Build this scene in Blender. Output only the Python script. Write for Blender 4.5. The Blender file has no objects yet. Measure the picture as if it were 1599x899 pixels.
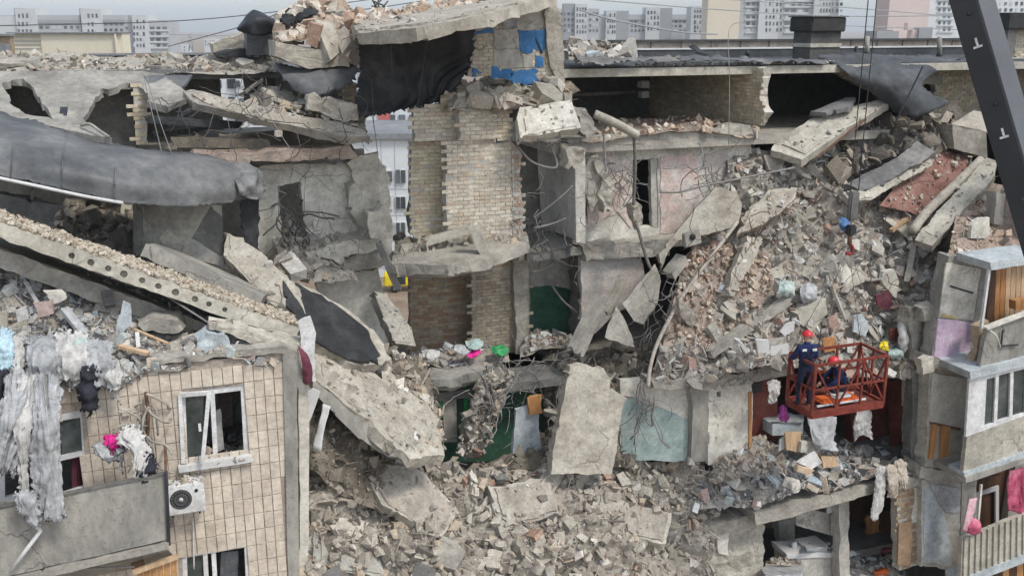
import bpy, bmesh, math, random, zlib
import numpy as np
from mathutils import Vector, Matrix, noise
from mathutils.geometry import tessellate_polygon
random.seed(7); rnd = random.Random(11); npr = np.random.RandomState(5)
S = bpy.context.scene
COL = S.collection

# ------------------------------------------------------------------ camera, sky, sun, exposure
FPX, CX, CY, HORIZON = 1500.0, 799.5, 449.5, 40.0
YAW = math.radians(20); PITCH = math.atan((CY - HORIZON) / FPX)
CAM = Vector((0, -15, 24))
FH = Vector((math.sin(YAW), math.cos(YAW), 0)); RT = Vector((math.cos(YAW), -math.sin(YAW), 0))
FW = FH * math.cos(PITCH) + Vector((0, 0, -math.sin(PITCH)))
UP = FH * math.sin(PITCH) + Vector((0, 0, math.cos(PITCH)))
cd = bpy.data.cameras.new('camera'); cam = bpy.data.objects.new('camera', cd); COL.objects.link(cam)
cd.sensor_width = 36; cd.lens = 36 * FPX / 1599; cd.clip_start = .1; cd.clip_end = 6000
m3 = Matrix((RT, UP, -FW)).transposed(); cam.matrix_world = Matrix.Translation(CAM) @ m3.to_4x4()
S.camera = cam
SUN_EL, SUN_AZ = math.radians(55), math.radians(150)      # azimuth measured from +Y towards +X
w = bpy.data.worlds.new('World'); S.world = w; w.use_nodes = True
nt = w.node_tree; bg = nt.nodes['Background']
sky = nt.nodes.new('ShaderNodeTexSky'); sky.sky_type = 'NISHITA'; sky.sun_disc = False
sky.sun_elevation = SUN_EL; sky.sun_rotation = SUN_AZ; sky.air_density = 1.0; sky.dust_density = 1.6; sky.ozone_density = 1.0
hs = nt.nodes.new('ShaderNodeHueSaturation'); hs.inputs['Saturation'].default_value = .38
nt.links.new(sky.outputs[0], hs.inputs['Color']); mx = nt.nodes.new('ShaderNodeMix'); mx.data_type = 'RGBA'; mx.blend_type = 'MULTIPLY'; mx.inputs[0].default_value = 1; mx.inputs[7].default_value = (.955, 1.0, 1.045, 1)   # cool cast of the cloud cover
nt.links.new(hs.outputs[0], mx.inputs[6]); nt.links.new(mx.outputs[2], bg.inputs[0]); bg.inputs[1].default_value = .14
sl = bpy.data.lights.new('sun', 'SUN'); sl.energy = 1.5; sl.angle = math.radians(11); sl.color = (1, .94, .85)
sun = bpy.data.objects.new('sun', sl); COL.objects.link(sun)
sd = Vector((math.sin(SUN_AZ) * math.cos(SUN_EL), math.cos(SUN_AZ) * math.cos(SUN_EL), math.sin(SUN_EL)))
sun.rotation_euler = sd.to_track_quat('Z', 'Y').to_euler()
S.view_settings.view_transform = 'Standard'; S.view_settings.look = 'None'; S.view_settings.gamma = 1
S.view_settings.exposure = 0.7
S.cycles.max_bounces = 5; S.cycles.diffuse_bounces = 3; S.cycles.use_denoising = True

# ------------------------------------------------------------------ helpers: places
def ray(x, y): return FW + RT * ((x - CX) / FPX) + UP * ((CY - y) / FPX)
def at(x, y, Y):
    r = ray(x, y); return CAM + r * ((Y - CAM.y) / r.y)
def atZ(x, y, Z):
    r = ray(x, y); return CAM + r * ((Z - CAM.z) / r.z)
def atX(x, y, X):
    r = ray(x, y); return CAM + r * ((X - CAM.x) / r.x)
def plane_of(pl):
    """(point, normal) of a plane: a number is Y = number; ('X', c), ('Z', c); or three (px, py, Y)."""
    if isinstance(pl, (int, float)): return Vector((0, pl, 0)), Vector((0, 1, 0))
    if pl[0] == 'X': return Vector((pl[1], 0, 0)), Vector((1, 0, 0))
    if pl[0] == 'Z': return Vector((0, 0, pl[1])), Vector((0, 0, 1))
    a, b, c = [at(*q) for q in pl]
    return a, (b - a).cross(c - a).normalized()
def unp(x, y, pl):
    p, n = plane_of(pl); r = ray(x, y); return CAM + r * ((p - CAM).dot(n) / r.dot(n))
Z0 = CAM.z
LV = {'roof': Z0 - .95, 'attic': Z0 - 2.65, 'f9': Z0 - 5.15, 'f8': Z0 - 7.9, 'f7': Z0 - 10.65, 'f6': Z0 - 13.4}

# ------------------------------------------------------------------ helpers: objects
def tag(o, label=None, cat=None, group=None, kind=None):
    if label: o['label'] = label
    if cat: o['category'] = cat; o['kind'] = 'thing'
    if group: o['group'] = group
    if kind: o['kind'] = kind
    return o
def thing(name, loc, label, cat, group=None):
    o = bpy.data.objects.new(name, None); COL.objects.link(o); o.location = loc; o.empty_display_size = .2
    return tag(o, label, cat, group)
def adopt(o, parent):
    if parent is not None:
        o.parent = parent
        o.matrix_parent_inverse = world_of(parent).inverted()
    return o
def world_of(o):
    b = Matrix.LocRotScale(o.location, o.rotation_euler, o.scale)
    return b if o.parent is None else world_of(o.parent) @ o.matrix_parent_inverse @ b
def link(name, me, mat, parent=None, smooth=False):
    if len(me.vertices):
        n = len(me.vertices); a = np.empty(n * 3, np.float32); me.vertices.foreach_get('co', a); a = a.reshape(-1, 3)
        c = (a.min(0) + a.max(0)) / 2; a -= c; me.vertices.foreach_set('co', a.ravel())
    else: c = (0, 0, 0)
    o = bpy.data.objects.new(name, me); COL.objects.link(o); o.location = Vector([float(q) for q in c])
    if mat is not None and not me.materials: me.materials.append(mat)
    if smooth: me.shade_smooth()
    me.update()
    return adopt(o, parent)
def obj(name, verts, faces, mat, parent=None, smooth=False):
    me = bpy.data.meshes.new(name); me.from_pydata([tuple(v) for v in verts], [], faces)
    return link(name, me, mat, parent, smooth)
def bobj(name, bm, mat, parent=None, smooth=False):
    bmesh.ops.recalc_face_normals(bm, faces=bm.faces)
    me = bpy.data.meshes.new(name); bm.to_mesh(me); bm.free()
    return link(name, me, mat, parent, smooth)

def rough_outline(P, n, jag, step, r):
    """subdivide a planar loop and push the points about in its plane, with an occasional deeper bite"""
    out = []
    k = len(P); c = sum(P, Vector()) / k; jag *= .7
    for i in range(k):
        a, b = P[i], P[(i + 1) % k]; L = (b - a).length
        t = (b - a).normalized() if L > 1e-6 else Vector((1, 0, 0)); nn = n.cross(t)
        if nn.dot(c - a) < 0: nn = -nn
        out.append(a + (Vector((0, 0, 0)) if jag <= 0 else nn * r.uniform(-jag, jag) * .5))
        if jag <= 0: continue
        x = r.uniform(.3, 1.2) * step; w = 0.0
        while x < L - step * .3:
            w = w * .5 + r.uniform(-jag, jag)
            out.append(a + t * x + nn * (w + (r.uniform(1, 2.6) * jag if r.random() < .09 else 0)))
            x += step * r.choice((.25, .5, .9, 1.6, 2.6))
    return out
def plate(name, poly, pl, thick, mat, parent=None, jag=.025, step=.16, holes=(), rough=0.0, seg=.4, flip=False, seed=None, front=0.0, backjag=None, label=None, cat=None, group=None):
    """a slab or wall piece: outline given in pixels on a plane of the place, thickness away from the viewer"""
    r = random.Random(seed if seed is not None else zlib.crc32(repr((name, poly[0])).encode()))
    p0, n = plane_of(pl)
    P = [unp(x, y, pl) for x, y in poly]
    if n.dot(P[0] - CAM) < 0: n = -n
    if flip: n = -n
    return prism(name, P, n, thick, mat, parent, jag, step, [[unp(x, y, pl) for x, y in h] for h in holes], rough, seg, r, front, backjag, label, cat, group)
def prism(name, P, n, thick, mat, parent=None, jag=.0, step=.16, holes=(), rough=0.0, seg=.4, r=rnd, front=0.0, backjag=None, label=None, cat=None, group=None):
    if front: P = [p - n * front for p in P]; holes = [[p - n * front for p in h] for h in holes]
    loops = [rough_outline(P, n, jag, step, r)] + [rough_outline(h, n, jag * .6, step, r) for h in holes]
    tris = tessellate_polygon(loops)
    flat = [p for L in loops for p in L]; N = len(flat)
    bj = min(jag, thick * .3) if backjag is None else backjag
    back = [p + n * thick + (Vector((r.uniform(-1, 1), r.uniform(-1, 1), r.uniform(-1, 1))) * bj) for p in flat]
    bm = bmesh.new(); V = [bm.verts.new(p) for p in flat + back]
    def face(*q):
        try: bm.faces.new(q)
        except ValueError: pass
    for t in tris:
        face(*[V[i] for i in t]); face(*[V[i + N] for i in reversed(t)])
    s = 0
    for L in loops:
        k = len(L)
        for i in range(k): face(V[s + i], V[s + (i + 1) % k], V[s + (i + 1) % k + N], V[s + i + N])
        s += k
    if rough > 0:
        for _ in range(5):
            es = [e for e in bm.edges if e.calc_length() > seg]
            if not es: break
            bmesh.ops.subdivide_edges(bm, edges=es, cuts=1)
            bmesh.ops.triangulate(bm, faces=[f for f in bm.faces if len(f.verts) > 4])
        off = Vector((r.uniform(0, 50), r.uniform(0, 50), 0))
        for v in bm.verts:
            v.co += noise.noise_vector(v.co * 2.3 + off) * rough + noise.noise_vector(v.co * 7 + off) * rough * .5
    o = bobj(name, bm, mat, parent); tag(o, label, cat, group)
    if cat and ('slab' in cat or 'panel' in cat) and thick > .15:
        c = sum(P, Vector()) / len(P)
        if n.z < -.42 and name not in ('bitumen_roof_slab', 'felt_covered_slab'):
            f_ = r.uniform(.82, .94); sh = Vector((r.uniform(-.06, .06), 0, 0)); lay = [c + (p - c) * (f_ * r.uniform(.9, 1.04)) - n * .001 + sh for p in P]
            prism('screed_layer', lay, n, .05, r.choice([MATS['grey_dust'], MATS['pale_concrete'], mat, mat]), o, jag=.05, step=.2, r=r, front=.028, rough=.012, seg=.25)
            ar = [(flat[t[1]] - flat[t[0]]).cross(flat[t[2]] - flat[t[0]]).length / 2 for t in tris]; A_r = sum(ar); sp = []
            for _ in range(int(min(160, A_r * 34))):
                x = r.random() * A_r; i = 0
                while i < len(ar) - 1 and x > ar[i]: x -= ar[i]; i += 1
                u, v = r.random(), r.random()
                if u + v > 1: u, v = 1 - u, 1 - v
                t = tris[i]; sp.append((flat[t[0]] + (flat[t[1]] - flat[t[0]]) * u + (flat[t[2]] - flat[t[0]]) * v - n * .035, .025 * (7 ** (r.random() ** 2.2))))
            scatter('crumbs', sp, MATS['pale_rubble'], [('chunk', 3), ('flake', 4), ('stick', .6)], o)
        for _ in range(r.randint(3, 7)):
            q = r.choice(loops[0]); d = ((q - c).normalized() + Vector((r.uniform(-.5, .5), r.uniform(-.3, .3), r.uniform(-.5, .2)))).normalized(); l = r.uniform(.12, .42); q = q + n * thick * .5 - d * .08
            tube('rebar', [q, q + d * l * .6, q + d * l + Vector((r.uniform(-.1, .1), 0, -r.uniform(.0, .15)))], .009, MATS['rusty_steel'], o, px=False, sides=5, n=6)
    return o
def boxm(bm, lo, hi, M=None):
    c = [(lo[0], lo[1], lo[2]), (hi[0], lo[1], lo[2]), (hi[0], hi[1], lo[2]), (lo[0], hi[1], lo[2]), (lo[0], lo[1], hi[2]), (hi[0], lo[1], hi[2]), (hi[0], hi[1], hi[2]), (lo[0], hi[1], hi[2])]
    V = [bm.verts.new((M @ Vector(q)) if M else q) for q in c]
    for f in ((0, 3, 2, 1), (4, 5, 6, 7), (0, 1, 5, 4), (1, 2, 6, 5), (2, 3, 7, 6), (3, 0, 4, 7)): bm.faces.new([V[i] for i in f])
def box(name, lo, hi, mat, parent=None, bev=0.0, M=None):
    bm = bmesh.new(); boxm(bm, lo, hi)
    if bev: bmesh.ops.bevel(bm, geom=bm.edges[:], offset=bev, segments=2, affect='EDGES')
    if M:
        for v in bm.verts: v.co = M @ v.co
    return bobj(name, bm, mat, parent)
def beam(name, a, b, wd, ht, mat, parent=None, up=Vector((0, 0, 1)), rough=0.0, jag=0, taper=1.0, label=None, cat=None, group=None):
    a, b = Vector(a), Vector(b); d = (b - a); L = d.length; d.normalize(); s = d.cross(up).normalized(); u = s.cross(d)
    M = Matrix((d, s, u)).transposed().to_4x4(); M.translation = a
    bm = bmesh.new(); boxm(bm, (0, -wd / 2, -ht / 2), (L, wd / 2, ht / 2))
    for v in bm.verts:
        if v.co.x > L / 2: v.co.y *= taper; v.co.z *= taper
    if rough:
        bmesh.ops.subdivide_edges(bm, edges=[e for e in bm.edges if abs((e.verts[0].co - e.verts[1].co).x) > L / 2], cuts=max(2, int(L / .25)))
        bmesh.ops.subdivide_edges(bm, edges=[e for e in bm.edges if abs((e.verts[0].co - e.verts[1].co).x) < 1e-4], cuts=2, use_grid_fill=True)
        for v in bm.verts:
            v.co += noise.noise_vector(v.co * 4 + a) * rough
            if v.co.x < .05 or v.co.x > L - .05: v.co.x += rnd.uniform(-1, 1) * rough * 3
    for v in bm.verts: v.co = M @ v.co
    return tag(bobj(name, bm, mat, parent), label, cat, group)
def catmull(pts, t):
    n = len(pts) - 1; i = min(int(t * n), n - 1); f = t * n - i
    p1, p2 = pts[i], pts[i + 1]; p0 = pts[i - 1] if i else p1 * 2 - p2; p3 = pts[i + 2] if i + 2 <= n else p2 * 2 - p1
    return .5 * ((2 * p1) + (p2 - p0) * f + (2 * p0 - 5 * p1 + 4 * p2 - p3) * f * f + (3 * p1 - p0 - 3 * p2 + p3) * f ** 3)
def tube_geo(P, r0, r1=None, sides=6, base=0):
    V, Fc = [], []; r1 = r0 if r1 is None else r1; n = len(P); up = Vector((.13, .31, .94))
    for i, p in enumerate(P):
        d = (P[min(i + 1, n - 1)] - P[max(i - 1, 0)]).normalized(); s = d.cross(up)
        if s.length < .05: s = d.cross(Vector((1, 0, 0)))
        s.normalize(); u = s.cross(d); rr = r0 + (r1 - r0) * i / max(1, n - 1)
        for k in range(sides):
            a = 2 * math.pi * k / sides; V.append(p + s * (math.cos(a) * rr) + u * (math.sin(a) * rr))
    for i in range(n - 1):
        for k in range(sides):
            k2 = (k + 1) % sides; Fc.append((base + i * sides + k, base + i * sides + k2, base + (i + 1) * sides + k2, base + (i + 1) * sides + k))
    Fc.append(tuple(base + k for k in reversed(range(sides)))); Fc.append(tuple(base + (n - 1) * sides + k for k in range(sides)))
    return V, Fc
def tube(name, pts, r0, mat, parent=None, r1=None, sides=8, n=None, label=None, cat=None, group=None, px=True, smooth=True):
    P = [at(*p) if px else Vector(p) for p in pts]
    if len(P) > 2:
        n = n or len(P) * 5; P = [catmull(P, i / (n - 1)) for i in range(n)]
    V, Fc = tube_geo(P, r0, r1, sides)
    return tag(obj(name, V, Fc, mat, parent, smooth), label, cat, group)
class Loft:
    def __init__(s, rows, px=True): s.rows = [[at(*p) if px else Vector(p) for p in r] for r in rows]
    def __call__(s, u, v): return catmull([catmull(r, u) for r in s.rows], v)
    def normal(s, u, v):
        e = .01; a = s(min(u + e, 1), v) - s(max(u - e, 0), v); b = s(u, min(v + e, 1)) - s(u, max(v - e, 0)); n = a.cross(b)
        n = n.normalized() if n.length > 1e-9 else Vector((0, -1, 0))
        return n if n.dot(CAM - s(u, v)) > 0 else -n
def sheet(name, rows, thick, mat, nu=24, nv=12, amp=0.0, freq=3.0, fold=0.0, ffreq=6.0, fvert=True, parent=None, tear=0.0, px=True, smooth=True, label=None, cat=None, group=None, kind=None, seed=0, keep=None, crumple=0.0, cfreq=4.0):
    L = Loft(rows, px); r = random.Random(seed + int(rows[0][0][0] * 7 if px else 3)); off = Vector((r.uniform(0, 90), r.uniform(0, 90), 3))
    G = []
    for j in range(nv + 1):
        row = []
        for i in range(nu + 1):
            u, v = i / nu, j / nv; p = L(u, v); n = L.normal(u, v)
            d = noise.noise(p * freq + off) * amp + noise.noise(p * freq * 2.7 + off) * amp * .4
            if fold:
                q = u if fvert else v
                o_ = v if fvert else u; sw = noise.noise(Vector((q * 2.2, o_ * 1.7, 4)) + off) * .35
                f1 = 1 - 2.4 * abs(noise.noise(Vector(((q + sw) * ffreq * 1.9, o_ * 1.3, 0)) + off)) ** .8; f2 = .6 - 1.4 * abs(noise.noise(Vector(((q - sw) * ffreq * 4, o_ * 3, 7)) + off))
                d += fold * (1.15 * f1 + .3 * f2 + .16 * noise.noise(Vector((q * ffreq * 3, o_ * 5, 2)) + off))
            if crumple:
                wv = p + noise.noise_vector(p * 1.7 + off) * .12; ds = noise.voronoi((wv + off) * cfreq)[0]; d2 = noise.voronoi((wv + off) * cfreq * 2.3)[0]
                d += crumple * (.9 - 1.5 * (ds[1] - ds[0])) + crumple * .35 * (.5 - (d2[1] - d2[0]))
            p = p + n * d
            if tear and (j in (0, nv) or i in (0, nu)): p = p + Vector((r.uniform(-1, 1), 0, r.uniform(-1, 1))) * tear
            row.append((p, n))
        G.append(row)
    W = nu + 1; V = [p for row in G for p, n in row]; N = len(V); V += [p - n * thick for row in G for p, n in row]
    Fc = []
    ok = lambda i, j: keep is None or keep((i + .5) / nu, (j + .5) / nv)
    for j in range(nv):
        for i in range(nu):
            if not ok(i, j): continue
            a, b, c, d = j * W + i, j * W + i + 1, (j + 1) * W + i + 1, (j + 1) * W + i
            Fc += [(a, b, c, d), (a + N, d + N, c + N, b + N)]
            if j == 0 or not ok(i, j - 1): Fc.append((a, a + N, b + N, b))
            if j == nv - 1 or not ok(i, j + 1): Fc.append((d, c, c + N, d + N))
            if i == 0 or not ok(i - 1, j): Fc.append((a, d, d + N, a + N))
            if i == nu - 1 or not ok(i + 1, j): Fc.append((b, b + N, c + N, c))
    return tag(obj(name, V, Fc, mat, parent, smooth), label, cat, group, kind)

# ------------------------------------------------------------------ materials
MATS = {}
def mk(name, cols, scale=1.3, rough=.92, bump=.35, isl=0.0, orand=0.0, fine=.22, metal=0.0, spec=.3, wet=None, stretch=None, bscale=None):
    """mottled surface: base colours mixed by noise in world space, fine speckle, relief, and a shade of its own for each loose piece"""
    m = bpy.data.materials.new(name); m.use_nodes = True; t = m.node_tree; N = t.nodes; Lk = t.links.new; b = N['Principled BSDF']
    geo = N.new('ShaderNodeNewGeometry'); src = geo.outputs['Position']
    if stretch:
        mp = N.new('ShaderNodeMapping'); mp.inputs['Scale'].default_value = stretch; Lk(src, mp.inputs[0]); src = mp.outputs[0]
    def nz(sc, det, ro=.6):
        q = N.new('ShaderNodeTexNoise'); q.inputs['Scale'].default_value = sc; q.inputs['Detail'].default_value = det; q.inputs['Roughness'].default_value = ro; Lk(src, q.inputs['Vector']); return q
    a = nz(scale, 7, .65); ra = N.new('ShaderNodeValToRGB'); e = ra.color_ramp.elements
    while len(e) < len(cols): e.new(.5)
    for i, c in enumerate(cols):
        e[i].position = .32 + .36 * i / max(1, len(cols) - 1); e[i].color = (*c, 1)
    Lk(a.outputs['Fac'], ra.inputs[0]); out = ra.outputs[0]
    f = nz(scale * 11, 5, .7); mr = N.new('ShaderNodeMapRange'); mr.inputs[1].default_value = .3; mr.inputs[2].default_value = .7; mr.inputs[3].default_value = 1 - fine; mr.inputs[4].default_value = 1 + fine
    Lk(f.outputs['Fac'], mr.inputs[0])
    def mul(col, fac):
        x = N.new('ShaderNodeVectorMath'); x.operation = 'SCALE'; Lk(col, x.inputs[0]); Lk(fac, x.inputs['Scale']); return x.outputs[0]
    out = mul(out, mr.outputs[0])
    if fine >= .15:
        md = nz(scale * 3.1, 4, .6); q = N.new('ShaderNodeMapRange'); q.inputs[1].default_value = .35; q.inputs[2].default_value = .65; q.inputs[3].default_value = .84; q.inputs[4].default_value = 1.12; Lk(md.outputs['Fac'], q.inputs[0]); out = mul(out, q.outputs[0])
        if 'concrete' in name or 'plaster' in name:
            wn = nz(2.5, 3, .6); va = N.new('ShaderNodeVectorMath'); va.operation = 'MULTIPLY_ADD'; va.inputs[1].default_value = (.5, .5, .5); Lk(wn.outputs['Color'], va.inputs[0]); Lk(geo.outputs['Position'], va.inputs[2])
            vo = N.new('ShaderNodeTexVoronoi'); vo.feature = 'DISTANCE_TO_EDGE'; vo.inputs['Scale'].default_value = .95; Lk(va.outputs[0], vo.inputs['Vector'])
            q = N.new('ShaderNodeMapRange'); q.inputs[1].default_value = .004; q.inputs[2].default_value = .014; q.inputs[3].default_value = 1.0; q.inputs[4].default_value = 0.0; Lk(vo.outputs['Distance'], q.inputs[0])
            mn = nz(.55, 2, .5); mq = N.new('ShaderNodeMapRange'); mq.inputs[1].default_value = .54; mq.inputs[2].default_value = .62; mq.inputs[3].default_value = 0.0; mq.inputs[4].default_value = .5; Lk(mn.outputs['Fac'], mq.inputs[0])
            mm = N.new('ShaderNodeMath'); mm.operation = 'MULTIPLY'; Lk(q.outputs[0], mm.inputs[0]); Lk(mq.outputs[0], mm.inputs[1]); ms = N.new('ShaderNodeMath'); ms.operation = 'SUBTRACT'; ms.inputs[0].default_value = 1.0; Lk(mm.outputs[0], ms.inputs[1]); out = mul(out, ms.outputs[0])
        pt = N.new('ShaderNodeTexNoise'); pt.inputs['Scale'].default_value = 24; pt.inputs['Detail'].default_value = 2; Lk(geo.outputs['Position'], pt.inputs['Vector']); q = N.new('ShaderNodeMapRange'); q.inputs[1].default_value = .62; q.inputs[2].default_value = .70; q.inputs[3].default_value = 1.0; q.inputs[4].default_value = .72; Lk(pt.outputs['Fac'], q.inputs[0]); out = mul(out, q.outputs[0])
    for amt, sock in ((isl, geo.outputs['Random Per Island']), (orand, None)):
        if amt:
            if sock is None: oi = N.new('ShaderNodeObjectInfo'); sock = oi.outputs['Random']
            q = N.new('ShaderNodeMapRange'); q.inputs[3].default_value = 1 - amt; q.inputs[4].default_value = 1 + amt; Lk(sock, q.inputs[0]); out = mul(out, q.outputs[0])
    Lk(out, b.inputs['Base Color']); b.inputs['Roughness'].default_value = rough; b.inputs['Metallic'].default_value = metal; b.inputs['Specular IOR Level'].default_value = spec
    if bump:
        g = nz(bscale or 14, 8, .66); bp = N.new('ShaderNodeBump'); bp.inputs['Strength'].default_value = bump; bp.inputs['Distance'].default_value = .03
        Lk(g.outputs['Fac'], bp.inputs['Height']); Lk(bp.outputs[0], b.inputs['Normal'])
    MATS[name] = m; return m
def mk_pal(name, cols, rough=.95, bump=.6, fine=.34, obj_rand=False):
    """broken pieces of many colours: each loose piece takes one of the colours"""
    m = mk(name, [(1, 1, 1), (.8, .8, .8)], 3.0, rough, bump, fine=fine); t = m.node_tree; N = t.nodes; Lk = t.links.new; b = N['Principled BSDF']
    if obj_rand: s = N.new('ShaderNodeObjectInfo').outputs['Random']
    else: s = N.new('ShaderNodeNewGeometry').outputs['Random Per Island']
    r = N.new('ShaderNodeValToRGB'); r.color_ramp.interpolation = 'CONSTANT'; e = r.color_ramp.elements; tot = sum(c[1] for c in cols); x = 0
    while len(e) < len(cols): e.new(.5)
    for i, (c, wgt) in enumerate(cols):
        e[i].position = x; e[i].color = (*c, 1); x += wgt / tot
    Lk(s, r.inputs[0]); old = b.inputs['Base Color'].links[0].from_socket
    mx = N.new('ShaderNodeVectorMath'); mx.operation = 'MULTIPLY'; Lk(r.outputs[0], mx.inputs[0]); Lk(old, mx.inputs[1]); Lk(mx.outputs[0], b.inputs['Base Color'])
    return m
def g(v, r=0, b=0): return (v + r, v, v + b)
conc = mk('concrete', [(0.221, 0.204, 0.176), (0.326, 0.306, 0.266), (0.399, 0.372, 0.318)], 1.1)
conc_l = mk('pale_concrete', [(0.315, 0.291, 0.242), (0.410, 0.383, 0.323), (0.483, 0.454, 0.389)], 1.0, bump=.3)
conc_b = mk('beige_concrete', [(.29, .255, .21), (.37, .34, .285), (.43, .40, .345)], 1.2, bump=.35)
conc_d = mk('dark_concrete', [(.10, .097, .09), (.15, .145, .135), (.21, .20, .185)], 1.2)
conc_m = mk('worn_grey_concrete', [(0.176, 0.170, 0.152), (0.275, 0.263, 0.235), (0.363, 0.345, 0.304)], .8, stretch=(1, 1, .45))
plaster = mk('dusty_white_plaster', [(0.418, 0.390, 0.334), (0.580, 0.554, 0.488), (0.661, 0.633, 0.562)], .9, bump=.15)
plaster_g = mk('grey_plaster', [(0.313, 0.299, 0.265), (0.418, 0.401, 0.360), (0.487, 0.469, 0.424)], .8, bump=.12)
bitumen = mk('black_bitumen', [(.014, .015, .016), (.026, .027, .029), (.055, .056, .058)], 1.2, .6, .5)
felt = mk('grey_roofing_felt', [(.048, .051, .055), (.085, .089, .093), (.13, .133, .135), (.21, .207, .20)], .45, .5, .2)
felt_k = mk('charcoal_roofing_felt', [(.035, .038, .042), (.06, .064, .069), (.10, .105, .11)], .8, .7, .2)
felt_r = mk('dusty_roof_felt', [(.10, .10, .10), (.16, .158, .155), (.26, .25, .235)], .8, .9, .3)
brick_y = mk_pal('sand_lime_brick', [((0.596, 0.518, 0.379), 4), ((0.527, 0.453, 0.325), 3), ((0.641, 0.568, 0.434), 3), ((0.481, 0.399, 0.286), 2), ((0.527, 0.404, 0.296), 1)], bump=.3, fine=.2, obj_rand=True)
brick_g = mk_pal('plaster_smeared_brick', [((0.583, 0.523, 0.425), 4), ((0.513, 0.457, 0.371), 3), ((0.642, 0.584, 0.479), 4), ((0.525, 0.430, 0.337), 1)], bump=.35, fine=.25, obj_rand=True)
brick_d = mk_pal('brown_shaded_brick', [((0.389, 0.309, 0.214), 4), ((0.335, 0.252, 0.172), 3), ((0.443, 0.360, 0.251), 3), ((0.346, 0.216, 0.144), 2)], bump=.35, fine=.25, obj_rand=True)  # brown brick; darker tone also paints shade on the core wall's left face
mortar = mk('mortar', [(.38, .35, .30), (.45, .42, .37), (.50, .475, .42)], 3, bump=.5)
mortar_d = mk('brown_mortar', [(.24, .205, .165), (.31, .27, .22), (.36, .32, .265)], 3, bump=.5)
tile_m = mk('beige_facing_tile', [(.47, .40, .325), (.55, .48, .395), (.60, .54, .455)], 1.1, .65, .1, orand=.10, fine=.2, spec=.35)
grout = mk('tile_joint', [(.31, .26, .215), (.40, .345, .29)], 4)
tile_bed = mk('tile_bed_mortar', [(.28, .25, .21), (.36, .33, .29)], 3)
pink = mk('faded_pink_paint', [(.62, .59, .55), (.61, .51, .46), (.60, .40, .345)], 1.5, bump=.12)
pink_l = mk('pale_pink_plaster', [(.40, .38, .345), (.49, .45, .41), (.50, .41, .375)], 1.6, bump=.2)
green = mk('dark_green_paint', [(.03, .088, .058), (.045, .125, .082), (.065, .15, .10)], 1.2, .6, .1)
green_b = mk('bright_green_paint', [(.03, .21, .07), (.045, .29, .10)], 1.5, .5, .1)
blue = mk('blue_wall_paint', [(.035, .13, .30), (.05, .175, .38), (.09, .22, .40)], 2.5, .7, .15)
teal = mk('teal_wall_paint', [(.25, .33, .31), (.33, .41, .385), (.46, .49, .46)], 2.4, .7, .15)
white = mk('white_paint', [(.48, .475, .46), (.62, .62, .615), (.70, .70, .695)], 2.2, .5, .05, fine=.16)
white_d = mk('dusty_white_plastic', [(.48, .48, .47), (.62, .62, .61)], 2, .6, .08, fine=.1)
paleblue = mk('pale_blue_paint', [(.30, .335, .345), (.41, .45, .465), (.47, .505, .515)], 2, .7, .1)
lilac = mk('lilac_stain', [(.47, .40, .47), (.52, .38, .50), (.55, .48, .54)], 2, .8, .1)
wood_o = mk('orange_wood', [(.30, .14, .05), (.42, .21, .085), (.50, .29, .13)], 1.0, .6, .15, stretch=(6, 6, .7))
wood_l = mk('pale_wood', [(.40, .27, .16), (.50, .35, .22), (.56, .42, .29)], 1.0, .7, .2, stretch=(5, 5, .6))
wood_b = mk('brown_wood', [(.055, .027, .016), (.09, .045, .027), (.13, .07, .04)], 1.2, .5, .1, stretch=(5, 5, .6))
redbrown = mk('red_brown_cupboard', [(.10, .027, .02), (.145, .04, .03), (.18, .06, .045)], 1.3, .5, .1)
dirt = mk('red_brown_dirt', [(.23, .165, .13), (.31, .24, .195), (.38, .32, .27)], 1.6, bump=.8)
dust = mk('grey_dust', [(.24, .212, .175), (.33, .297, .25), (.41, .375, .325)], 1.8, bump=.8)
dust_d = mk('dark_shaded_dust', [(0.100, 0.083, 0.064), (0.153, 0.132, 0.103), (0.224, 0.193, 0.152)], 1.8, bump=.8)  # dust with its colour lowered so pits and holes look shaded
earth = mk('brown_earth', [(.17, .12, .085), (.24, .18, .13), (.22, .2, .15)], .25, bump=.6)
steel_d = mk('dark_steel', [(.022, .024, .028), (.035, .038, .043), (.05, .053, .06)], 2, .55, .08, metal=.2)
boom_m = mk('charcoal_boom_paint', [(.026, .028, .033), (.038, .041, .047)], 1.0, .42, .03, fine=.05, spec=.5)
boom_lit = mk('lit_boom_paint', [(.075, .080, .090), (.10, .107, .118)], 1.0, .45, .03, fine=.05, spec=.5)  # same boom paint, lightened to put light on the right-hand face
redm = mk('red_basket_paint', [(.10, .026, .018), (.19, .036, .024), (.22, .06, .04)], 6, .6, .2, fine=.3)
rust = mk('rusty_steel', [(.09, .05, .03), (.15, .08, .05), (.17, .12, .09)], 4, .8, .3)
wire_m = mk('grey_wire', [(.17, .16, .15), (.25, .24, .225)], 3, .7, .1)
wire_d = mk('dark_wire', [(.07, .068, .065), (.11, .107, .102)], 3, .7, .1)
pipe_m = mk('dusty_pipe', [(.33, .29, .24), (.44, .40, .34)], 3, .8, .2)
glass = mk('dark_window_glass', [(.025, .035, .034), (.06, .075, .072), (.10, .115, .11)], 1.6, .08, 0, spec=.8)
void = mk('unlit_room_plaster', [(.10, .095, .088), (.14, .135, .125)], 1.5)  # shade of the deep rooms is put into this plaster colour
cl_g = mk('dusty_grey_cloth', [(.23, .235, .24), (.34, .345, .35), (.44, .445, .45)], 2.5, .95, .12)
cl_w = mk('dirty_white_cloth', [(.40, .39, .37), (.52, .51, .49)], 2.5, .95, .12)
cl_k = mk('black_cloth', [(.02, .02, .028), (.04, .04, .055)], 3, .95, .12)
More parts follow.
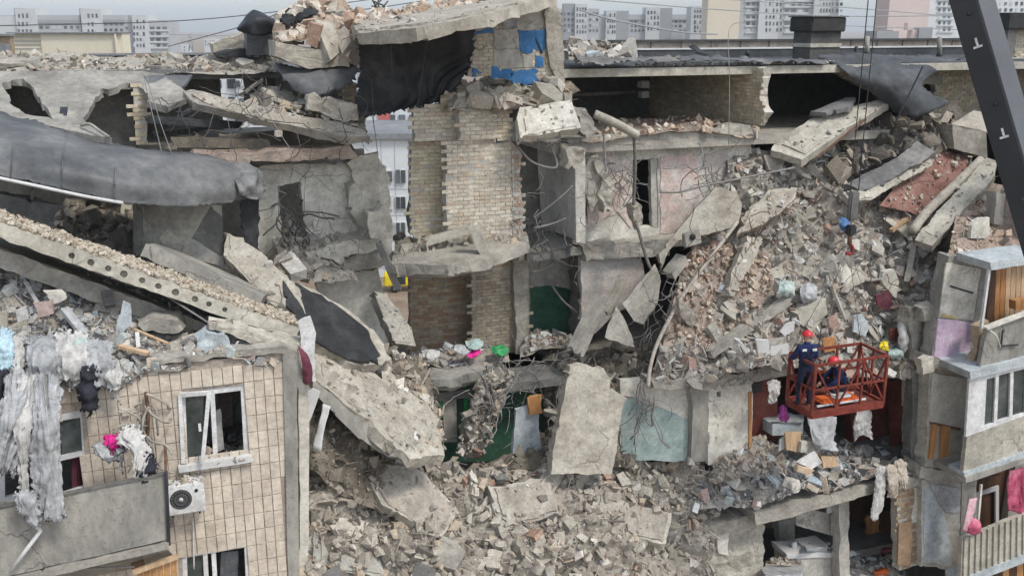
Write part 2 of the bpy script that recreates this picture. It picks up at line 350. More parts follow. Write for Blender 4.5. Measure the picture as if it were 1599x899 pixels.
cl_p = mk('bright_pink_cloth', [(.62, .02, .22), (.78, .04, .32)], 4, .8, .2)
cl_c = mk('crimson_curtain_cloth', [(.33, .05, .10), (.48, .10, .17), (.55, .2, .25)], 3, .9, .2)
cl_m = mk('maroon_cloth', [(.10, .025, .04), (.19, .06, .085)], 3, .9, .2)
cl_b = mk('light_blue_cloth', [(.34, .48, .55), (.47, .60, .66)], 3, .9, .2)
cl_t = mk('tan_cloth', [(.36, .31, .25), (.47, .42, .35)], 3, .95, .12)
navy = mk('navy_uniform', [(.010, .018, .062), (.02, .036, .125)], 7, .85, .9, bscale=18)
navy_d = mk('dark_navy_trousers', [(.008, .011, .028), (.018, .023, .055)], 7, .85, .9, bscale=18)
skin = mk('skin', [(.42, .25, .18), (.48, .29, .21)], 9, .6, .03)
hat = mk('red_helmet', [(.52, .018, .028), (.62, .028, .04)], 6, .35, 0, fine=.03, spec=.5)
refl = mk('reflective_tape', [(.62, .63, .65), (.72, .73, .75)], 9, .4, 0)
orange = mk('orange_plastic', [(.60, .11, .025), (.72, .17, .04)], 6, .5, .05)
yellow = mk('yellow_paint', [(.66, .50, .02), (.76, .60, .03)], 3, .4, .03)
rubber = mk('rubber', [(.015, .015, .016), (.03, .03, .03)], 5, .9, .1)
purple = mk('magenta_cloth', [(.26, .04, .20), (.36, .07, .28)], 5, .9, .2)
pal_grey = mk_pal('grey_rubble', [((0.396, 0.355, 0.300), 5), ((0.473, 0.429, 0.365), 5), ((0.308, 0.276, 0.232), 4), ((0.616, 0.572, 0.500), 1.5), ((0.440, 0.366, 0.280), 3), ((0.187, 0.167, 0.142), 3), ((0.396, 0.265, 0.200), .7)])
pal_white = mk_pal('pale_rubble', [((.43, .40, .355), 5), ((.50, .475, .43), 4), ((.35, .32, .28), 5), ((.64, .63, .60), 1.8), ((.43, .365, .295), 4), ((.23, .21, .185), 3), ((.38, .265, .215), 1.2), ((.44, .49, .51), .3)])
pal_red = mk_pal('brick_rubble', [((0.462, 0.355, 0.271), 5), ((0.528, 0.427, 0.332), 5), ((0.572, 0.505, 0.427), 5), ((0.396, 0.273, 0.204), 2.5), ((0.638, 0.577, 0.494), 2), ((0.319, 0.268, 0.214), 2)])
pal_dark = mk_pal('dark_shaded_rubble', [((0.204, 0.179, 0.145), 5), ((0.288, 0.252, 0.205), 4), ((0.120, 0.106, 0.090), 4), ((0.408, 0.358, 0.290), 2)])  # dark scraps; the low tones also paint the shade of the pit
pal_junk = mk_pal('household_debris', [((.46, .445, .42), 4), ((.38, .365, .34), 4), ((.29, .28, .262), 4), ((.64, .64, .63), 2.2), ((.44, .37, .30), 2), ((.15, .148, .148), 2.2), ((.43, .46, .45), .8), ((.40, .29, .25), .6), ((.42, .49, .54), .4)])
far_g = mk('far_grey_panel', [(.36, .37, .38), (.42, .43, .44)], .08, .9, 0, fine=.05)
far_l = mk('far_haze_pale_panel', [(.47, .48, .48), (.53, .54, .54)], .08, .9, 0, fine=.05)  # pale tone stands in for haze over the distant blocks
far_d = mk('far_dark_panel', [(.27, .28, .29), (.32, .33, .34)], .08, .9, 0, fine=.05)  # darker grey for machine rooms, rails and mast struts
far_y = mk('far_cream_panel', [(.58, .52, .41), (.63, .57, .46)], .08, .9, 0, fine=.04)
far_p = mk('far_rose_panel', [(.56, .46, .43), (.61, .51, .48)], .08, .9, 0, fine=.04)
far_w = mk('white_facade', [(.55, .57, .58), (.66, .68, .69)], .2, .9, 0, fine=.05)
far_win = mk('far_window', [(.07, .08, .09), (.13, .145, .155)], .3, .3, 0, orand=.5)
far_roof = mk('far_roof_edge', [(.17, .18, .19), (.23, .24, .25)], .2, .9, 0)
far_red = mk('far_red_panel', [(.42, .11, .10), (.48, .14, .12)], .2, .9, 0)
cream_m = mk('pale_cream_wall', [(.60, .55, .43), (.66, .61, .49)], .3, .9, .05, fine=.04)  # the wall's own pale cream

# ------------------------------------------------------------------ rubble pieces
def hull(pts):
    bm = bmesh.new(); [bm.verts.new(p) for p in pts]; bmesh.ops.convex_hull(bm, input=bm.verts[:])
    bmesh.ops.delete(bm, geom=[v for v in bm.verts if not v.link_faces], context='VERTS')
    bm.verts.index_update(); bmesh.ops.triangulate(bm, faces=bm.faces[:])
    V = np.array([v.co[:] for v in bm.verts], np.float32); Fc = np.array([[v.index for v in f.verts] for f in bm.faces], np.int32); bm.free(); return V, Fc
POOL = {'chunk': [], 'flake': [], 'stick': [], 'block': []}
def cornered(dx, dy, dz, j):
    c = [Vector((x * dx, y * dy, z * dz)) + Vector((rnd.uniform(-j, j), rnd.uniform(-j, j), rnd.uniform(-j, j) * .6)) for x in (-.5, .5) for y in (-.5, .5) for z in (-.5, .5)]
    for _ in range(rnd.choice((0, 1, 1, 2))): k = rnd.randrange(len(c)); q = c.pop(k); c += [q * Vector((.45, 1, 1)).x if False else Vector((q.x * rnd.uniform(.2, .6), q.y, q.z)), Vector((q.x, q.y * rnd.uniform(.2, .6), q.z * rnd.uniform(.6, 1)))]
    return hull(c)
def polyflake(th):
    k = rnd.choice((4, 4, 5)); a0 = rnd.uniform(0, 6); P = []
    for i in range(k): t = a0 + 6.283 * (i + rnd.uniform(-.28, .28)) / k; rr = rnd.uniform(.38, .68); P.append((math.cos(t) * rr, math.sin(t) * rr * .8))
    e_ = rnd.choice((1, 1, 1.6, 2.6)); P = [(x * e_ ** .5, y / e_ ** .5) for x, y in P]
    return hull([Vector((x * s, y * s, z)) for x, y in P for z, s in ((-th / 2, rnd.uniform(.85, 1.05)), (th / 2, 1))])
for _ in range(12): POOL['chunk'].append(cornered(rnd.uniform(.7, 1), rnd.uniform(.45, .8), rnd.uniform(.28, .6), .13))
for _ in range(12): POOL['flake'].append(polyflake(rnd.uniform(.05, .16)))
for _ in range(8): POOL['stick'].append(hull([Vector((x + rnd.uniform(-.1, .1), y + rnd.uniform(-.02, .02), z + rnd.uniform(-.02, .02))) for x in (-.9, .9) for y in (-.06, .06) for z in (-.03, .03)]))
for _ in range(10): POOL['block'].append(cornered(1, rnd.uniform(.5, .7), rnd.uniform(.3, .42), .05))
CHUNK_ME = []; USED = set()
def rotm():
    q = npr.normal(size=4); q /= np.linalg.norm(q); a, b, c, d = q
    return np.array([[1 - 2 * (c * c + d * d), 2 * (b * c - a * d), 2 * (b * d + a * c)], [2 * (b * c + a * d), 1 - 2 * (b * b + d * d), 2 * (c * d - a * b)], [2 * (b * d - a * c), 2 * (c * d + a * b), 1 - 2 * (b * b + c * c)]])
def scatter(name, spots, mat, mix, parent=None, label=None, cat=None, kind='stuff'):
    """loose pieces too many to count, one mesh; spots: (point, size)"""
    kinds = [k for k, _ in mix]; wt = np.array([x for _, x in mix], float); wt /= wt.sum(); VV, FF, base = [], [], 0
    for p, s in spots:
        V, Fc = POOL[kinds[npr.choice(len(kinds), p=wt)]][npr.randint(8)]
        VV.append((V * s) @ rotm().T + np.array(p[:])); FF.append(Fc + base); base += len(V)
    V = np.concatenate(VV); Fc = np.concatenate(FF)
    me = bpy.data.meshes.new(name); me.vertices.add(len(V)); me.vertices.foreach_set('co', V.astype(np.float32).ravel())
    me.loops.add(len(Fc) * 3); me.loops.foreach_set('vertex_index', Fc.ravel()); me.polygons.add(len(Fc)); me.polygons.foreach_set('loop_start', np.arange(0, len(Fc) * 3, 3)); me.update(calc_edges=True); me.shade_flat()
    return tag(link(name, me, mat, parent), label, cat, None, kind)
def chunk_mesh(kind, k, mat):
    key = (kind, k, mat.name)
    for q, me in CHUNK_ME:
        if q == key: return me
    V, Fc = POOL[kind][k]; me = bpy.data.meshes.new(kind)
    bm = bmesh.new(); vs = [bm.verts.new(v) for v in V.tolist()]
    for f in Fc.tolist():
        try: bm.faces.new([vs[i] for i in f])
        except ValueError: pass
    bmesh.ops.subdivide_edges(bm, edges=bm.edges[:], cuts=1, use_grid_fill=True); bmesh.ops.triangulate(bm, faces=bm.faces[:])
    for v in bm.verts: v.co += noise.noise_vector(v.co * 4 + Vector((k * 7, 0, 0))) * .028
    bmesh.ops.recalc_face_normals(bm, faces=bm.faces); bm.to_mesh(me); bm.free(); me.materials.append(mat); CHUNK_ME.append((key, me)); return me
def heap(name, rows, ground, pieces, n, size, mix, label, big=None, zones=None, nu=36, nv=26, amp=.16, lift=.02, seed=1, kmax=3.2):
    """an uneven mound with pieces lying all over it; big = (count, sizes, material, name, label, group): the larger pieces as things of their own"""
    L = Loft(rows); r = random.Random(seed); off = Vector((seed * 13.1, seed * 3.7, 0))
    def surf(u, v):
        p = L(u, v); nn = L.normal(u, v)
        return p + nn * (noise.noise(p * .9 + off) * amp + noise.noise(p * 2.6 + off) * amp * .6 + noise.noise(p * 6 + off) * amp * .25), nn
    V, Fc = [], []
    for j in range(nv + 1):
        for i in range(nu + 1):
            V.append(surf(i / nu, j / nv)[0])
    for j in range(nv):
        for i in range(nu): a = j * (nu + 1) + i; Fc.append((a, a + 1, a + nu + 2, a + nu + 1))
    o = obj(name, V, Fc, ground); tag(o, label, None, None, 'stuff')
    sp = []
    for _ in range(n):
        p, nn = surf(r.random(), r.random()); s = size[0] * (size[1] / size[0]) ** (r.random() ** kmax); sp.append((p + nn * (lift + s * .12), s))
    scatter('rubble', sp, pieces, mix, o)
    for cnt, (s0, s1), bmats, bname, kinds_, bgroup in ([] if not big else big if isinstance(big, list) else [big]):
        for _ in range(cnt):
            u_, v_ = r.uniform(.04, .96), r.uniform(.05, .95); p, nn = surf(u_, v_); s = s0 * (s1 / s0) ** (r.random() ** 1.8)
            kd = r.choice(['chunk', 'block', 'flake', 'flake'] if isinstance(kinds_, str) else kinds_); bm_ = r.choice(bmats); me = chunk_mesh(kd, r.randrange(8), bm_)
            zs = zones[min(len(zones) - 1, int(v_ * len(zones)))]; zp = zs[min(len(zs) - 1, int(u_ * len(zs)))]
            hue = {'concrete': 'grey', 'pale_concrete': 'pale grey', 'beige_concrete': 'beige', 'dusty_white_plaster': 'whitish', 'dark_concrete': 'dark grey', 'pale_wood': 'tan wooden'}.get(bm_.name, 'grey')
            t_ = (s / s0 - 1) / (s1 / s0 - 1); size_ = 'small' if t_ < .1 else 'middling' if t_ < .35 else 'large' if t_ < .7 else 'very large'
            text = f"{size_} {hue} {dict(chunk='angular chunk', block='oblong chunk', flake='flat shard')[kd] if 'slab' not in bname else 'slab fragment'} {zp}"
            if text in USED: continue
            USED.add(text)
            c = bpy.data.objects.new(bname, me); COL.objects.link(c); c.location = p + nn * s * .12; c.rotation_euler = (nn.to_track_quat('Z', 'Y').to_matrix().to_4x4() @ Matrix.Rotation(r.uniform(0, 6.3), 4, 'Z') @ Matrix.Rotation(r.gauss(0, .45), 4, 'X') @ Matrix.Rotation(r.gauss(0, .35), 4, 'Y')).to_euler(); c.scale = (s, s, s)
            tag(c, text, 'rubble chunk', bgroup)
    return surf
def inside(p, poly):
    x, y = p; c = False; n = len(poly)
    for i in range(n):
        x1, y1 = poly[i]; x2, y2 = poly[i - 1]
        if (y1 > y) != (y2 > y) and x < (x2 - x1) * (y - y1) / (y2 - y1) + x1: c = not c
    return c
BRICKS = {}
def brick_mesh(l, h, d, mat, bev=.007):
    key = (l, h, d, mat.name)
    if key not in BRICKS:
        bm = bmesh.new(); boxm(bm, (-l / 2, -d / 2, -h / 2), (l / 2, d / 2, h / 2)); bmesh.ops.bevel(bm, geom=bm.edges[:], offset=bev, segments=1, affect='EDGES')
        me = bpy.data.meshes.new('brick'); bm.to_mesh(me); bm.free(); me.materials.append(mat); BRICKS[key] = me
    return BRICKS[key]
def brickwall(name, poly, pl, mat, bed, parent, bl=.25, bh=.086, thick=.25, holes=(), joint=.011, jag=.05, most=300, drop=.04, unit='brick', seed=3, wonk=.006, bond=.5, bev=.005, proud=.016, **kw):
    """masonry on Y = c or X = c: a mortar core and bricks standing proud of it, each its own piece"""
    r = random.Random(seed); ax = 'Y' if isinstance(pl, (int, float)) else 'X'; cst = pl if ax == 'Y' else pl[1]
    core = plate(name, poly, (pl + proud) if ax == 'Y' else ('X', cst + proud), thick - proud, bed, parent, jag=jag * .6, holes=holes, **kw)
    to2 = (lambda p: (p.x, p.z)) if ax == 'Y' else (lambda p: (p.y, p.z))
    P2 = [to2(unp(x, y, pl)) for x, y in poly]; H2 = [[to2(unp(x, y, pl)) for x, y in h] for h in holes]
    s0, s1 = min(p[0] for p in P2), max(p[0] for p in P2); z0, z1 = min(p[1] for p in P2), max(p[1] for p in P2)
    d = proud * 2; me = brick_mesh(bl - joint, bh - joint, d, mat, bev); spots = []
    nz_ = int((z1 - z0) / bh) + 1
    for k in range(nz_):
        z = z0 + (k + .5) * bh; x = s0 - bl * (bond if k % 2 else 0) + bl / 2
        while x < s1 + bl:
            jx, jz = x + r.uniform(-jag, jag), z + r.uniform(-jag, jag) * .3
            if inside((jx, jz), P2) and not any(inside((x, z), h) for h in H2) and r.random() > drop: spots.append((x, z))
            x += bl
    r.shuffle(spots)
    wm = world_of(core).inverted()
    for i, (x, z) in enumerate(spots[:most]):
        o = bpy.data.objects.new(unit, me); COL.objects.link(o); e = cst + proud + r.uniform(-wonk, wonk)
        o.location = (x, e, z) if ax == 'Y' else (e, x, z); o.rotation_euler = (r.uniform(-1, 1) * wonk * 2, r.uniform(-1, 1) * wonk * 2, (0 if ax == 'Y' else math.pi / 2) + r.uniform(-1, 1) * wonk)
        o.parent = core; o.matrix_parent_inverse = wm
    if len(spots) > most:
        bm = bmesh.new()
        for x, z in spots[most:]:
            l, h = bl - joint, bh - joint; e = cst + proud + r.uniform(-wonk, wonk)
            boxm(bm, (x - l / 2, e - d / 2, z - h / 2), (x + l / 2, e + d / 2, z + h / 2)) if ax == 'Y' else boxm(bm, (e - d / 2, x - l / 2, z - h / 2), (e + d / 2, x + l / 2, z + h / 2))
        tag(bobj(unit + '_field', bm, mat, core), kind='stuff')
    return core

# ================================================================== SETTING: ground and the town behind
def flat(name, lo, hi, z, mat, kind='structure'):
    return tag(obj(name, [(lo[0], lo[1], z), (hi[0], lo[1], z), (hi[0], hi[1], z), (lo[0], hi[1], z)], [(0, 1, 2, 3)], mat), kind=kind)
flat('ground', (-3000, -400), (3000, 4000), 0, earth)
def farpt(x, y, f):
    r = ray(x, y); return CAM + r * (f / r.dot(FH))
UNIT = {}
def unit_box(mat):
    if mat.name not in UNIT:
        bm = bmesh.new(); boxm(bm, (-.5, -.5, -.5), (.5, .5, .5)); me = bpy.data.meshes.new('window'); bm.to_mesh(me); bm.free(); me.materials.append(mat); UNIT[mat.name] = me
    return UNIT[mat.name]
class Far:
    """a building far off, facing the viewer's street direction: blocks and single windows placed on its front"""
    def __init__(s, name, x0, f, label, group='distant panel blocks on the skyline'):
        s.f = f; p = farpt(x0, 60, f); s.root = thing(name, (p.x, p.y, 0), label, 'building', group); s.root.rotation_euler = (0, 0, -YAW)
        s.M = Matrix.Rotation(-YAW, 4, 'Z')
    def L(s, x, y): p = farpt(x, y, s.f); return (p - CAM).dot(RT), p.z
    def w(s, a, f, z): return Vector((CAM.x, CAM.y, 0)) + RT * a + FH * f + Vector((0, 0, z))
    def block(s, x0, x1, yt, mat, name='wall', fwd=0.0, deep=13, zb=0.0):
        a, zt = s.L(x0, yt); b, _ = s.L(x1, yt); f0 = s.f - fwd
        V = [s.w(q, f, z) for z in (zb, zt) for q, f in ((a, f0), (b, f0), (b, f0 + deep), (a, f0 + deep))]
        return obj(name, V, [(0, 3, 2, 1), (4, 5, 6, 7), (0, 1, 5, 4), (1, 2, 6, 5), (2, 3, 7, 6), (3, 0, 4, 7)], mat, s.root)
    def windows(s, xs, ys, wd, ht, mat=None, fwd=0.0):
        rv = random.Random(int(xs[0] * 7 + ys[0] * 3)); me0 = unit_box(mat or far_win); pale = unit_box(far_l)
        for y in ys:
            for x in xs:
                me = pale if mat is None and rv.random() < .16 else me0
                a, z = s.L(x, y); o = bpy.data.objects.new('window', me); COL.objects.link(o); o.location = s.w(a, s.f - fwd, z); k = s.f / FPX
                o.scale = (wd * k * rv.uniform(.75, 1.15), .3, ht * k * rv.uniform(.8, 1.1)); o.rotation_euler = (0, 0, -YAW); adopt(o, s.root)
    def bar(s, x0, x1, y, ht, mat, fwd=.5, name='balcony_rail'):
        a, z = s.L(x0, y); b, _ = s.L(x1, y); k = s.f / FPX * ht / 2
        V = [s.w(q, f, zz) for zz in (z - k, z + k) for q, f in ((a, s.f - fwd), (b, s.f - fwd), (b, s.f), (a, s.f))]
        obj(name, V, [(0, 3, 2, 1), (4, 5, 6, 7), (0, 1, 5, 4), (1, 2, 6, 5), (2, 3, 7, 6), (3, 0, 4, 7)], mat, s.root)
def steps(a, b, n): return [a + (b - a) * (i + .5) / n for i in range(n)]
B = Far('panel_block', 0, 450, 'long grey panel block with two stair towers beyond the cream wall')
B.block(-60, 195, 24, far_g); B.block(-60, 28, 26, far_l, 'end_wall', fwd=.6, deep=2)
for x0, x1, yt in ((26, 57, 14), (128, 159, 15)):
    B.block(x0, x1, yt, far_l, 'stair_tower', fwd=2); B.windows(steps(x0 + 4, x1 - 2, 4), (25, 38, 49), 3, 6, fwd=2); B.block(x0 - 5, x0 + 1, yt - 1, far_d, 'machine_room', fwd=0, deep=9)
B.windows(steps(60, 126, 7), (43,), 5, 4); B.windows(steps(161, 194, 4), (38, 47), 5, 4)
B.bar(60, 126, 34, 5, far_d); B.bar(160, 195, 33, 4, far_d)
B = Far('panel_block', 195, 420, 'shorter grey panel block with a windowed tower above the roof edge')
B.block(195, 263, 32, far_g); B.block(208, 231, 24, far_l, 'stair_tower', fwd=2); B.windows(steps(210, 230, 4), (34, 43, 53, 62, 71), 2.6, 5, fwd=2)
B.block(200, 208, 24, far_d, 'machine_room', fwd=.5, deep=9)
for y in (44, 53, 62, 71): B.windows(steps(233, 262, 3), (y,), 6, 4); B.windows((198, 204), (y,), 3.5, 4); B.bar(233, 263, y + 4, 2.5, far_l)
B = Far('utility_building', 15, 62, 'low building with a blank cream wall behind the ruined roof', None)
B.block(15, 64, 53, cream_m, 'wall', deep=1.0); B.block(64.1, 192, 52, cream_m, 'front_wall', fwd=.15, deep=1.2); B.block(13, 193, 50.5, far_roof, 'roof_cap', fwd=.35, deep=1.6, zb=B.L(20, 52.6)[1]); B.block(182, 184, 53, cream_m, 'pilaster', fwd=.4, deep=.5)
for k in range(4): B.bar(16, 63, 58 + k * 6, .6, far_g, .05, 'panel_joint')
B = Far('brick_annex', -20, 55, 'low reddish brick annex at the very edge beside the cream wall', None)
B.block(-60, 15, 56, brick_d, 'wall', deep=.4); B.block(-60, 17, 53, far_roof, 'roof_cap', fwd=.2, deep=.6, zb=B.L(0, 56.5)[1]); B.block(-60, 16, 69, far_roof, 'lower_roof', fwd=.5, deep=.45)
for x0, x1, yt, f in ((266, 292, 70, 900), (318, 336, 61, 850), (336, 362, 66, 900)):
    B = Far('hazy_tower', x0, f, {266: 'faint low block on the hazy skyline beside the lattice mast', 318: 'faint pale tower on the hazy skyline beside rubble', 336: 'faint wide block on the hazy skyline behind the vent hood'}[x0]); B.block(x0, x1, yt, far_l); B.windows(steps(x0 + 1, x1 - 1, 4), (yt + 4, yt + 9), 2, 3)
# lattice mast
mp = farpt(298, 78, 620); mr = thing('lattice_mast', (mp.x, mp.y, 0), 'thin grey lattice mast standing on the hazy skyline', 'mast')
for a, b in (((295, 80), (297, 52)), ((301, 80), (299, 52)), ((294, 58), (302, 58)), ((294, 65), (302, 65)), ((295, 78), (300, 66)), ((300, 78), (295, 66))):
    tube('strut', [farpt(*a, 620), farpt(*b, 620)], .35, far_d, mr, sides=4, px=False)
# row of blocks on the other side
B = Far('panel_block', 880, 470, 'grey panel block with a tall stair tower behind the blue painted wall')
B.block(872, 936, 14, far_g); B.block(880, 898, 6, far_d, 'machine_room', fwd=.5); B.block(898, 917, 7, far_l, 'stair_tower', fwd=2); B.windows(steps(899, 916, 4), (15, 24, 33, 42, 50), 2.4, 5, fwd=2)
for y in (22, 31, 40, 48): B.windows(steps(919, 935, 3), (y,), 3, 4); B.windows(steps(873, 897, 4), (y,), 3, 4, fwd=.5)
B = Far('panel_block', 940, 480, 'middle grey panel block with two stair towers above the roof parapet')
B.block(936, 1080, 23, far_g); B.block(946, 962, 17, far_l, 'stair_tower', fwd=2); B.block(962, 982, 17.5, far_d, 'machine_room', fwd=.5, deep=9); B.block(1008, 1030, 12, far_l, 'stair_tower', fwd=2); B.block(1030, 1050, 13, far_d, 'machine_room', fwd=.5, deep=9)
B.windows(steps(947, 961, 4), (24, 33, 42, 50), 2.2, 5, fwd=2); B.windows(steps(1009, 1029, 4), (20, 28, 37, 45), 2.6, 5, fwd=2); B.bar(983, 1007, 31, 2, far_d); B.bar(1051, 1080, 31, 2, far_d)
for y in (34, 41, 48): B.windows(steps(984, 1007, 4), (y,), 3, 3.5); B.windows(steps(1032, 1079, 7), (y,), 3.4, 3.5)
B = Far('panel_block', 1080, 460, 'grey stair tower block touching the tall cream gable')
B.block(1080, 1112, 10, far_l); B.windows(steps(1083, 1100, 4), (18, 26, 35, 43, 50), 2.6, 5); B.windows((1105,), (20, 30, 40, 49), 3, 4)
B = Far('tower_block', 1110, 400, 'tall panel tower with a blank cream gable and rows of windows')
B.block(1110, 1161, -90, far_y, 'gable', fwd=1); B.block(1161, 1318, -80, far_g); B.block(1190, 1222, -80, far_l, 'stair_tower', fwd=2); B.block(1276, 1302, -80, far_l, 'stair_tower', fwd=2)
for y in (-2, 7, 17, 27, 37, 47):
    B.windows(steps(1192, 1220, 5), (y,), 2.6, 5.5, fwd=2); B.windows(steps(1277, 1300, 5), (y,), 2.4, 5.5, fwd=2); B.windows(steps(1164, 1189, 3), (y,), 5, 4.5); B.windows(steps(1224, 1274, 5), (y,), 6.5, 5); B.windows(steps(1304, 1317, 2), (y,), 3.5, 5)
    B.bar(1224, 1275, y + 4.2, 2.6, far_l); B.bar(1163, 1189, y + 4.2, 2.6, far_l)
B = Far('tower_block', 1397, 380, 'tall panel tower with a blank rose gable beside the crane boom')
B.block(1397, 1461, -90, far_p, 'gable', fwd=1); B.block(1461, 1620, -80, far_w)
for y in (-4, 6, 16, 26, 36, 46):
    B.windows(steps(1463, 1486, 3), (y,), 4, 5); B.windows(steps(1532, 1600, 8), (y,), 4, 5); B.bar(1463, 1488, y + 4.6, 2, far_l)
B = Far('rooftop_hut', 1365, 150, 'low brownish rooftop structure with pipes in front of the rose gable', None)
B.block(1395, 1455, 47, far_p, deep=5, zb=20); B.block(1366, 1400, 49, far_d, 'shed', fwd=1, deep=5, zb=20); B.block(1418, 1428, 36, far_p, 'chimney', deep=1.5, zb=20); B.block(1434, 1455, 43, far_d, 'flat_roof', fwd=.5, deep=3, zb=20)
# white blocks seen through the breach
B = Far('white_housing_block', 200, 112, 'white housing block with glazed balconies seen through the broken attic', None)
B.block(150, 670, 92, far_w); B.block(562, 578, 96, far_w, 'bay', fwd=.5, deep=1); B.block(588, 606, 96, far_red, 'red_panel', fwd=.25, deep=.5)
for y in (104, 131, 158, 186, 214):
    for x in (205, 262, 318, 340, 362, 395): B.windows((x,), (y,), 12, 13)
    for x0, x1 in ((215, 255), (290, 312), (372, 386)): B.block(x0, x1, y - 8, white_d, 'balcony', fwd=1.1, deep=1, zb=B.L(x0, y + 13)[1]); B.windows(steps(x0, x1, max(2, int((x1 - x0) / 9))), (y - 1,), 7, 9, fwd=1.15)
    B.windows((613, 628, 643), (y,), 9, 13)
B = Far('white_school', 575, 92, 'white panelled building with small square windows seen through the breach', None)
B.block(540, 668, 214, far_w); B.block(538, 670, 208, far_roof, 'roof_edge', fwd=.4, deep=13.5, zb=B.L(600, 217)[1])
for y in (275, 316, 356, 398):
    for x in (583, 605, 626): B.windows((x,), (y,), 17, 22, white); B.windows((x - 4, x + 4), (y,), 6.5, 19, fwd=.1)
    B.bar(541, 668, y + 20, .7, far_g, .04, 'panel_joint')
for x in (594, 615, 637): B.block(x, x + .8, 218, far_g, 'panel_joint', fwd=.03, deep=.1)
# yellow compressor trailer on the ground behind
yp = atZ(632, 453, 0); ct = thing('compressor_trailer', (yp.x, yp.y, 0), 'bright yellow compressor trailer parked on the ground behind the breach', 'trailer')
YM = Matrix.Translation((yp.x, yp.y, 0)) @ Matrix.Rotation(-YAW + .12, 4, 'Z')
box('body', (-1.9, -.7, .55), (1.1, .7, 1.75), yellow, ct, .12, YM); box('cab_panel', (-.9, -.72, .75), (.1, -.69, 1.5), steel_d, ct, 0, YM); box('hood', (1.1, -.6, .55), (1.75, .6, 1.2), steel_d, ct, .05, YM)
for sx in (-.9, .9):
    wv = [YM @ Vector((sx, -.82, .38)), YM @ Vector((sx, -.6, .38))]; wh = tube('wheel', wv, .38, rubber, ct, sides=16, px=False); tube('hub', [wv[0] + (wv[0] - wv[1]) * .1, wv[1]], .16, far_l, wh, sides=10, px=False)
tp = atZ(664, 436, 0)
tr = thing('green_container', (tp.x, tp.y, 0), 'dark green container standing behind the yellow trailer', 'container'); TM = Matrix.Translation((tp.x, tp.y, 0)) @ Matrix.Rotation(-YAW, 4, 'Z')
box('body', (-2.4, 0, .15), (2.6, 2, 2.0), mk('far_green', [(.06, .14, .09), (.09, .18, .12)], 1), tr, .03, TM); box('roof_rim', (-2.5, -.1, 2.0), (2.7, 2.1, 2.12), steel_d, tr, 0, TM)
# overhead wires in the sky
for i, (pts, r) in enumerate([([(-20, 41, 30), (260, 34, 30), (430, 19, 30), (620, -6, 30)], .022), ([(430, 19, 24), (560, 16, 26), (720, -8, 30)], .02), ([(262, 73, 40), (390, 38, 30), (470, 5, 20)], .02), ([(880, -4, 60), (1130, 16, 60), (1330, 26, 60), (1620, 22, 60)], .05), ([(905, 16, 40), (960, 32, 40), (1060, 50, 40), (1120, 54, 40)], .05), ([(1020, -8, 70), (1320, 12, 70), (1600, 36, 70)], .05), ([(1300, 40, 50), (1420, 44, 50), (1600, 50, 50)], .035), ([(265, 54, 60), (360, 56, 60), (420, 58, 60)], .04)]):
    tube('overhead_wire', pts, r, far_d if i > 2 else wire_d, n=14, sides=5, label=['thin cable climbing across the sky from the cream wall to the lifted roof', 'short cable running over the tilted roof panel to the antenna', 'cable rising steeply from the skyline to the bent vent hood', 'highest cable crossing in front of the cream gable', 'cable sagging from the blue wall down to the parapet', 'cable sloping down across the grey tower towards the boom', 'low cable in front of the rose gable', 'faint horizontal cable above the lattice mast'][i], cat='cable')
an = thing('aerial', at(592, 22, 8), 'spiky black television aerial standing on the lifted roof panel', 'antenna')
for a, b in (((592, 24), (590, -12)), ((582, 2), (601, 10)), ((585, 10), (598, -2)), ((578, -6), (588, 12)), ((596, 14), (606, 2)), ((580, 10), (602, 14))): tube('rod', [at(*a, 8), at(*b, 8)], .02, wire_d, an, sides=5, px=False)

# ================================================================== SETTING: the standing parts of the ruined block
F9, F8, F7, F6, AT, RF = LV['f9'], LV['f8'], LV['f7'], LV['f6'], LV['attic'], LV['roof']
west = thing('ruined_block', (-1, 0, 0), 'tiled end of the ruined apartment block, still standing up to its broken top storeys', 'building')
core = thing('ruined_stair_core', (6, 6, 0), 'brick stair core standing alone in the middle of the breach', 'building')
east = thing('ruined_block', (16, 2, 0), 'torn open apartment block under the red basket with loggias still attached', 'building')
# ---- west: tiled facade
wh1 = [(281, 612), (383, 600), (389, 712), (286, 728)]; wh2 = [(284, 863), (388, 845), (394, 960), (289, 980)]
door_h = [(88, 646), (128, 640), (136, 770), (94, 782)]; winL = [(-60, 668), (60, 652), (62, 775), (-60, 800)]
fac = brickwall('tiled_wall', [(-80, 612), (130, 596), (238, 572), (441, 551), (452, 960), (-80, 1040)], 0.0, tile_m, grout, west, bl=.157, bh=.29, thick=.3, holes=[wh1, wh2, door_h, winL], joint=.012, jag=.012, most=300, drop=.012, unit='tile', bond=0, bev=.004, proud=.02, wonk=.007, seed=4)
plate('wall_top', [(236, 572), (236, 562), (442, 541), (462, 550), (462, 568), (441, 552)], -.04, .4, conc, west, jag=.03, rough=.03, seg=.2)
plate('corner_pillar', [(441, 553), (463, 556), (468, 960), (452, 960)], -.03, .5, conc_m, west, jag=.006, step=.3, rough=.006, seg=.4)
plate('inner_wall', [(466, 560), (482, 600), (480, 960), (468, 960)], .5, .2, plaster, west, jag=.02, step=.3)
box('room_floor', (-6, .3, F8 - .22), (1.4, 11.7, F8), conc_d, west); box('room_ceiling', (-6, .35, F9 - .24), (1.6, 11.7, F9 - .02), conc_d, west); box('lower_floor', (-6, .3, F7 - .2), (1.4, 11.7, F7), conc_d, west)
box('room_back_wall', (-6, 4.2, F7), (1.4, 4.35, F9 - .25), plaster_g, west); box('party_wall', (1.45, .55, 3), (1.65, 11.7, F9 - .03), plaster_g, west); box('rear_wall', (-14, 11.7, 0), (1.6, 12, RF - .05), conc_m, west)
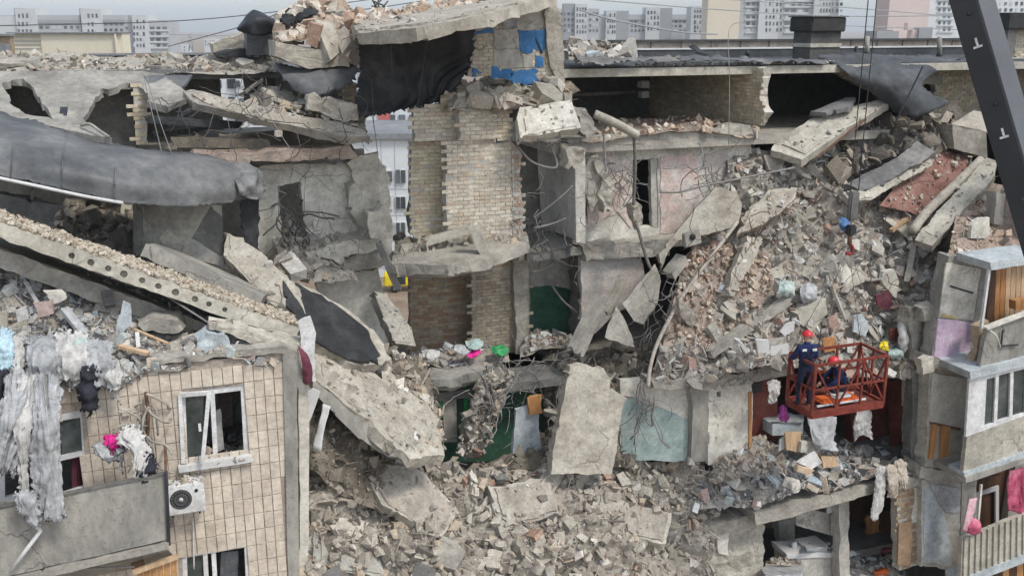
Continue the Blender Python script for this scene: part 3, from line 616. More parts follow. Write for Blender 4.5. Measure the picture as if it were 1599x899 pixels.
def frame_win(name, poly, Y, parent, mat, bars, fw=.06, dp=.09, panes=True, label=None, glassmat=None):
    """a window: an outer frame round the quadrilateral, mullions given as pairs of points, glass behind"""
    P = [at(x, y, Y) for x, y in poly]; c = sum(P, Vector()) / 4
    root = prism(name, P, Vector((0, 1, 0)), dp, mat, parent, holes=[[c + (p - c) * (1 - 2 * fw / max(.2, (p - c).length)) for p in P]])
    if label: root['label'] = label
    for a, b in bars: beam('mullion', at(*a, Y + dp / 2 - .01), at(*b, Y + dp / 2 - .01), dp * .8, fw * 1.1, mat, root, up=Vector((0, 1, 0)))
    return root
W1 = frame_win('window', wh1, .04, west, white, [((331, 606), (337, 720))])
prism('pane', [at(x, y, .1) for x, y in ((286, 620), (318, 616), (316, 716), (290, 720))], Vector((0, 1, 0)), .01, glass, W1)
sash = [at(281, 616, -.02), at(326, 613, -.18), at(316, 722, -.22), at(286, 722, .0)]
for a, b in ((0, 1), (1, 2), (0, 3)): beam('open_sash', sash[a], sash[b], .06, .06, white, W1, up=Vector((0, 1, 0)))
box('handle', (-.02, -.02, -.06), (.02, .02, .06), white, W1, 0, Matrix.Translation(at(312, 667, -.22)))
plate('sill', [(278, 729), (393, 712), (396, 720), (280, 738)], -.1, .16, white_d, W1, jag=.012)
plate('wallpaper', [(336, 606), (362, 603), (364, 665), (340, 668)], 4.1, .02, dirt, west); plate('curtain_strip', [(336, 640), (344, 638), (350, 700), (338, 706)], .5, .02, cl_w, W1, jag=.02)
W2 = frame_win('window', wh2, .04, west, white, [((320, 858), (326, 975)), ((333, 856), (340, 975))]); prism('pane', [at(x, y, .12) for x, y in ((290, 868), (324, 862), (326, 970), (292, 975))], Vector((0, 1, 0)), .01, glass, W2)
sheet('curtain', [[(345, 862, .6), (360, 860, .6), (372, 858, .6)], [(340, 960, .6), (356, 960, .6), (372, 960, .6)]], .01, cl_g, 14, 8, fold=.03, parent=W2)
W3 = frame_win('balcony_door', door_h, .03, west, white_d, [((92, 715), (131, 706))]); W4 = frame_win('window', winL, .03, west, white_d, [((2, 661), (4, 786)), ((2, 700), (60, 692))])
plate('pane', [(93, 650), (126, 645), (129, 705), (95, 712)], .08, .01, glass, W3)
sheet('curtain', [[(112, 700, .2), (120, 695, .2), (129, 690, .2)], [(112, 745, .2), (121, 745, .2), (131, 735, .2)], [(114, 775, .2), (122, 776, .2), (133, 770, .2)]], .01, cl_m, 12, 10, fold=.03, parent=W3)
# balcony
bz = at(258, 742, -1.1)
plate('balcony_parapet', [(-70, 806), (258, 741), (262, 842), (-70, 918)], -1.1, .09, conc_m, west, jag=.008, rough=.008, seg=.3)
plate('balcony_slab', [(-70, 923), (263, 846), (264, 856), (-70, 936)], -1.15, 1.15, conc, west, jag=.015)
beam('rail_post', at(259, 736, -1.12), at(264, 850, -1.12), .05, .05, steel_d, west); beam('top_rail', at(-60, 803, -1.06), at(262, 738, -1.06), .10, .03, conc_d, west)
beam('side_rail', at(259, 738, -1.06), at(259, 738, -1.06) + Vector((0, 1.0, 0)), .04, .03, rust, west)
# junk and the glazed balcony under it
lb = thing('wooden_balcony', at(250, 890, -.9), 'orange wooden balcony front with a sagging tin roof under the concrete parapet', 'balcony')
for k in range(6): a = 214 + k * 10.5; plate('board', [(a, 893 - k * 3.6), (a + 9.7, 890 - k * 3.6), (a + 9.7, 960), (a, 960)], -.95, .03, wood_o, lb, jag=0)
beam('top_rail', at(208, 893, -1.0), at(277, 868, -1.0), .06, .07, wood_l, lb); plate('tin_roof', [(60, 905), (212, 872), (262, 858), (270, 866), (215, 886), (120, 905)], [(60, 905, -.9), (262, 858, -.9), (215, 880, -.5)], .02, conc_m, lb, jag=.02)
beam('wire_rail', at(70, 889, -1.0), at(210, 884, -1.0), .02, .02, wire_m, lb)
plate('dark_board', [(205, 880), (225, 874), (228, 884), (206, 890)], -.97, .02, wood_b, lb)
# ---- roof of the west part
roofw = box('roof_slab', (-14, 8.2, RF - .22), (3.6, 12, RF), felt_r, west)
box('roof_parapet', (-14, 11.75, RF), (3.4, 12.05, RF + .22), conc_d, west); box('parapet_cap', (-14.1, 11.65, RF + .22), (3.4, 12.1, RF + .27), far_roof, west)
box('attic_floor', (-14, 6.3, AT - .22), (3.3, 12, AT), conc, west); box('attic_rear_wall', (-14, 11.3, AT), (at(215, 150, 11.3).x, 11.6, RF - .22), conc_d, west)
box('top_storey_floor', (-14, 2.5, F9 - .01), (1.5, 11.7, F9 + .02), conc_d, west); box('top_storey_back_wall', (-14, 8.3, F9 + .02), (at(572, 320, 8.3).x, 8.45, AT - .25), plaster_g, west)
brickwall('brick_pier', [(206, 132), (229, 136), (229, 226), (212, 222)], 7.2, brick_y, mortar, west, jag=.04, seed=5)
tag(plate('attic_wall', [(120, 125), (206, 125), (212, 235), (120, 235)], 8.0, .2, conc_d, west, jag=.02), 'unlit attic partition')
# ---- west: plastered wall left standing beside the breach
plate('plaster_wall', [(372, 262), (558, 254), (604, 262), (610, 405), (470, 408), (395, 402)], 6.0, .22, plaster, west, jag=.05, holes=[[(434, 290), (470, 284), (478, 370), (440, 374)]], rough=.015, seg=.35)
plate('grey_panel', [(478, 262), (552, 256), (556, 300), (548, 338), (500, 340), (476, 332)], 5.97, .03, plaster, west, jag=.02); plate('grey_panel', [(488, 345), (543, 340), (548, 395), (492, 392)], 5.96, .04, plaster, west, jag=.03)
plate('broken_pier', [(546, 250), (590, 240), (606, 270), (604, 330), (612, 400), (560, 404), (548, 330)], 5.6, .45, conc_l, west, jag=.09, rough=.06, seg=.18)
plate('lower_plaster_wall', [(488, 432), (590, 418), (606, 470), (612, 560), (520, 520)], 6.0, .2, plaster, west, jag=.05, rough=.01)
plate('floor_edge', [(452, 412), (598, 392), (604, 414), (470, 436)], 5.5, 1.2, conc, west, jag=.05, rough=.04, seg=.2); plate('floor_edge', [(474, 392), (592, 368), (600, 388), (480, 412)], 5.2, .8, conc_l, west, jag=.05, rough=.04, seg=.2)
plate('attic_floor_edge', [(282, 240), (420, 238), (545, 228), (560, 246), (440, 254), (300, 256)], 5.3, .8, dirt, west, jag=.04, rough=.03, seg=.2)
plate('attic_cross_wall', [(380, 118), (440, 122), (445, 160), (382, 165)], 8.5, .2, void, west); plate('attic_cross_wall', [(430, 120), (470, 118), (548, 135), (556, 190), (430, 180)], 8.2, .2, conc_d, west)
plate('attic_back_wall', [(272, 216), (540, 200), (556, 236), (276, 240)], 7.2, .2, dust_d, west, jag=.06)
brickwall('brick_end', [(536, 132), (556, 130), (558, 165), (538, 168)], 7.5, brick_y, mortar, west, seed=6)
# ---- the stair core: brick piers
brickwall('brick_pier', [(645, 168), (714, 162), (716, 219), (648, 221)], 5.6, brick_g, mortar, core, bh=.09, jag=.04, seed=11); brickwall('brick_pier', [(642, 222), (698, 221), (700, 372), (640, 366)], 5.9, brick_y, mortar, core, jag=.04, seed=12)
brickwall('brick_pier', [(717, 166), (776, 160), (778, 216), (718, 218)], 5.3, brick_g, mortar, core, bh=.09, jag=.03, seed=13); brickwall('brick_pier', [(776, 165), (796, 163), (797, 220), (778, 217)], 5.32, brick_y, mortar, core, jag=.04, seed=14)
brickwall('brick_pier', [(697, 222), (798, 219), (812, 240), (810, 290), (816, 330), (814, 386), (700, 380)], 5.4, brick_g, mortar, core, bh=.09, jag=.06, seed=15)
plate('plaster_skin', [(722, 262), (760, 226), (790, 230), (800, 268), (770, 290), (730, 300)], 5.405, .025, plaster_g, core, jag=.10, step=.12)
brickwall('brick_pier', [(799, 222), (814, 240), (812, 290), (818, 330), (816, 386), (803, 386)], 5.36, mk_pal('red_broken_brick', [((.36, .26, .20), 3), ((.42, .33, .26), 3), ((.40, .38, .33), 3)], obj_rand=True), mortar, core, bl=.13, jag=.05, seed=16)
plate('green_plaster', [(634, 330), (640, 312), (652, 318), (652, 360), (636, 358)], 6.6, .05, mk('pale_green_paint', [(.17, .27, .20), (.22, .33, .25)], 2), core, jag=.03)
brickwall('brick_wall', [(640, 432), (735, 416), (737, 560), (640, 552)], 7.0, brick_d, mortar_d, core, jag=.03, seed=17); Xw = at(736, 480, 7.0).x
brickwall('brick_wall', [(737, 414), (826, 400), (826, 558), (737, 560)], 6.4, mk_pal('tan_brick', [((.42, .355, .265), 4), ((.37, .30, .22), 3), ((.46, .40, .31), 3), ((.34, .27, .20), 1)], obj_rand=True), mortar_d, core, jag=.03, seed=18); plate('plaster_skin', [(760, 414), (822, 402), (824, 420), (806, 440), (774, 436)], 6.405, .03, plaster_g, core, jag=.08, step=.12)
plate('pier_end', [(800, 398), (824, 404), (828, 556), (806, 552)], 6.2, .3, conc_b, core, jag=.05, rough=.03, seg=.2)
fs = plate('floor_slab', [(612, 412), (700, 414), (760, 404), (826, 378), (822, 362), (612, 392)], [(612, 412, 4.6), (826, 378, 4.6), (700, 370, 6.0)], .24, conc, core, jag=.03, rough=.02, seg=.3)
plate('floor_edge', [(616, 414), (700, 416), (762, 404), (800, 388), (800, 402), (764, 420), (702, 434), (622, 432)], 4.55, .5, conc, core, jag=.012, rough=.01, seg=.3)
box('lower_floor', (3.2, 4.4, F8 - .2), (8.4, 9, F8), conc_d, core); plate('floor_edge', [(630, 590), (700, 592), (768, 572), (770, 586), (704, 610), (632, 606)], 4.2, .5, conc, core, jag=.03, rough=.02, seg=.2)
plate('floor_top', [(628, 560), (760, 548), (772, 572), (700, 592), (630, 592)], [(628, 592, 4.2), (772, 572, 4.2), (690, 552, 5.4)], .2, conc_m, core, jag=.04, rough=.03, seg=.25)
# green room under it
plate('green_wall', [(640, 600), (850, 590), (850, 720), (640, 720)], 5.2, .15, green, core, jag=0); gd = plate('green_door_frame', [(654, 600), (692, 598), (692, 652), (655, 654)], 4.5, .1, green_b, core, jag=0, holes=[[(661, 609), (686, 607), (686, 650), (662, 650)]]); plate('door_leaf', [(662, 610), (678, 609), (678, 650), (663, 650)], 4.57, .04, wood_b, gd, jag=0)
plate('grey_door', [(690, 604), (712, 602), (714, 690), (694, 690)], 4.5, .05, conc_m, core, jag=0); plate('green_post', [(724, 600), (730, 600), (732, 660), (726, 660)], 4.5, .06, green_b, core, jag=0)
box('green_room_floor', (4, 3, F7 - .2), (9, 9, F7), conc_d, core)
# ---- blue painted wall standing above the roof
Xb = at(866, 60, 6.0).x
brickwall('painted_brick_wall', [(733, 62), (742, 38), (866, 6), (868, 128), (838, 130), (730, 118)], 6.0, brick_g, mortar, core, jag=.05, holes=[], seed=21)
for pg in ([(809, 47), (850, 46), (856, 72), (846, 82), (828, 84), (812, 80)], [(836, 88), (849, 90), (849, 104), (836, 104)], [(800, 110), (832, 106), (842, 112), (842, 132), (800, 132)], [(768, 104), (800, 108), (798, 128), (766, 124)], [(738, 106), (752, 112), (744, 122), (736, 118)], [(742, 48), (770, 44), (770, 52), (744, 54)]):
    plate('blue_paint', pg, 5.985, .02, blue, core, jag=.05, step=.1)
plate('plaster_skin', [(770, 46), (808, 44), (812, 84), (832, 86), (834, 106), (772, 102)], 5.99, .015, plaster_g, core, jag=.05); plate('plaster_skin', [(808, 12), (858, 8), (856, 46), (808, 46)], 5.99, .018, plaster_g, core, jag=.03); plate('end_pier', [(852, 14), (868, 8), (880, 40), (882, 128), (866, 130), (856, 80)], 5.9, .3, conc_b, core, jag=.06, rough=.03, seg=.2)
plate('window_recess', [(784, 14), (808, 10), (808, 44), (786, 47)], 5.98, .02, cl_g, core, jag=.01); plate('crack', [(836, 60), (838, 60), (848, 84), (845, 84)], 5.97, .02, bitumen, core, jag=.01)
plate('head_slab', [(700, 172), (716, 152), (800, 146), (880, 156), (880, 170), (790, 168)], 5.2, 1.2, conc, core, jag=.06, rough=.05, seg=.2)
# ---- east: roof, attic, storeys
XE = at(880, 110, 6.0).x
er = box('roof_slab', (XE - .2, 6.0, RF - .22), (40, 12, RF - .03), conc_l, east)
box('roofing', (XE - .1, 6.15, RF - .03), (40, 11.5, RF), felt_k, east); box('roof_parapet', (XE - .2, 11.7, RF - .2), (44, 12, RF + .47), mk('brown_coping', [(.22, .19, .165), (.31, .28, .245)], 2), east); box('parapet_cap', (XE - .2, 11.6, RF + .47), (44, 12.1, RF + .53), mk('cap_black', [(.05, .05, .05), (.08, .08, .08)], 2), east); box('felt_upstand', (XE, 11.5, RF), (44, 11.699, RF + .24), felt_k, east); box('white_flashing', (XE + 1.5, 11.47, RF + .24), (44, 11.699, RF + .285), white_d, east)
for k in range(26): box('parapet_joint', (XE + k * 1.05, 11.66, RF + .29), (XE + k * 1.05 + .03, 11.699, RF + .468), conc_d, east)
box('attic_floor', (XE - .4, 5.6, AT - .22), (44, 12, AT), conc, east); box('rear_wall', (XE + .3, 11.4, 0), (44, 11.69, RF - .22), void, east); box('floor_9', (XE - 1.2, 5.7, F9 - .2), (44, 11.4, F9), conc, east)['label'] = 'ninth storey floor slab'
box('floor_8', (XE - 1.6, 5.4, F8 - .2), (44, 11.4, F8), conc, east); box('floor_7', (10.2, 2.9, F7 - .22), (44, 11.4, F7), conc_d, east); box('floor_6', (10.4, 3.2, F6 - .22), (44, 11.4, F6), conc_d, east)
Xc = atX(1190, 150, 0) if False else at(1188, 150, 5.6)
brickwall('attic_brick_wall', [(1192, 106), (1010, 106), (960, 180), (1184, 196), (1194, 176), (1186, 150)], ('X', Xc.x), brick_y, mortar, east, jag=.06, seed=24, thick=.25)
brickwall('attic_brick_wall', [(1300, 112), (1440, 112), (1528, 104), (1534, 205), (1440, 182)], 7.6, brick_y, mortar, east, jag=.03, seed=25, holes=[[(1442, 132), (1460, 132), (1462, 152), (1444, 150)]])
plate('lintel', [(1436, 118), (1472, 118), (1472, 131), (1436, 131)], 7.55, .2, conc_l, east)
brickwall('attic_brick_wall', [(1548, 98), (1620, 96), (1620, 215), (1560, 215)], 7.4, brick_y, mortar, east, jag=.03, seed=26)
plate('ledge', [(1548, 92), (1625, 90), (1625, 112), (1552, 112)], 7.3, .4, conc_l, east); brickwall('chimney', [(1584, 42), (1630, 40), (1630, 92), (1586, 92)], 8.5, brick_y, mortar, east, seed=27)
tube('attic_pipe', [(880, 150, 9.5), (950, 146, 9.6), (1008, 143, 9.8)], .06, conc_d, east); 
for q in ((1002, 128, 1014, 138), (1002, 144, 1014, 153), (877, 132, 897, 147)): plate('pale_box', [(q[0], q[1]), (q[2], q[1] - 1), (q[2], q[3]), (q[0], q[3])], 9.3, .25, white_d, east)  # white boxes stand in for daylight through small attic openings
# pink storey
ph = [(988, 250), (1028, 247), (1028, 356), (989, 356)]
plate('pink_wall', [(914, 228), (1172, 214), (1182, 330), (1040, 372), (914, 380)], 6.0, .2, plaster, east, jag=.03, holes=[ph])
plate('pink_paint', [(918, 262), (945, 246), (985, 248), (986, 356), (962, 330), (930, 352), (918, 348)], 5.975, .02, pink, east, jag=.06, step=.12); plate('pink_paint', [(1031, 246), (1085, 240), (1096, 262), (1090, 300), (1102, 330), (1060, 362), (1031, 364)], 5.975, .02, pink, east, jag=.06, step=.12)
plate('pink_paint', [(1100, 240), (1140, 232), (1150, 290), (1110, 300)], 5.975, .02, pink_l, east, jag=.08, step=.12)
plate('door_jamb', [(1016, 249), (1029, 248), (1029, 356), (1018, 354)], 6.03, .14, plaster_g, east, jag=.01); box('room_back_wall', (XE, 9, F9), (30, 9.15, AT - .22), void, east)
plate('ceiling_edge', [(886, 218), (1000, 208), (1172, 196), (1178, 212), (1000, 226), (900, 232)], 5.6, .6, conc, east, jag=.04, rough=.03, seg=.2)
cw = plate('cross_wall', [(905, 232), (838, 226), (846, 352), (905, 378)], ('X', at(906, 300, 5.2).x), .14, plaster_g, east, jag=.02, rough=.008); plate('cross_wall_end', [(898, 232), (914, 232), (914, 380), (900, 378)], 5.15, .06, plaster, east, jag=.012)
plate('stair_back_wall', [(795, 190), (905, 190), (905, 380), (795, 380)], 8.6, .2, plaster_g, east)
plate('floor_edge', [(905, 382), (1040, 372), (1046, 400), (914, 408)], 5.6, .5, conc, east, jag=.05, rough=.05, seg=.18); plate('stair_floor', [(810, 378), (905, 378), (884, 392), (822, 400)], [(822, 400, 5.4), (884, 392, 5.4), (850, 372, 7)], .18, conc_d, east, jag=.04)
plate('pale_pink_wall', [(908, 404), (1000, 394), (1010, 470), (960, 490), (930, 520), (908, 500)], 5.8, .2, pink_l, east, jag=.05, rough=.02)
gw = plate('stair_wall', [(826, 394), (902, 398), (904, 528), (828, 528)], 7.2, .2, plaster_g, east, jag=.02); plate('green_paint', [(828, 448), (862, 446), (902, 454), (902, 528), (829, 528)], 7.18, .015, green, east, jag=.015); plate('wall_end', [(900, 404), (912, 402), (914, 520), (902, 524)], 6.2, .5, conc_d, east, jag=.03, rough=.03, seg=.2)
plate('stair_ceiling', [(826, 386), (905, 384), (902, 402), (828, 404)], 6.4, .8, conc_d, east, jag=.03)
# teal storey and the rooms below
plate('teal_wall', [(968, 592), (1082, 596), (1082, 720), (968, 720)], 3.2, .2, plaster, east, jag=.05); plate('teal_paint', [(970, 640), (985, 618), (1010, 632), (1040, 640), (1078, 658), (1080, 720), (970, 720)], 3.175, .02, teal, east, jag=.05, step=.12)
plate('corner_column', [(1078, 604), (1106, 598), (1108, 720), (1080, 720)], 3.0, .5, conc_m, east, jag=.02, rough=.02, seg=.25)
plate('floor_edge', [(1018, 596), (1108, 590), (1240, 566), (1240, 584), (1110, 608), (1020, 606)], 2.7, .6, conc, east, jag=.03, rough=.02, seg=.25)
wp = plate('papered_wall', [(1106, 606), (1176, 592), (1174, 720), (1106, 726)], 3.0, .15, plaster, east, jag=.012, holes=[[(1119, 612), (1126, 610), (1126, 619), (1120, 620)]])
for x, y in ((1117, 647), (1133, 642), (1117, 682), (1141, 640), (1158, 640), (1165, 640), (1164, 680), (1140, 688), (1120, 662), (1148, 664)): plate('mark', [(x, y), (x + 3, y - 1), (x + 2, y + 5)], 2.99, .01, plaster_g, wp, jag=0)
plate('doorway', [(1172, 596), (1214, 586), (1214, 700), (1172, 706)], 3.4, .1, redbrown, east, jag=.01); plate('door_post', [(1169, 612), (1174, 611), (1174, 704), (1170, 706)], 2.97, .1, wood_o, east, jag=.005)
box('room_back_wall', (10, 7.5, F6), (30, 7.7, F8 - .2), wood_b, east)
plate('floor_edge', [(1178, 802), (1370, 752), (1444, 742), (1444, 758), (1372, 768), (1240, 806), (1180, 820)], 1.9, .8, conc, east, jag=.025, rough=.02, seg=.25); plate('floor_edge', [(1040, 840), (1178, 803), (1180, 822), (1040, 860)], 2.2, .6, conc, east, jag=.05, rough=.04, seg=.2)
plate('cross_wall_end', [(1310, 772), (1326, 766), (1328, 960), (1312, 960)], 2.4, .3, plaster_g, east, jag=.03, rough=.02, seg=.2); plate('broken_wall', [(1100, 800), (1180, 808), (1192, 830), (1190, 960), (1080, 960)], 2.5, .4, conc_l, east, jag=.08, rough=.07, seg=.14)
plate('plaster_skin', [(1120, 826), (1138, 824), (1138, 868), (1122, 864)], 2.42, .05, plaster, east, jag=.03); plate('room_wall', [(1188, 812), (1316, 782), (1316, 960), (1190, 960)], 5.0, .15, conc_m, east); 
plate('wall_panel', [(1216, 806), (1240, 800), (1242, 870), (1230, 890), (1218, 880)], 4.2, .2, plaster_g, east)
plate('wardrobe_wall', [(1328, 600), (1416, 592), (1416, 712), (1330, 712)], 4.0, .3, redbrown, east, jag=.01); plate('door_panel', [(1390, 596), (1416, 592), (1418, 700), (1394, 706)], 3.4, .1, redbrown, east, jag=.01)
plate('brown_recess', [(1322, 770), (1404, 752), (1404, 960), (1322, 960)], 4.6, .1, wood_b, east); plate('wood_panel', [(1354, 806), (1376, 802), (1378, 872), (1356, 866)], 3.8, .1, wood_o, east); plate('wood_panel', [(1376, 800), (1400, 796), (1402, 878), (1378, 874)], 3.7, .1, wood_b, east)
brickwall('brick_pier', [(1400, 752), (1442, 746), (1436, 880), (1404, 890)], 2.0, brick_d, mortar, east, seed=31, jag=.04); plate('cream_skin', [(1428, 762), (1442, 758), (1440, 812), (1424, 816)], 1.97, .03, plaster, east, jag=.05); plate('tan_board', [(1404, 818), (1424, 812), (1422, 884), (1402, 882)], 1.95, .05, mk('tan_board', [(.28, .19, .12), (.36, .25, .165)], 2), east, jag=.01)
plate('wall_panel', [(1440, 748), (1502, 752), (1500, 890), (1438, 884)], 1.8, .25, plaster_g, east, jag=.03, rough=.02); plate('blue_paper', [(1444, 762), (1452, 764), (1474, 800), (1488, 860), (1486, 884), (1442, 876)], 1.785, .012, paleblue, east, jag=.03); plate('grey_paper', [(1446, 752), (1500, 756), (1498, 800), (1480, 800), (1456, 764)], 1.78, .012, cl_g, east, jag=.06)
plate('inner_wall', [(1414, 590), (1446, 576), (1446, 742), (1416, 720)], 2.6, .15, conc_l, east, jag=.03)
plate('pillar', [(1424, 575), (1444, 570), (1440, 735), (1422, 735)], 2.2, .3, conc_d, east, jag=.03, rough=.02, seg=.2)

fx0 = at(1650, 300, 1.8).x
efw = box('front_wall', (fx0, 1.8, 0), (44, 2.1, RF - .055), conc_m, east); fx1 = at(1660, 300, 6.0).x; box('roof_slab_front', (fx1, 2.1, RF - .3), (44, 5.99, RF - .06), conc_l, east)
for i in range(6):
    for k in range(9):
        wx, wz = fx0 + 1.2 + i * 3.4, RF - 3.4 - k * 2.75
        if wz > 0 and wx + 1.6 < 44: wq = box('window', (wx, 1.74, wz), (wx + 1.5, 1.83, wz + 1.4), white_d, east); box('pane', (wx + .08, 1.72, wz + .08), (wx + 1.42, 1.739, wz + 1.32), glass, wq)

# ---- east: corner wall and the loggias
plate('corner_wall', [(1482, 400), (1546, 408), (1524, 572), (1454, 560)], 1.8, .35, conc_m, east, jag=.025, rough=.02, seg=.3)
cp = plate('painted_panel', [(1478, 410), (1532, 420), (1520, 500), (1466, 495)], 1.77, .03, plaster, east, jag=.015); plate('painted_panel', [(1465, 497), (1519, 504), (1512, 568), (1458, 556)], 1.765, .03, lilac, east, jag=.015); plate('crack', [(1484, 445), (1520, 456), (1520, 459), (1484, 448)], 1.75, .01, bitumen, east, jag=.005); plate('yellow_streak', [(1472, 490), (1494, 495), (1493, 498), (1471, 494)], 1.75, .01, mk('ochre', [(.45, .32, .08), (.5, .4, .2)], 4), east, jag=.005)
plate('corner_wall', [(1452, 566), (1518, 578), (1504, 742), (1444, 728)], 1.85, .35, conc_l, east, jag=.02, rough=.015, seg=.3)
plate('cream_panel', [(1456, 582), (1512, 592), (1506, 668), (1452, 660)], 1.82, .03, mk('cream_panel', [(.50, .475, .42), (.57, .545, .49)], 1.5), east, jag=.012)
for q in ([(1456, 662), (1464, 663), (1458, 718), (1451, 716)], [(1470, 664), (1484, 666), (1482, 724), (1468, 722)]): plate('wood_slat', q, 1.79, .05, wood_o, east, jag=.004)
plate('rusty_batten', [(1453, 658), (1500, 668), (1500, 672), (1453, 662)], 1.80, .03, rust, east, jag=.004); plate('floor_edge', [(1440, 728), (1510, 742), (1506, 760), (1436, 746)], 1.7, .6, conc, east, jag=.04, rough=.03, seg=.2)
plate('floor_edge', [(1450, 556), (1524, 570), (1520, 584), (1446, 572)], 1.7, .6, conc, east, jag=.03, rough=.03, seg=.2); plate('loose_lump', [(1438, 562), (1458, 558), (1460, 578), (1440, 586)], 1.5, .25, conc_l, east, jag=.04, rough=.04, seg=.1)
LY = .9
def loggia(label, parap, mat, roofp=None, roofm=None, winp=None, trim=None, back=None, backm=None, ribs=0):
    c = at(parap[0][0], parap[0][1], LY); t = thing('loggia', c, label, 'loggia')
    pp = plate('parapet', parap, LY, .12, mat, t, jag=.008, rough=.004)
    if ribs:
        (x0, y0), (x1, y1), (x2, y2), (x3, y3) = parap
        for k in range(ribs):
            u = (k + .5) / ribs; a = (x0 + (x1 - x0) * u, y0 + (y1 - y0) * u); b = (x3 + (x2 - x3) * u, y3 + (y2 - y3) * u); beam('rib', at(*a, LY - .02), at(*b, LY - .02), .05, .04, mat, pp, up=Vector((0, 1, 0)))
    if roofp: plate('roof', roofp, LY - .1, 1.0, roofm, t, jag=.01)
    if trim: plate('drip_trim', trim, LY - .06, .5, paleblue, t, jag=.006)
    if back: plate('back_wall', back, LY + 1.1, .05, backm, t, jag=0)
    return t
t = loggia('top loggia lined with orange wood, its frame stripped of glass', [(1542, 512), (1640, 476), (1640, 552), (1526, 590)], conc_m, [(1546, 410), (1640, 396), (1640, 408), (1548, 422)], paleblue, None, None, [(1540, 400), (1640, 396), (1640, 560), (1530, 560)], wood_l)
for k in range(9): plate('board', [(1556 + k * 8, 416 - k), (1563.3 + k * 8, 415 - k), (1559 + k * 8, 512), (1552 + k * 8, 512)], LY + 1.0, .03, wood_o if k < 2 else wood_l, t, jag=0)
plate('dark_post', [(1546, 424), (1556, 422), (1550, 506), (1540, 508)], LY + .5, .1, wood_b, t, jag=0); plate('shelf_board', [(1586, 470), (1640, 462), (1640, 478), (1586, 484)], LY + .5, .2, wood_o, t, jag=0)
beam('frame_post', at(1545, 416, LY), at(1532, 512, LY), .06, .06, white, t); beam('top_rail', at(1538, 512, LY - .03), at(1640, 474, LY - .03), .16, .05, plaster, t); 
for a, b in (((1566, 515), (1563, 540)), ((1563, 540), (1590, 538))): beam('bracket', at(*a, LY - .05), at(*b, LY - .05), .03, .03, steel_d, t)
tube('loose_cable', [(1546, 516, LY - .1), (1556, 525, LY - .12), (1562, 542, LY - .1)], .02, plaster, t); plate('insulation', [(1530, 508), (1545, 502), (1544, 530), (1532, 540), (1526, 566), (1520, 566)], LY + .3, .2, mk('tan_foam', [(.32, .25, .17), (.42, .34, .24)], 4), t, jag=.05, rough=.04, seg=.12)
t = loggia('middle loggia with white plastic windows above a pale parapet', [(1510, 682), (1640, 634), (1640, 690), (1504, 740)], conc_l, [(1514, 580), (1640, 548), (1640, 562), (1516, 592)], paleblue, None, [(1506, 738), (1640, 692), (1640, 704), (1506, 752)], [(1500, 590), (1640, 570), (1640, 740), (1500, 740)], wood_b)
plate('side_panel', [(1514, 590), (1536, 584), (1530, 674), (1508, 682)], LY, .06, white, t, jag=0)
wn = plate('window', [(1534, 586), (1640, 556), (1640, 634), (1530, 674)], LY + .01, .07, white, t, jag=0, holes=[[(1541, 592), (1555, 588), (1552, 660), (1537, 665)], [(1560, 586), (1578, 581), (1576, 651), (1557, 657)], [(1583, 580), (1602, 575), (1601, 644), (1581, 650)]])
for q in ([(1541, 592), (1555, 588), (1552, 660), (1537, 665)], [(1560, 586), (1578, 581), (1576, 651), (1557, 657)], [(1583, 580), (1602, 575), (1601, 644), (1581, 650)]): plate('pane', q, LY + .06, .01, glass, wn, jag=0)
plate('plant', [(1537, 640), (1545, 604), (1552, 640), (1550, 662), (1538, 662)], LY + .4, .1, mk('leaf_green', [(.03, .07, .025), (.06, .11, .04)], 9), t, jag=.05, rough=.04, seg=.1); plate('cardboard_box', [(1559, 618), (1576, 614), (1575, 648), (1558, 652)], LY + .4, .3, wood_l, t, jag=0)
t = loggia('open lower loggia with ribbed white parapet and crimson curtains', [(1502, 842), (1640, 786), (1640, 848), (1500, 905)], conc_l, [(1508, 745), (1640, 702), (1640, 710), (1508, 754)], conc_m, None, [(1500, 905), (1640, 850), (1640, 862), (1500, 917)], [(1500, 750), (1640, 730), (1640, 900), (1500, 900)], wood_b, ribs=15)
plate('inner_window', [(1524, 770), (1560, 758), (1560, 830), (1524, 842)], LY + 1.0, .05, white_d, t, jag=0, holes=[[(1529, 774), (1555, 766), (1555, 826), (1529, 834)]]); beam('frame_post', at(1532, 756, LY), at(1527, 812, LY), .05, .05, plaster, t)
plate('side_board', [(1502, 754), (1526, 748), (1524, 838), (1500, 844)], LY + .2, .04, conc_m, t, jag=.02)
sheet('crimson_curtain', [[(1574, 733, LY + .1), (1588, 730, LY + .1), (1604, 726, LY + .1), (1625, 720, LY + .1)], [(1572, 770, LY + .1), (1590, 770, LY + .1), (1606, 766, LY + .1), (1625, 762, LY + .1)], [(1572, 795, LY + .1), (1588, 800, LY + .1), (1605, 805, LY + .1), (1625, 800, LY + .1)]], .012, cl_c, 40, 16, fold=.05, ffreq=5, label='crimson pink curtains hanging in the open lower loggia', cat='curtain')
sheet('pink_towel', [[(1514, 779, LY - .1), (1520, 778, LY - .1), (1526, 777, LY - .1)], [(1508, 805, LY - .14), (1515, 805, LY - .16), (1521, 804, LY - .14)], [(1502, 828, LY - .12), (1509, 830, LY - .15), (1514, 829, LY - .12)]], .03, mk('pale_pink_cloth', [(.55, .32, .36), (.62, .42, .45)], 3), 10, 12, amp=.03, label='pale pink towel hung over the ribbed parapet', cat='towel')
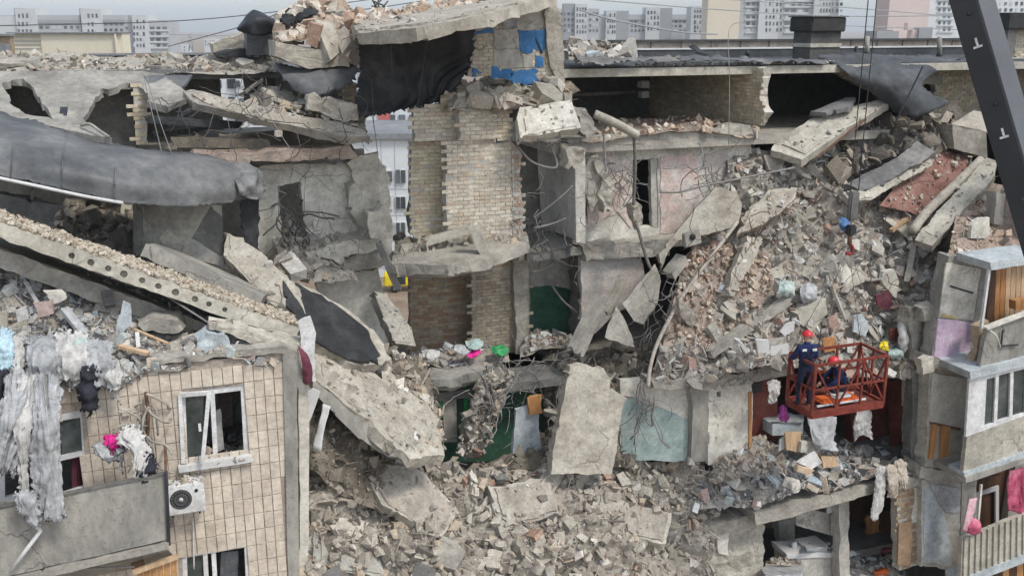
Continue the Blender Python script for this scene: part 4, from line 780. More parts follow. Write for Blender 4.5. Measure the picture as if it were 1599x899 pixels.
sheet('crimson_cloth', [[(1512, 815, LY - .1), (1520, 808, LY - .1), (1530, 812, LY - .1)], [(1508, 824, LY - .16), (1520, 822, LY - .2), (1532, 822, LY - .16)], [(1506, 830, LY - .12), (1520, 834, LY - .15), (1533, 832, LY - .12)]], .03, cl_c, 12, 10, amp=.06, label='small bunched crimson cloth on the ribbed parapet beside the towel', cat='cloth')
t = loggia('lowest loggia with brown boards, cut off by the picture edge', [(1500, 960), (1640, 930), (1640, 990), (1500, 1010)], conc_m, None, None, None, None, [(1500, 905), (1640, 870), (1640, 960), (1500, 960)], wood_b)
for k in range(7): plate('board', [(1555 + k * 11, 888 - k * 3), (1565 + k * 11, 885 - k * 3), (1565 + k * 11, 950), (1555 + k * 11, 950)], LY + .4, .03, wood_o if k % 2 else wood_b, t, jag=0)

# ================================================================== THINGS ON THE ROOF
v = thing('ventilation_shaft', at(1288, 90, 8.0), 'square dark ventilation shaft with an overhanging cap on the grey roof', 'chimney')
vx0, vx1 = at(1265, 80, 8.0).x, at(1311, 80, 8.0).x; vz = lambda y: at(1288, y, 8.0).z
box('shaft', (vx0, 8.0, RF), (vx1, 8.8, vz(48)), mk('vent_shaft_dark', [(.07, .068, .065), (.11, .105, .10)], 2), v); box('cap', (vx0 - .1, 7.88, vz(50)), (vx1 + .06, 8.9, vz(27)), mk('vent_cap_black', [(.03, .03, .03), (.055, .053, .05)], 2), v, .03); box('collar', (vx0 - .03, 7.96, vz(74)), (vx1 + .03, 8.83, vz(68)), conc_l, v); box('cap_rim', (vx0 - .13, 7.85, vz(27)), (vx1 + .09, 8.93, vz(25)), conc_d, v)
v = thing('ventilation_shaft', at(1575, 90, 8.2), 'dark ventilation shaft with a broad cap behind the crane boom', 'chimney')
box('shaft', (at(1572, 70, 8.2).x, 8.2, RF), (at(1586, 70, 8.2).x, 8.9, at(1575, 46, 8.2).z), conc_d, v); box('cap', (at(1566, 70, 8.2).x, 8.1, at(1575, 46, 8.1).z), (at(1640, 70, 8.2).x, 9, at(1575, 20, 8.1).z), MATS['vent_cap_black'], v, .03); box('low_shaft', (at(1553, 70, 8.6).x, 8.6, RF), (at(1570, 70, 8.6).x, 9.1, at(1560, 33, 8.6).z), MATS['vent_cap_black'], v)
for x, y0, y1, ww, lab in ((1354, 57, 88, 8, 'taller pale roof pipe beside the square dark shaft'), (1467, 58, 90, 8, 'pale roof pipe near the crane boom'), (1337, 73, 87, 6, 'short broken pipe stub on the grey roof beside the dark shaft'), (1167, 79, 87, 5, 'tiny black pipe stub at the torn roof edge')):
    p = thing('roof_pipe', at(x, y1, 7.0), lab, 'pipe'); rr = ww / 2 / FPX * 24; tube('pipe', [at(x, y1, 7.0), at(x, y0, 7.0)], rr, conc_m if ww > 7 else steel_d, p, px=False, sides=10); tube('base_collar', [at(x, y1 + 1, 7.0), at(x, y1 - 7, 7.0)], rr * 1.35, steel_d, p, px=False, sides=10)
tube('lamp_bracket', [(1138, 226, 5.0), (1139, 120, 5.2), (1137, 62, 5.6), (1141, 42, 5.8), (1152, 36, 6.0), (1164, 37, 6.1)], .009, conc_m, label='thin bent steel rod rising from the rubble past the roof edge', cat='rod')
# torn felt over the roof edge
sheet('torn_roofing_felt', [[(1276, 88, 6.6), (1330, 86, 6.9), (1390, 87, 7.0), (1440, 88, 7.0), (1512, 88, 7.0)], [(1318, 114, 5.8), (1350, 116, 5.6), (1385, 118, 5.4), (1425, 112, 5.5), (1476, 104, 6.4)], [(1368, 150, 5.5), (1385, 150, 5.2), (1405, 148, 5.0), (1425, 140, 5.0), (1440, 132, 5.3)], [(1402, 176, 5.4), (1416, 181, 5.0), (1435, 181, 4.8), (1460, 172, 4.7), (1481, 162, 4.9)]], .03, felt_k, 44, 32, amp=.06, freq=1.2, crumple=.05, cfreq=2.2, tear=.03, label='big grey flap of roofing felt torn down over the attic edge', cat='roofing felt')
sheet('torn_roofing_felt', [[(893, 84, 6.2), (930, 86, 6.3), (1000, 88, 6.3), (1060, 88, 6.3)], [(900, 92, 5.8), (935, 96, 5.7), (990, 92, 5.9), (1060, 91, 6.0)], [(908, 102, 5.7), (940, 100, 5.5), (985, 96, 5.8), (1060, 94, 5.9)]], .02, felt_r, 34, 8, amp=.06, freq=3, tear=.05, label='crumpled pale edge of roofing felt above the attic brick wall', cat='roofing felt')
sheet('torn_roofing_felt', [[(1060, 88, 6.2), (1130, 90, 6.2), (1200, 92, 6.2), (1290, 93, 6.2)], [(1060, 93, 5.9), (1130, 94, 5.9), (1200, 97, 5.85), (1290, 98, 5.9)]], .02, felt, 34, 6, amp=.05, freq=3, tear=.05, label='ragged black edge of roofing felt running to the big torn flap', cat='roofing felt')
sheet('felt_strip', [[(1075, 72, 8.5), (1084, 70, 8.5)], [(1090, 82, 7.6), (1106, 86, 7.4)]], .03, bitumen, 6, 6, amp=.05, label='short black felt strip lying across the grey roof', cat='felt strip')
beam('leaning_rod', at(1441, 104, 4.6), at(1398, 192, 4.4), .03, .03, steel_d, label='thin dark rod leaning against the big torn felt flap', cat='rod')
heap('roof_gravel', [[(886, 72, 8.5), (930, 74, 8.2), (985, 78, 7.6)], [(886, 84, 7.0), (930, 86, 6.6), (985, 86, 6.6)], [(888, 96, 5.9), (930, 94, 6.0), (985, 90, 6.1)]], dust, pal_white, 160, (.05, .45), [('chunk', 3), ('flake', 3)], 'pale rubble piled on the roof corner beside the blue wall', amp=.12, seed=3, kmax=1.5)
sp = [(at(rnd.uniform(1310, 1500), rnd.uniform(78, 90), 7) * 1.0, rnd.uniform(.05, .22)) for _ in range(90)] + [(at(rnd.uniform(990, 1310), rnd.uniform(87, 92), 6.2), rnd.uniform(.04, .12)) for _ in range(220)]
scatter('loose_gravel', [(Vector((p.x, p.y, RF + .03)), s) for p, s in sp], pal_white, [('chunk', 2), ('flake', 2)], label='pale crumbs of concrete strewn over the grey roof')

# ================================================================== WEST: roof wreckage
heap('roof_debris', [[(-30, 84, 11), (120, 86, 11), (260, 88, 11), (350, 86, 10.5), (440, 84, 10)], [(-30, 98, 9.4), (120, 99, 9.4), (260, 100, 9.2), (350, 100, 9), (440, 96, 8.6)], [(-30, 114, 8.2), (120, 110, 8.4), (230, 114, 8.2), (340, 118, 7.8), (440, 108, 7.8)]], conc, pal_grey, 1000, (.025, .22), [('chunk', 3), ('flake', 4)], 'grey crumbled concrete strewn over the broken roof of the tiled block', amp=.10, seed=5, kmax=2.4, big=(16, (.25, .6), [conc, conc_b], 'concrete_chunk', '', 'concrete chunks on the broken roof'), zones=[['at the back of the roof before the cream wall', 'at the back of the roof before the skyline', 'at the back of the roof beside the vent hood'], ['at the roof edge above the torn holes', 'at the roof edge above the attic gap', 'at the roof edge beside the huge block']])
plate('broken_roof_panel', [(-30, 112), (110, 109), (225, 112), (256, 116), (300, 152), (262, 166), (236, 160), (224, 140), (196, 130), (160, 138), (150, 152), (140, 168), (130, 185), (140, 196), (175, 216), (120, 206), (-30, 178)], [(-30, 112, 8.0), (225, 112, 8.0), (60, 195, 5.4)], .13, conc_m, jag=.05, step=.14, rough=.015, seg=.35, holes=[[(3, 130), (20, 125), (36, 123), (50, 136), (62, 152), (82, 186), (40, 178), (14, 160), (14, 148)]], label='sagging grey roof panel with ragged holes torn through it', cat='roof panel')
plate('roof_flap', [(224, 118), (300, 116), (282, 142), (252, 166), (240, 164), (232, 140)], [(224, 118, 7.7), (300, 116, 7.9), (250, 166, 6.4)], .05, felt, jag=.03, label='dark felt flap folded down beside the torn roof holes', cat='roofing felt')
beam('pipe_stub', at(101, 172, 6.2), at(98, 194, 5.6), .14, .14, steel_d, label='short dark pipe stub poking out of the sagging roof panel', cat='pipe')
tube('bent_rod', [(127, 196, 5.2), (140, 194, 5.0), (155, 204, 4.8), (170, 214, 4.6)], .03, conc_m, label='thin bent rod on the edge of the black roof hole', cat='rod')
sheet('rolled_roof_skin', [[(-40, 166, 5.6), (60, 190, 5.5), (130, 212, 5.4), (220, 232, 5.3), (310, 240, 5.2), (370, 258, 5.1), (392, 268, 5.1)], [(-40, 196, 4.2), (60, 214, 4.1), (130, 230, 4.0), (220, 246, 3.9), (310, 254, 4.1), (375, 272, 4.4), (406, 292, 4.6)], [(-40, 236, 3.3), (60, 252, 3.2), (130, 266, 3.1), (220, 284, 3.2), (310, 290, 3.6), (372, 296, 4.1), (408, 305, 4.5)], [(-40, 266, 3.0), (60, 287, 3.0), (130, 303, 3.0), (200, 318, 3.1), (290, 322, 3.4), (350, 316, 3.9), (400, 308, 4.4)]],   .04, felt, 90, 40, amp=.05, freq=1.1, fold=.006, ffreq=7, crumple=.012, cfreq=1.6, tear=.03, label='long grey felt roof skin curled over like a breaking wave', cat='roofing felt')
tube('white_flashing', [(-40, 270, 2.92), (60, 291, 2.92), (130, 306, 2.92), (192, 317, 3.0)], .03, white_d, label='bright white metal strip along the hem of the curled roof skin', cat='metal strip')
for i, pts in enumerate(([(24, 196, 5.1), (20, 240, 3.15), (17, 278, 2.9)], [(105, 204, 5.1), (98, 250, 3.05), (97, 296, 2.9)], [(184, 226, 4.9), (180, 270, 3.1), (180, 312, 2.95)])):
    tube('felt_seam', pts, .012, felt, label=['dark overlapping seam across the curled roof skin nearest the picture edge', 'middle dark seam across the curled roof skin', 'seam on the curled roof skin beside its ragged lip'][i], cat='seam')
sheet('crumpled_felt_end', [[(362, 262, 5.0), (385, 258, 5.0), (404, 275, 5.0)], [(368, 290, 4.1), (392, 284, 4.2), (409, 300, 4.5)], [(372, 306, 4.0), (392, 312, 4.1), (410, 312, 4.4)]], .03, felt, 30, 26, amp=.06, freq=3, crumple=.10, cfreq=4, label='crumpled dark felt end where the curled roof skin drops off', cat='roofing felt')
sheet('hanging_felt_strip', [[(378, 290, 4.3), (392, 296, 4.3), (409, 300, 4.5)], [(376, 330, 4.4), (390, 335, 4.4), (406, 336, 4.5)], [(380, 372, 4.4), (392, 376, 4.4), (405, 378, 4.4)], [(384, 392, 4.4), (394, 398, 4.4), (403, 402, 4.4)]], .03, bitumen, 12, 18, amp=.05, tear=.04, label='black felt strip hanging straight down from the curled roof skin', cat='roofing felt')
# room under the curled skin
plate('wallpapered_partition', [(221, 318), (346, 320), (350, 418), (300, 404), (222, 378)], 4.6, .12, plaster_g, jag=.012, label='grey partition with diamond wallpaper under the curled roof skin', cat='partition')
for qi, (q, mm) in enumerate((([(226, 322), (330, 322), (285, 385), (230, 350)], conc), ([(330, 322), (348, 340), (348, 400), (300, 372)], conc_d), ([(262, 358), (280, 374), (264, 392), (248, 372)], conc_l), ([(288, 382), (306, 400), (300, 404), (280, 394)], conc_l), ([(222, 340), (236, 352), (224, 366)], conc_l))):
    o = plate('diamond', q, 4.585 - qi * .004, .012, mm, bpy.data.objects['wallpapered_partition'], jag=.01)
tag(plate('partition_post', [(207, 312), (222, 310), (222, 386), (208, 398)], 4.2, .3, conc_d, west, jag=.01)); plate('room_side_wall', [(190, 318), (206, 320), (206, 355), (188, 352)], 6.5, .1, cream_m, west)
plate('beam_side', [(-40, 296), (40, 312), (140, 330), (140, 352), (-40, 330)], 6.5, .3, conc_d, west, jag=.05)
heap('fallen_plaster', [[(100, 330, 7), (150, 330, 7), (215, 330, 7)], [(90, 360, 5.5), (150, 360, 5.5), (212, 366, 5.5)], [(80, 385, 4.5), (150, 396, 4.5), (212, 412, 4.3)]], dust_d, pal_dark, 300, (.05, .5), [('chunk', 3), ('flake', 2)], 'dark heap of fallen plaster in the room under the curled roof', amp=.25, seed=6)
# hollow core slabs
def hollow_slab(name, p, q, wback, th, mat, label, holes=True, dr=(.0, 1, .0), n=None):
    a, b = at(*p), at(*q); d = (b - a); L = d.length; d.normalize(); back = Vector(dr).normalized(); back = (back - d * back.dot(d)).normalized(); dn = d.cross(back); dn = dn if dn.z < 0 else -dn
    root = thing(name, (a + b) / 2, label, 'floor slab')
    r = random.Random(int(p[0]) + int(q[1])); k = int(L / .12); top = [a + d * (L * i / k) + dn * r.uniform(-.01, .03) for i in range(k + 1)]; bot = [a + d * (L * i / k) + dn * (th + r.uniform(-.02, .015)) for i in range(k, -1, -1)]
    hs = []
    if holes:
        m = int(L / .27)
        for i in range(m):
            c = a + d * ((i + .5 + r.uniform(-.12, .12)) * L / m) + dn * th * .52; rh = .058 * r.uniform(.7, 1.05)
            if r.random() < .75 and .28 < (i + .5) / m < .8: hs.append([c + d * (math.cos(t) * rh) + dn * (math.sin(t) * rh) for t in [2 * math.pi * s / 10 for s in range(10)]])
    prism('edge_face', top + bot, back, .10, mat, root, holes=hs)
    prism('slab_body', [a + dn * .01, b + dn * .01, b + dn * (th - .01), a + dn * (th - .01)], back, wback, mat, root, front=-.101, jag=.0)
    return root, a, b, d, back, dn, L
hs1, A_, B_, D_, K_, N_, L_ = hollow_slab('hollow_core_slab', (-40, 332, 1.3), (468, 512, .7), 2.0, .24, conc_l, 'long pale hollow core slab sloping down over the heap of household debris', dr=(0, 1, -.16))
r_ = random.Random(8)
scatter('broken_screed', [(A_ + D_ * r_.uniform(0, L_) + K_ * r_.uniform(0.02, 1.8) - N_ * r_.uniform(.0, .05), r_.uniform(.02, .12)) for _ in range(2200)], mk_pal('sandy_screed', [((.50, .44, .35), 4), ((.44, .38, .30), 4), ((.55, .50, .42), 2), ((.30, .22, .15), 1)]), [('chunk', 3), ('flake', 3)], hs1)
hollow_slab('underlying_slab', (-40, 372, 1.9), (462, 556, 1.2), 2.0, .30, conc, 'darker slab lying right beneath the long pale hollow core slab', holes=False, dr=(0, 1, -.16))
hollow_slab('short_slab', (228, 380, 3.0), (412, 462, 2.4), 1.2, .24, conc_m, 'short grey slab strip behind the long pale hollow core slab', holes=False, dr=(0, 1, -.1))
plate('broken_floor_slab', [(350, 362), (378, 372), (430, 418), (470, 452), (476, 500), (452, 492), (412, 470), (352, 402)], [(350, 362, 4.4), (470, 452, 3.4), (352, 402, 4.0)], .25, conc_b, jag=.05, rough=.04, seg=.2, label='beige broken slab lying behind the end of the long pale slab', cat='floor slab')
sl2 = plate('bitumen_roof_slab', [(430, 420), (500, 458), (560, 498), (600, 536), (612, 562), (590, 572), (540, 562), (500, 540), (470, 520), (440, 470)], [(430, 420, 3.8), (612, 562, 3.0), (460, 515, 2.6)], .25, conc_b, jag=.06, rough=.04, seg=.2, label='tilted roof slab coated in black bitumen in front of the plaster wall', cat='roof slab')
plate('bitumen_coat', [(440, 440), (462, 444), (500, 463), (545, 494), (574, 522), (592, 558), (588, 571), (540, 562), (500, 541), (468, 522), (446, 480)], [(430, 420, 3.78), (612, 562, 2.98), (460, 515, 2.58)], .03, bitumen, sl2, jag=.05, front=.05, rough=.02, seg=.2)
sl3 = plate('fallen_floor_slab', [(484, 536), (540, 556), (604, 592), (664, 626), (686, 660), (694, 712), (640, 716), (588, 668), (490, 590)], [(484, 536, 2.8), (686, 660, 2.2), (560, 645, 1.4)], .24, conc_b, jag=.05, rough=.04, seg=.2, label='long beige floor slab sliding down into the breach beside the tiled wall', cat='floor slab')
plate('slab_edge', [(488, 592), (588, 672), (640, 718), (606, 714), (560, 684), (488, 612)], [(488, 592, 1.6), (640, 718, 1.2), (488, 612, 1.55)], .2, conc_m, sl3, jag=.02, front=.03)
plate('white_board', [(466, 500), (486, 494), (494, 520), (490, 560), (494, 596), (474, 590), (470, 548)], .3, .06, white, jag=.03, label='white board hanging at the broken end of the long pale slab', cat='board')
plate('white_board', [(470, 606), (500, 612), (486, 650), (476, 690), (466, 720)], .8, .06, white_d, jag=.05, label='bent white board wedged beside the corner pillar', cat='board')
sheet('white_sheet', [[(505, 630, 1.4), (500, 650, 1.3), (488, 700, 1.2)], [(516, 634, 1.3), (508, 660, 1.2), (500, 706, 1.1)]], .02, white_d, 12, 6, amp=.08, label='curved white sheet standing at the mouth of the dark hole', cat='sheet')
sheet('maroon_cloth', [[(466, 540, -.05), (474, 546, -.05), (480, 552, -.05)], [(472, 570, -.1), (480, 572, -.12), (488, 576, -.1)], [(472, 598, -.05), (480, 602, -.08), (490, 596, -.05)]], .03, cl_m, 12, 16, amp=.07, label='maroon cloth dangling at the corner pillar', cat='cloth')
plate('grey_board', [(456, 555), (466, 552), (478, 590), (472, 618), (462, 596)], -.02, .05, conc_m, jag=.02, label='narrow grey board leaning on the corner pillar', cat='board')
heap('dark_shaded_rubble', [[(488, 612, 2.5), (540, 650, 2.4), (600, 700, 2.2)], [(480, 660, 2.0), (530, 690, 1.9), (600, 740, 1.8)], [(476, 730, 1.5), (530, 770, 1.4), (600, 800, 1.4)]], dust_d, pal_dark, 350, (.04, .3), [('chunk', 3), ('flake', 3), ('stick', 1)], 'dark rubble filling the hole under the sliding beige slab', amp=.2, seed=8)
# attic wreckage near the skyline
plate('attic_slab', [(284, 143), (300, 139), (420, 168), (568, 202), (578, 214), (540, 214), (420, 190), (300, 160)], [(284, 143, 6.6), (568, 202, 5.2), (300, 160, 6.3)], .2, conc, jag=.03, rough=.02, seg=.3, label='narrow concrete slab sloping across the open attic', cat='roof slab')
heap('attic_debris', [[(385, 142, 8), (440, 140, 7.6), (500, 160, 7.2), (560, 172, 6.8)], [(395, 156, 7), (440, 160, 6.8), (500, 180, 6.5), (570, 192, 6)], [(380, 158, 6.2), (440, 172, 5.9), (500, 186, 5.6), (572, 202, 5.3)]], dust, pal_grey, 500, (.04, .35), [('chunk', 3), ('flake', 3), ('block', 1)], 'rubble lying along the narrow attic slab', amp=.1, seed=9, big=(16, (.35, 1.0), [conc, conc_l, conc_b], 'slab_fragment', ['flake'], 'slab fragments in the attic'), zones=[['in the attic beside the felt flap', 'in the attic below the huge block', 'in the attic beside the black curtain'], ['on the attic slab near the skyline gap', 'on the middle of the attic slab', 'at the broken end of the attic slab']])
plate('masonry_lump', [(480, 152), (520, 150), (558, 165), (560, 188), (540, 190), (482, 172)], 5.5, .6, conc_b, jag=.05, rough=.07, seg=.12, label='long lump of broken masonry lying on the sloping attic slab', cat='masonry')
bl = plate('concrete_block', [(428, 64), (460, 72), (542, 84), (546, 104), (484, 110), (430, 88)], 6.2, 1.2, conc_b, jag=.025, rough=.03, seg=.2, label='huge concrete block perched on the roof edge under brick rubble', cat='concrete block')
heap('brick_rubble', [[(446, 30, 8), (490, 14, 8), (540, 20, 8), (556, 40, 7.8)], [(432, 52, 7.2), (480, 36, 7.2), (530, 40, 7), (562, 66, 6.9)], [(430, 66, 6.4), (470, 70, 6.3), (530, 76, 6.3), (566, 98, 6.3)]], dust, pal_red, 420, (.06, .55), [('chunk', 4), ('block', 3), ('flake', 1)], 'beige brick rubble heaped on the huge block at the roof edge', amp=.3, seed=10, kmax=1.8,
     big=(16, (.35, .95), [conc_b, conc_l], 'masonry_chunk', 'broken beige masonry chunk in the pile on the huge roof edge block', 'masonry chunks on the huge roof block'), zones=[['in the roof edge pile beside the vent hood', 'at the top of the roof edge pile', 'in the roof edge pile beside the lifted panel'], ['on the huge block beside the vent hood', 'in the middle of the huge roof block', 'at the end of the huge block near the black curtain']])
sheet('dark_sheet', [[(440, 22, 7.4), (460, 12, 7.4), (496, 13, 7.4)], [(438, 30, 7.0), (462, 24, 7.0), (492, 22, 7.0)], [(446, 40, 6.9), (464, 36, 6.9), (480, 30, 6.9)]], .03, bitumen, 14, 10, amp=.12, freq=2.5, tear=.05, label='crumpled black metal sheet on top of the roof edge rubble', cat='metal sheet')
vh = thing('vent_hood', at(400, 86, 8.6), 'dented black metal vent hood tilted over on the broken roof', 'vent hood')
plate('flue', [(384, 48), (428, 44), (428, 86), (386, 86)], 8.6, .7, felt, vh, jag=.012, rough=.01); sheet('hood', [[(372, 40, 8.3), (392, 20, 8.3), (404, 20, 8.3), (434, 28, 8.4)], [(370, 46, 8.0), (392, 30, 7.9), (408, 30, 7.9), (434, 38, 8.1)], [(380, 54, 8.1), (396, 56, 7.9), (412, 56, 8.0), (432, 52, 8.2)]], .05, steel_d, 18, 12, amp=.06, freq=2, parent=vh)
sheet('felt_flap', [[(430, 98, 7.0), (468, 106, 6.6), (520, 100, 6.5), (562, 92, 6.6)], [(438, 120, 6.3), (476, 124, 6.0), (520, 118, 6.0), (560, 112, 6.2)], [(468, 146, 6.0), (490, 152, 5.8), (516, 144, 5.8), (548, 130, 6.0)]], .04, felt, 24, 12, amp=.08, freq=1.6, tear=.05, label='grey felt flap drooping below the huge roof edge block', cat='roofing felt')
plate('masonry_lump', [(345, 58), (380, 52), (384, 70), (380, 84), (332, 84), (332, 70)], 9.5, .8, conc_b, jag=.06, rough=.06, seg=.15, label='beige brick stump beside the bent vent hood', cat='masonry')
plate('dark_felt_roll', [(336, 82), (384, 76), (386, 90), (340, 90)], 8.9, .5, bitumen, jag=.03, rough=.04, seg=.2, label='black felt roll lying at the foot of the beige brick stump', cat='roofing felt')
for i, (a, b, w_) in enumerate((((230, 186, 6.2), (375, 196, 6.6), .16), ((240, 210, 6.6), (296, 172, 6.4), .10), ((280, 206, 6.8), (372, 196, 6.9), .09), ((270, 222, 6.4), (420, 224, 6.2), .2))): beam('charred_beam', at(*a), at(*b), w_, w_, bitumen if i < 3 else dust_d, rough=.02, label=['long black beam across the open attic gap', 'short black beam propped up steeply in the attic gap', 'thin black pole behind the long attic beam', 'dusty beam lying low in the attic gap'][i], cat='beam')
for i, pts in enumerate(([(222, 110, 6), (236, 170, 5.5), (252, 236, 4.8)], [(228, 118, 6), (250, 190, 5.3), (268, 240, 4.7)], [(402, 150, 5.2), (432, 200, 5), (458, 240, 4.8)], [(560, 105, 6.0), (582, 185, 5.6), (592, 262, 5.4)], [(400, 280, 5.2), (420, 292, 5), (446, 302, 4.8)])): tube('hanging_cable', pts, .008, wire_m, label=['pale cable hanging over the attic gap beside the brick pier', 'second cable hanging beside the brick pier', 'cable with a knot hanging in front of the narrow attic slab', 'cable dangling below the black roof curtain', 'cable crossing the door hole of the plaster wall'][i], cat='cable')
lp = at(434, 208, 4.98); k = chunk_mesh('chunk', 2, conc_l); o = bpy.data.objects.new('cable_knot', k); COL.objects.link(o); o.location = lp; o.scale = (.16, .16, .22); tag(o, 'small pale lump knotted on a hanging attic cable', 'knot')
# lifted roof panel and the black curtain of bitumen
lr = plate('lifted_roof_panel', [(548, 34), (700, 12), (830, -16), (862, -24), (866, -8), (760, 24), (650, 44), (560, 52)], [(548, 43, 5.2), (862, -12, 5.2), (700, 12, 6.4)], .2, conc_b, jag=.03, rough=.03, seg=.3, label='big roof panel lifted over the breach like a tilted lid', cat='roof panel')
heap('roof_panel_debris', [[(545, 38, 7.2), (640, 20, 7.2), (740, -6, 7.2), (840, -30, 7.2)], [(550, 46, 6.2), (650, 30, 6.2), (750, 8, 6.2), (850, -12, 6.2)], [(556, 54, 5.4), (650, 42, 5.4), (750, 24, 5.4), (862, -2, 5.4)]], dust, pal_red, 900, (.04, .42), [('flake', 4), ('chunk', 3)], 'reddish screed and rubble covering the lifted roof panel', amp=.12, seed=12, kmax=2.2)
sheet('bitumen_curtain', [[(556, 66, 5.7), (600, 62, 5.7), (660, 54, 5.7), (740, 42, 5.7)], [(560, 110, 5.8), (605, 110, 5.9), (665, 106, 6.0), (734, 96, 5.9)], [(556, 150, 5.6), (610, 150, 5.8), (665, 144, 5.9), (722, 128, 5.8)], [(562, 184, 5.4), (610, 178, 5.6), (660, 168, 5.7), (704, 152, 5.7)]], .04, bitumen, 60, 44, amp=.08, freq=1.0, fold=.09, ffreq=3.5, crumple=.05, cfreq=2.0, tear=.05, label='wide black bitumen sheet hanging like a curtain under the lifted roof', cat='bitumen sheet')
for i, (a, m_, b) in enumerate((((668, 58), (660, 110), (652, 168)), ((610, 62), (612, 100), (612, 120)), ((570, 116), (580, 130), (584, 200)))): tube('dangling_wire', [(*a, 5.5), (*m_, 5.45), (*b, 5.4)], .007, wire_d, label=['thin wire hanging down the middle of the black curtain', 'short wire at the top of the black curtain', 'pale wire looping off the lower corner of the black curtain'][i], cat='wire')

# ================================================================== MIDDLE OF THE BREACH
heap('core_top_rubble', [[(690, 150, 6.6), (760, 132, 6.8), (830, 130, 6.6), (884, 140, 6.4)], [(700, 164, 5.9), (760, 148, 5.9), (830, 146, 5.8), (884, 156, 5.8)], [(704, 176, 5.2), (770, 168, 5.1), (830, 164, 5.1), (884, 172, 5.2)]], dust, pal_grey, 420, (.05, .6), [('flake', 4), ('chunk', 3), ('block', 1)], 'broken slabs and rubble on top of the brick stair core', amp=.18, seed=14, kmax=1.7,
     big=(12, (.4, .9), [conc, conc_l], 'concrete_chunk', 'grey concrete chunk on top of the brick stair core', 'concrete chunks on the stair core'), zones=[['on the stair core beside the black curtain', 'on the stair core under the blue wall', 'on the stair core above the tilted white slab']])
plate('white_concrete_slab', [(812, 168), (892, 156), (908, 200), (870, 206), (814, 216), (808, 184)], [(812, 168, 5.0), (892, 156, 5.0), (814, 216, 4.6)], .3, plaster, jag=.025, rough=.02, seg=.2, label='tilted white concrete slab balanced on the brick stair core', cat='concrete slab')
plate('concrete_lump', [(898, 166), (920, 172), (932, 205), (915, 215), (906, 196)], 5.0, .5, conc, jag=.05, rough=.08, seg=.12, label='rounded grey concrete lump beside the tilted white slab', cat='concrete lump')
tube('fallen_column', [(928, 178, 5.2), (960, 192, 5.0), (996, 212, 4.9)], .10, conc_b, sides=10, label='round beige column fallen across the attic floor above the pink wall', cat='column')
tube('drain_pipe', [(990, 214, 4.95), (992, 260, 4.95), (990, 330, 4.9), (1000, 370, 4.7), (1014, 415, 4.4), (1030, 432, 4.2)], .038, mk('dark_pipe', [(.10, .09, .08), (.17, .155, .14)], 3), label='dark drain pipe running down past the pink wall door', cat='pipe')
heap('attic_floor_rubble', [[(905, 192, 8), (1000, 188, 8), (1090, 186, 8), (1180, 196, 8)], [(905, 205, 6.4), (1000, 200, 6.4), (1090, 196, 6.4), (1180, 206, 6.4)], [(905, 222, 5.5), (1000, 214, 5.5), (1090, 206, 5.5), (1180, 216, 5.5)]], dirt, pal_red, 500, (.03, .3), [('chunk', 3), ('flake', 3)], 'reddish rubble on the attic floor above the pink wall', amp=.1, seed=15)
heap('core_floor_rubble', [[(618, 372, 6.6), (680, 368, 6.4), (740, 360, 6.2), (800, 360, 5.8)], [(616, 390, 5.6), (690, 384, 5.5), (750, 376, 5.4), (812, 374, 5.3)], [(616, 412, 4.7), (700, 412, 4.7), (758, 402, 4.7), (812, 384, 4.7)]], dust, pal_grey, 750, (.04, .32), [('chunk', 3), ('flake', 4), ('stick', 1)], 'grey rubble spread over the sagging floor of the stair core', amp=.12, seed=16)
beam('concrete_post', at(738, 352, 4.4), at(764, 410, 4.3), .22, .22, conc_l, rough=.015, label='pale concrete post tilted over the sagging core floor', cat='post'); beam('concrete_post', at(664, 378, 5.2), at(750, 352, 5.0), .2, .16, conc_l, rough=.02, label='long pale post lying on the sagging core floor', cat='post')
plate('leaning_slab', [(584, 454), (604, 458), (642, 512), (650, 540), (618, 536), (604, 504)], [(584, 454, 4.6), (650, 540, 4.2), (604, 504, 4.3)], .28, conc, jag=.03, rough=.02, seg=.25, label='grey slab leaning diagonally in front of the lower plaster wall', cat='concrete slab')
beam('concrete_lath', at(592, 380, 4.8), at(622, 452, 4.6), .10, .14, conc_d, rough=.02, label='dark strut hanging down beside the broken pier', cat='strut')
plate('concrete_lump', [(576, 330), (596, 322), (606, 350), (602, 374), (578, 372)], 4.9, .5, conc_l, jag=.05, rough=.06, seg=.12, label='pale lump stuck on the broken pier beside the white school view', cat='concrete lump')
heap('doorway_rubble', [[(432, 350, 7), (480, 360, 6.8), (540, 380, 6.4)], [(430, 380, 5.6), (480, 390, 5.5), (540, 400, 5.4)], [(440, 420, 4.6), (490, 440, 4.6), (560, 440, 4.6)]], dust, pal_grey, 420, (.04, .45), [('chunk', 3), ('flake', 3), ('stick', 1)], 'rubble spilling from the door hole of the plaster wall', amp=.2, seed=17, big=(12, (.3, .8), [conc, conc_l, plaster], 'slab_fragment', ['flake', 'block'], 'slab fragments below the door hole'), zones=[['inside the door hole of the plaster wall', 'below the grey plaster panels'], ['spilled beneath the door hole', 'spilled beneath the broken pier']])
heap('slab_foot_rubble', [[(560, 540, 4.2), (620, 556, 4.0), (660, 572, 4.2)], [(590, 580, 3.2), (650, 610, 3.1), (690, 640, 3.2)], [(610, 606, 2.6), (670, 650, 2.5), (700, 700, 2.4)]], dust_d, pal_grey, 420, (.04, .35), [('chunk', 3), ('flake', 3), ('stick', 1)], 'rubble along the upper edge of the sliding beige slab', amp=.2, seed=18)
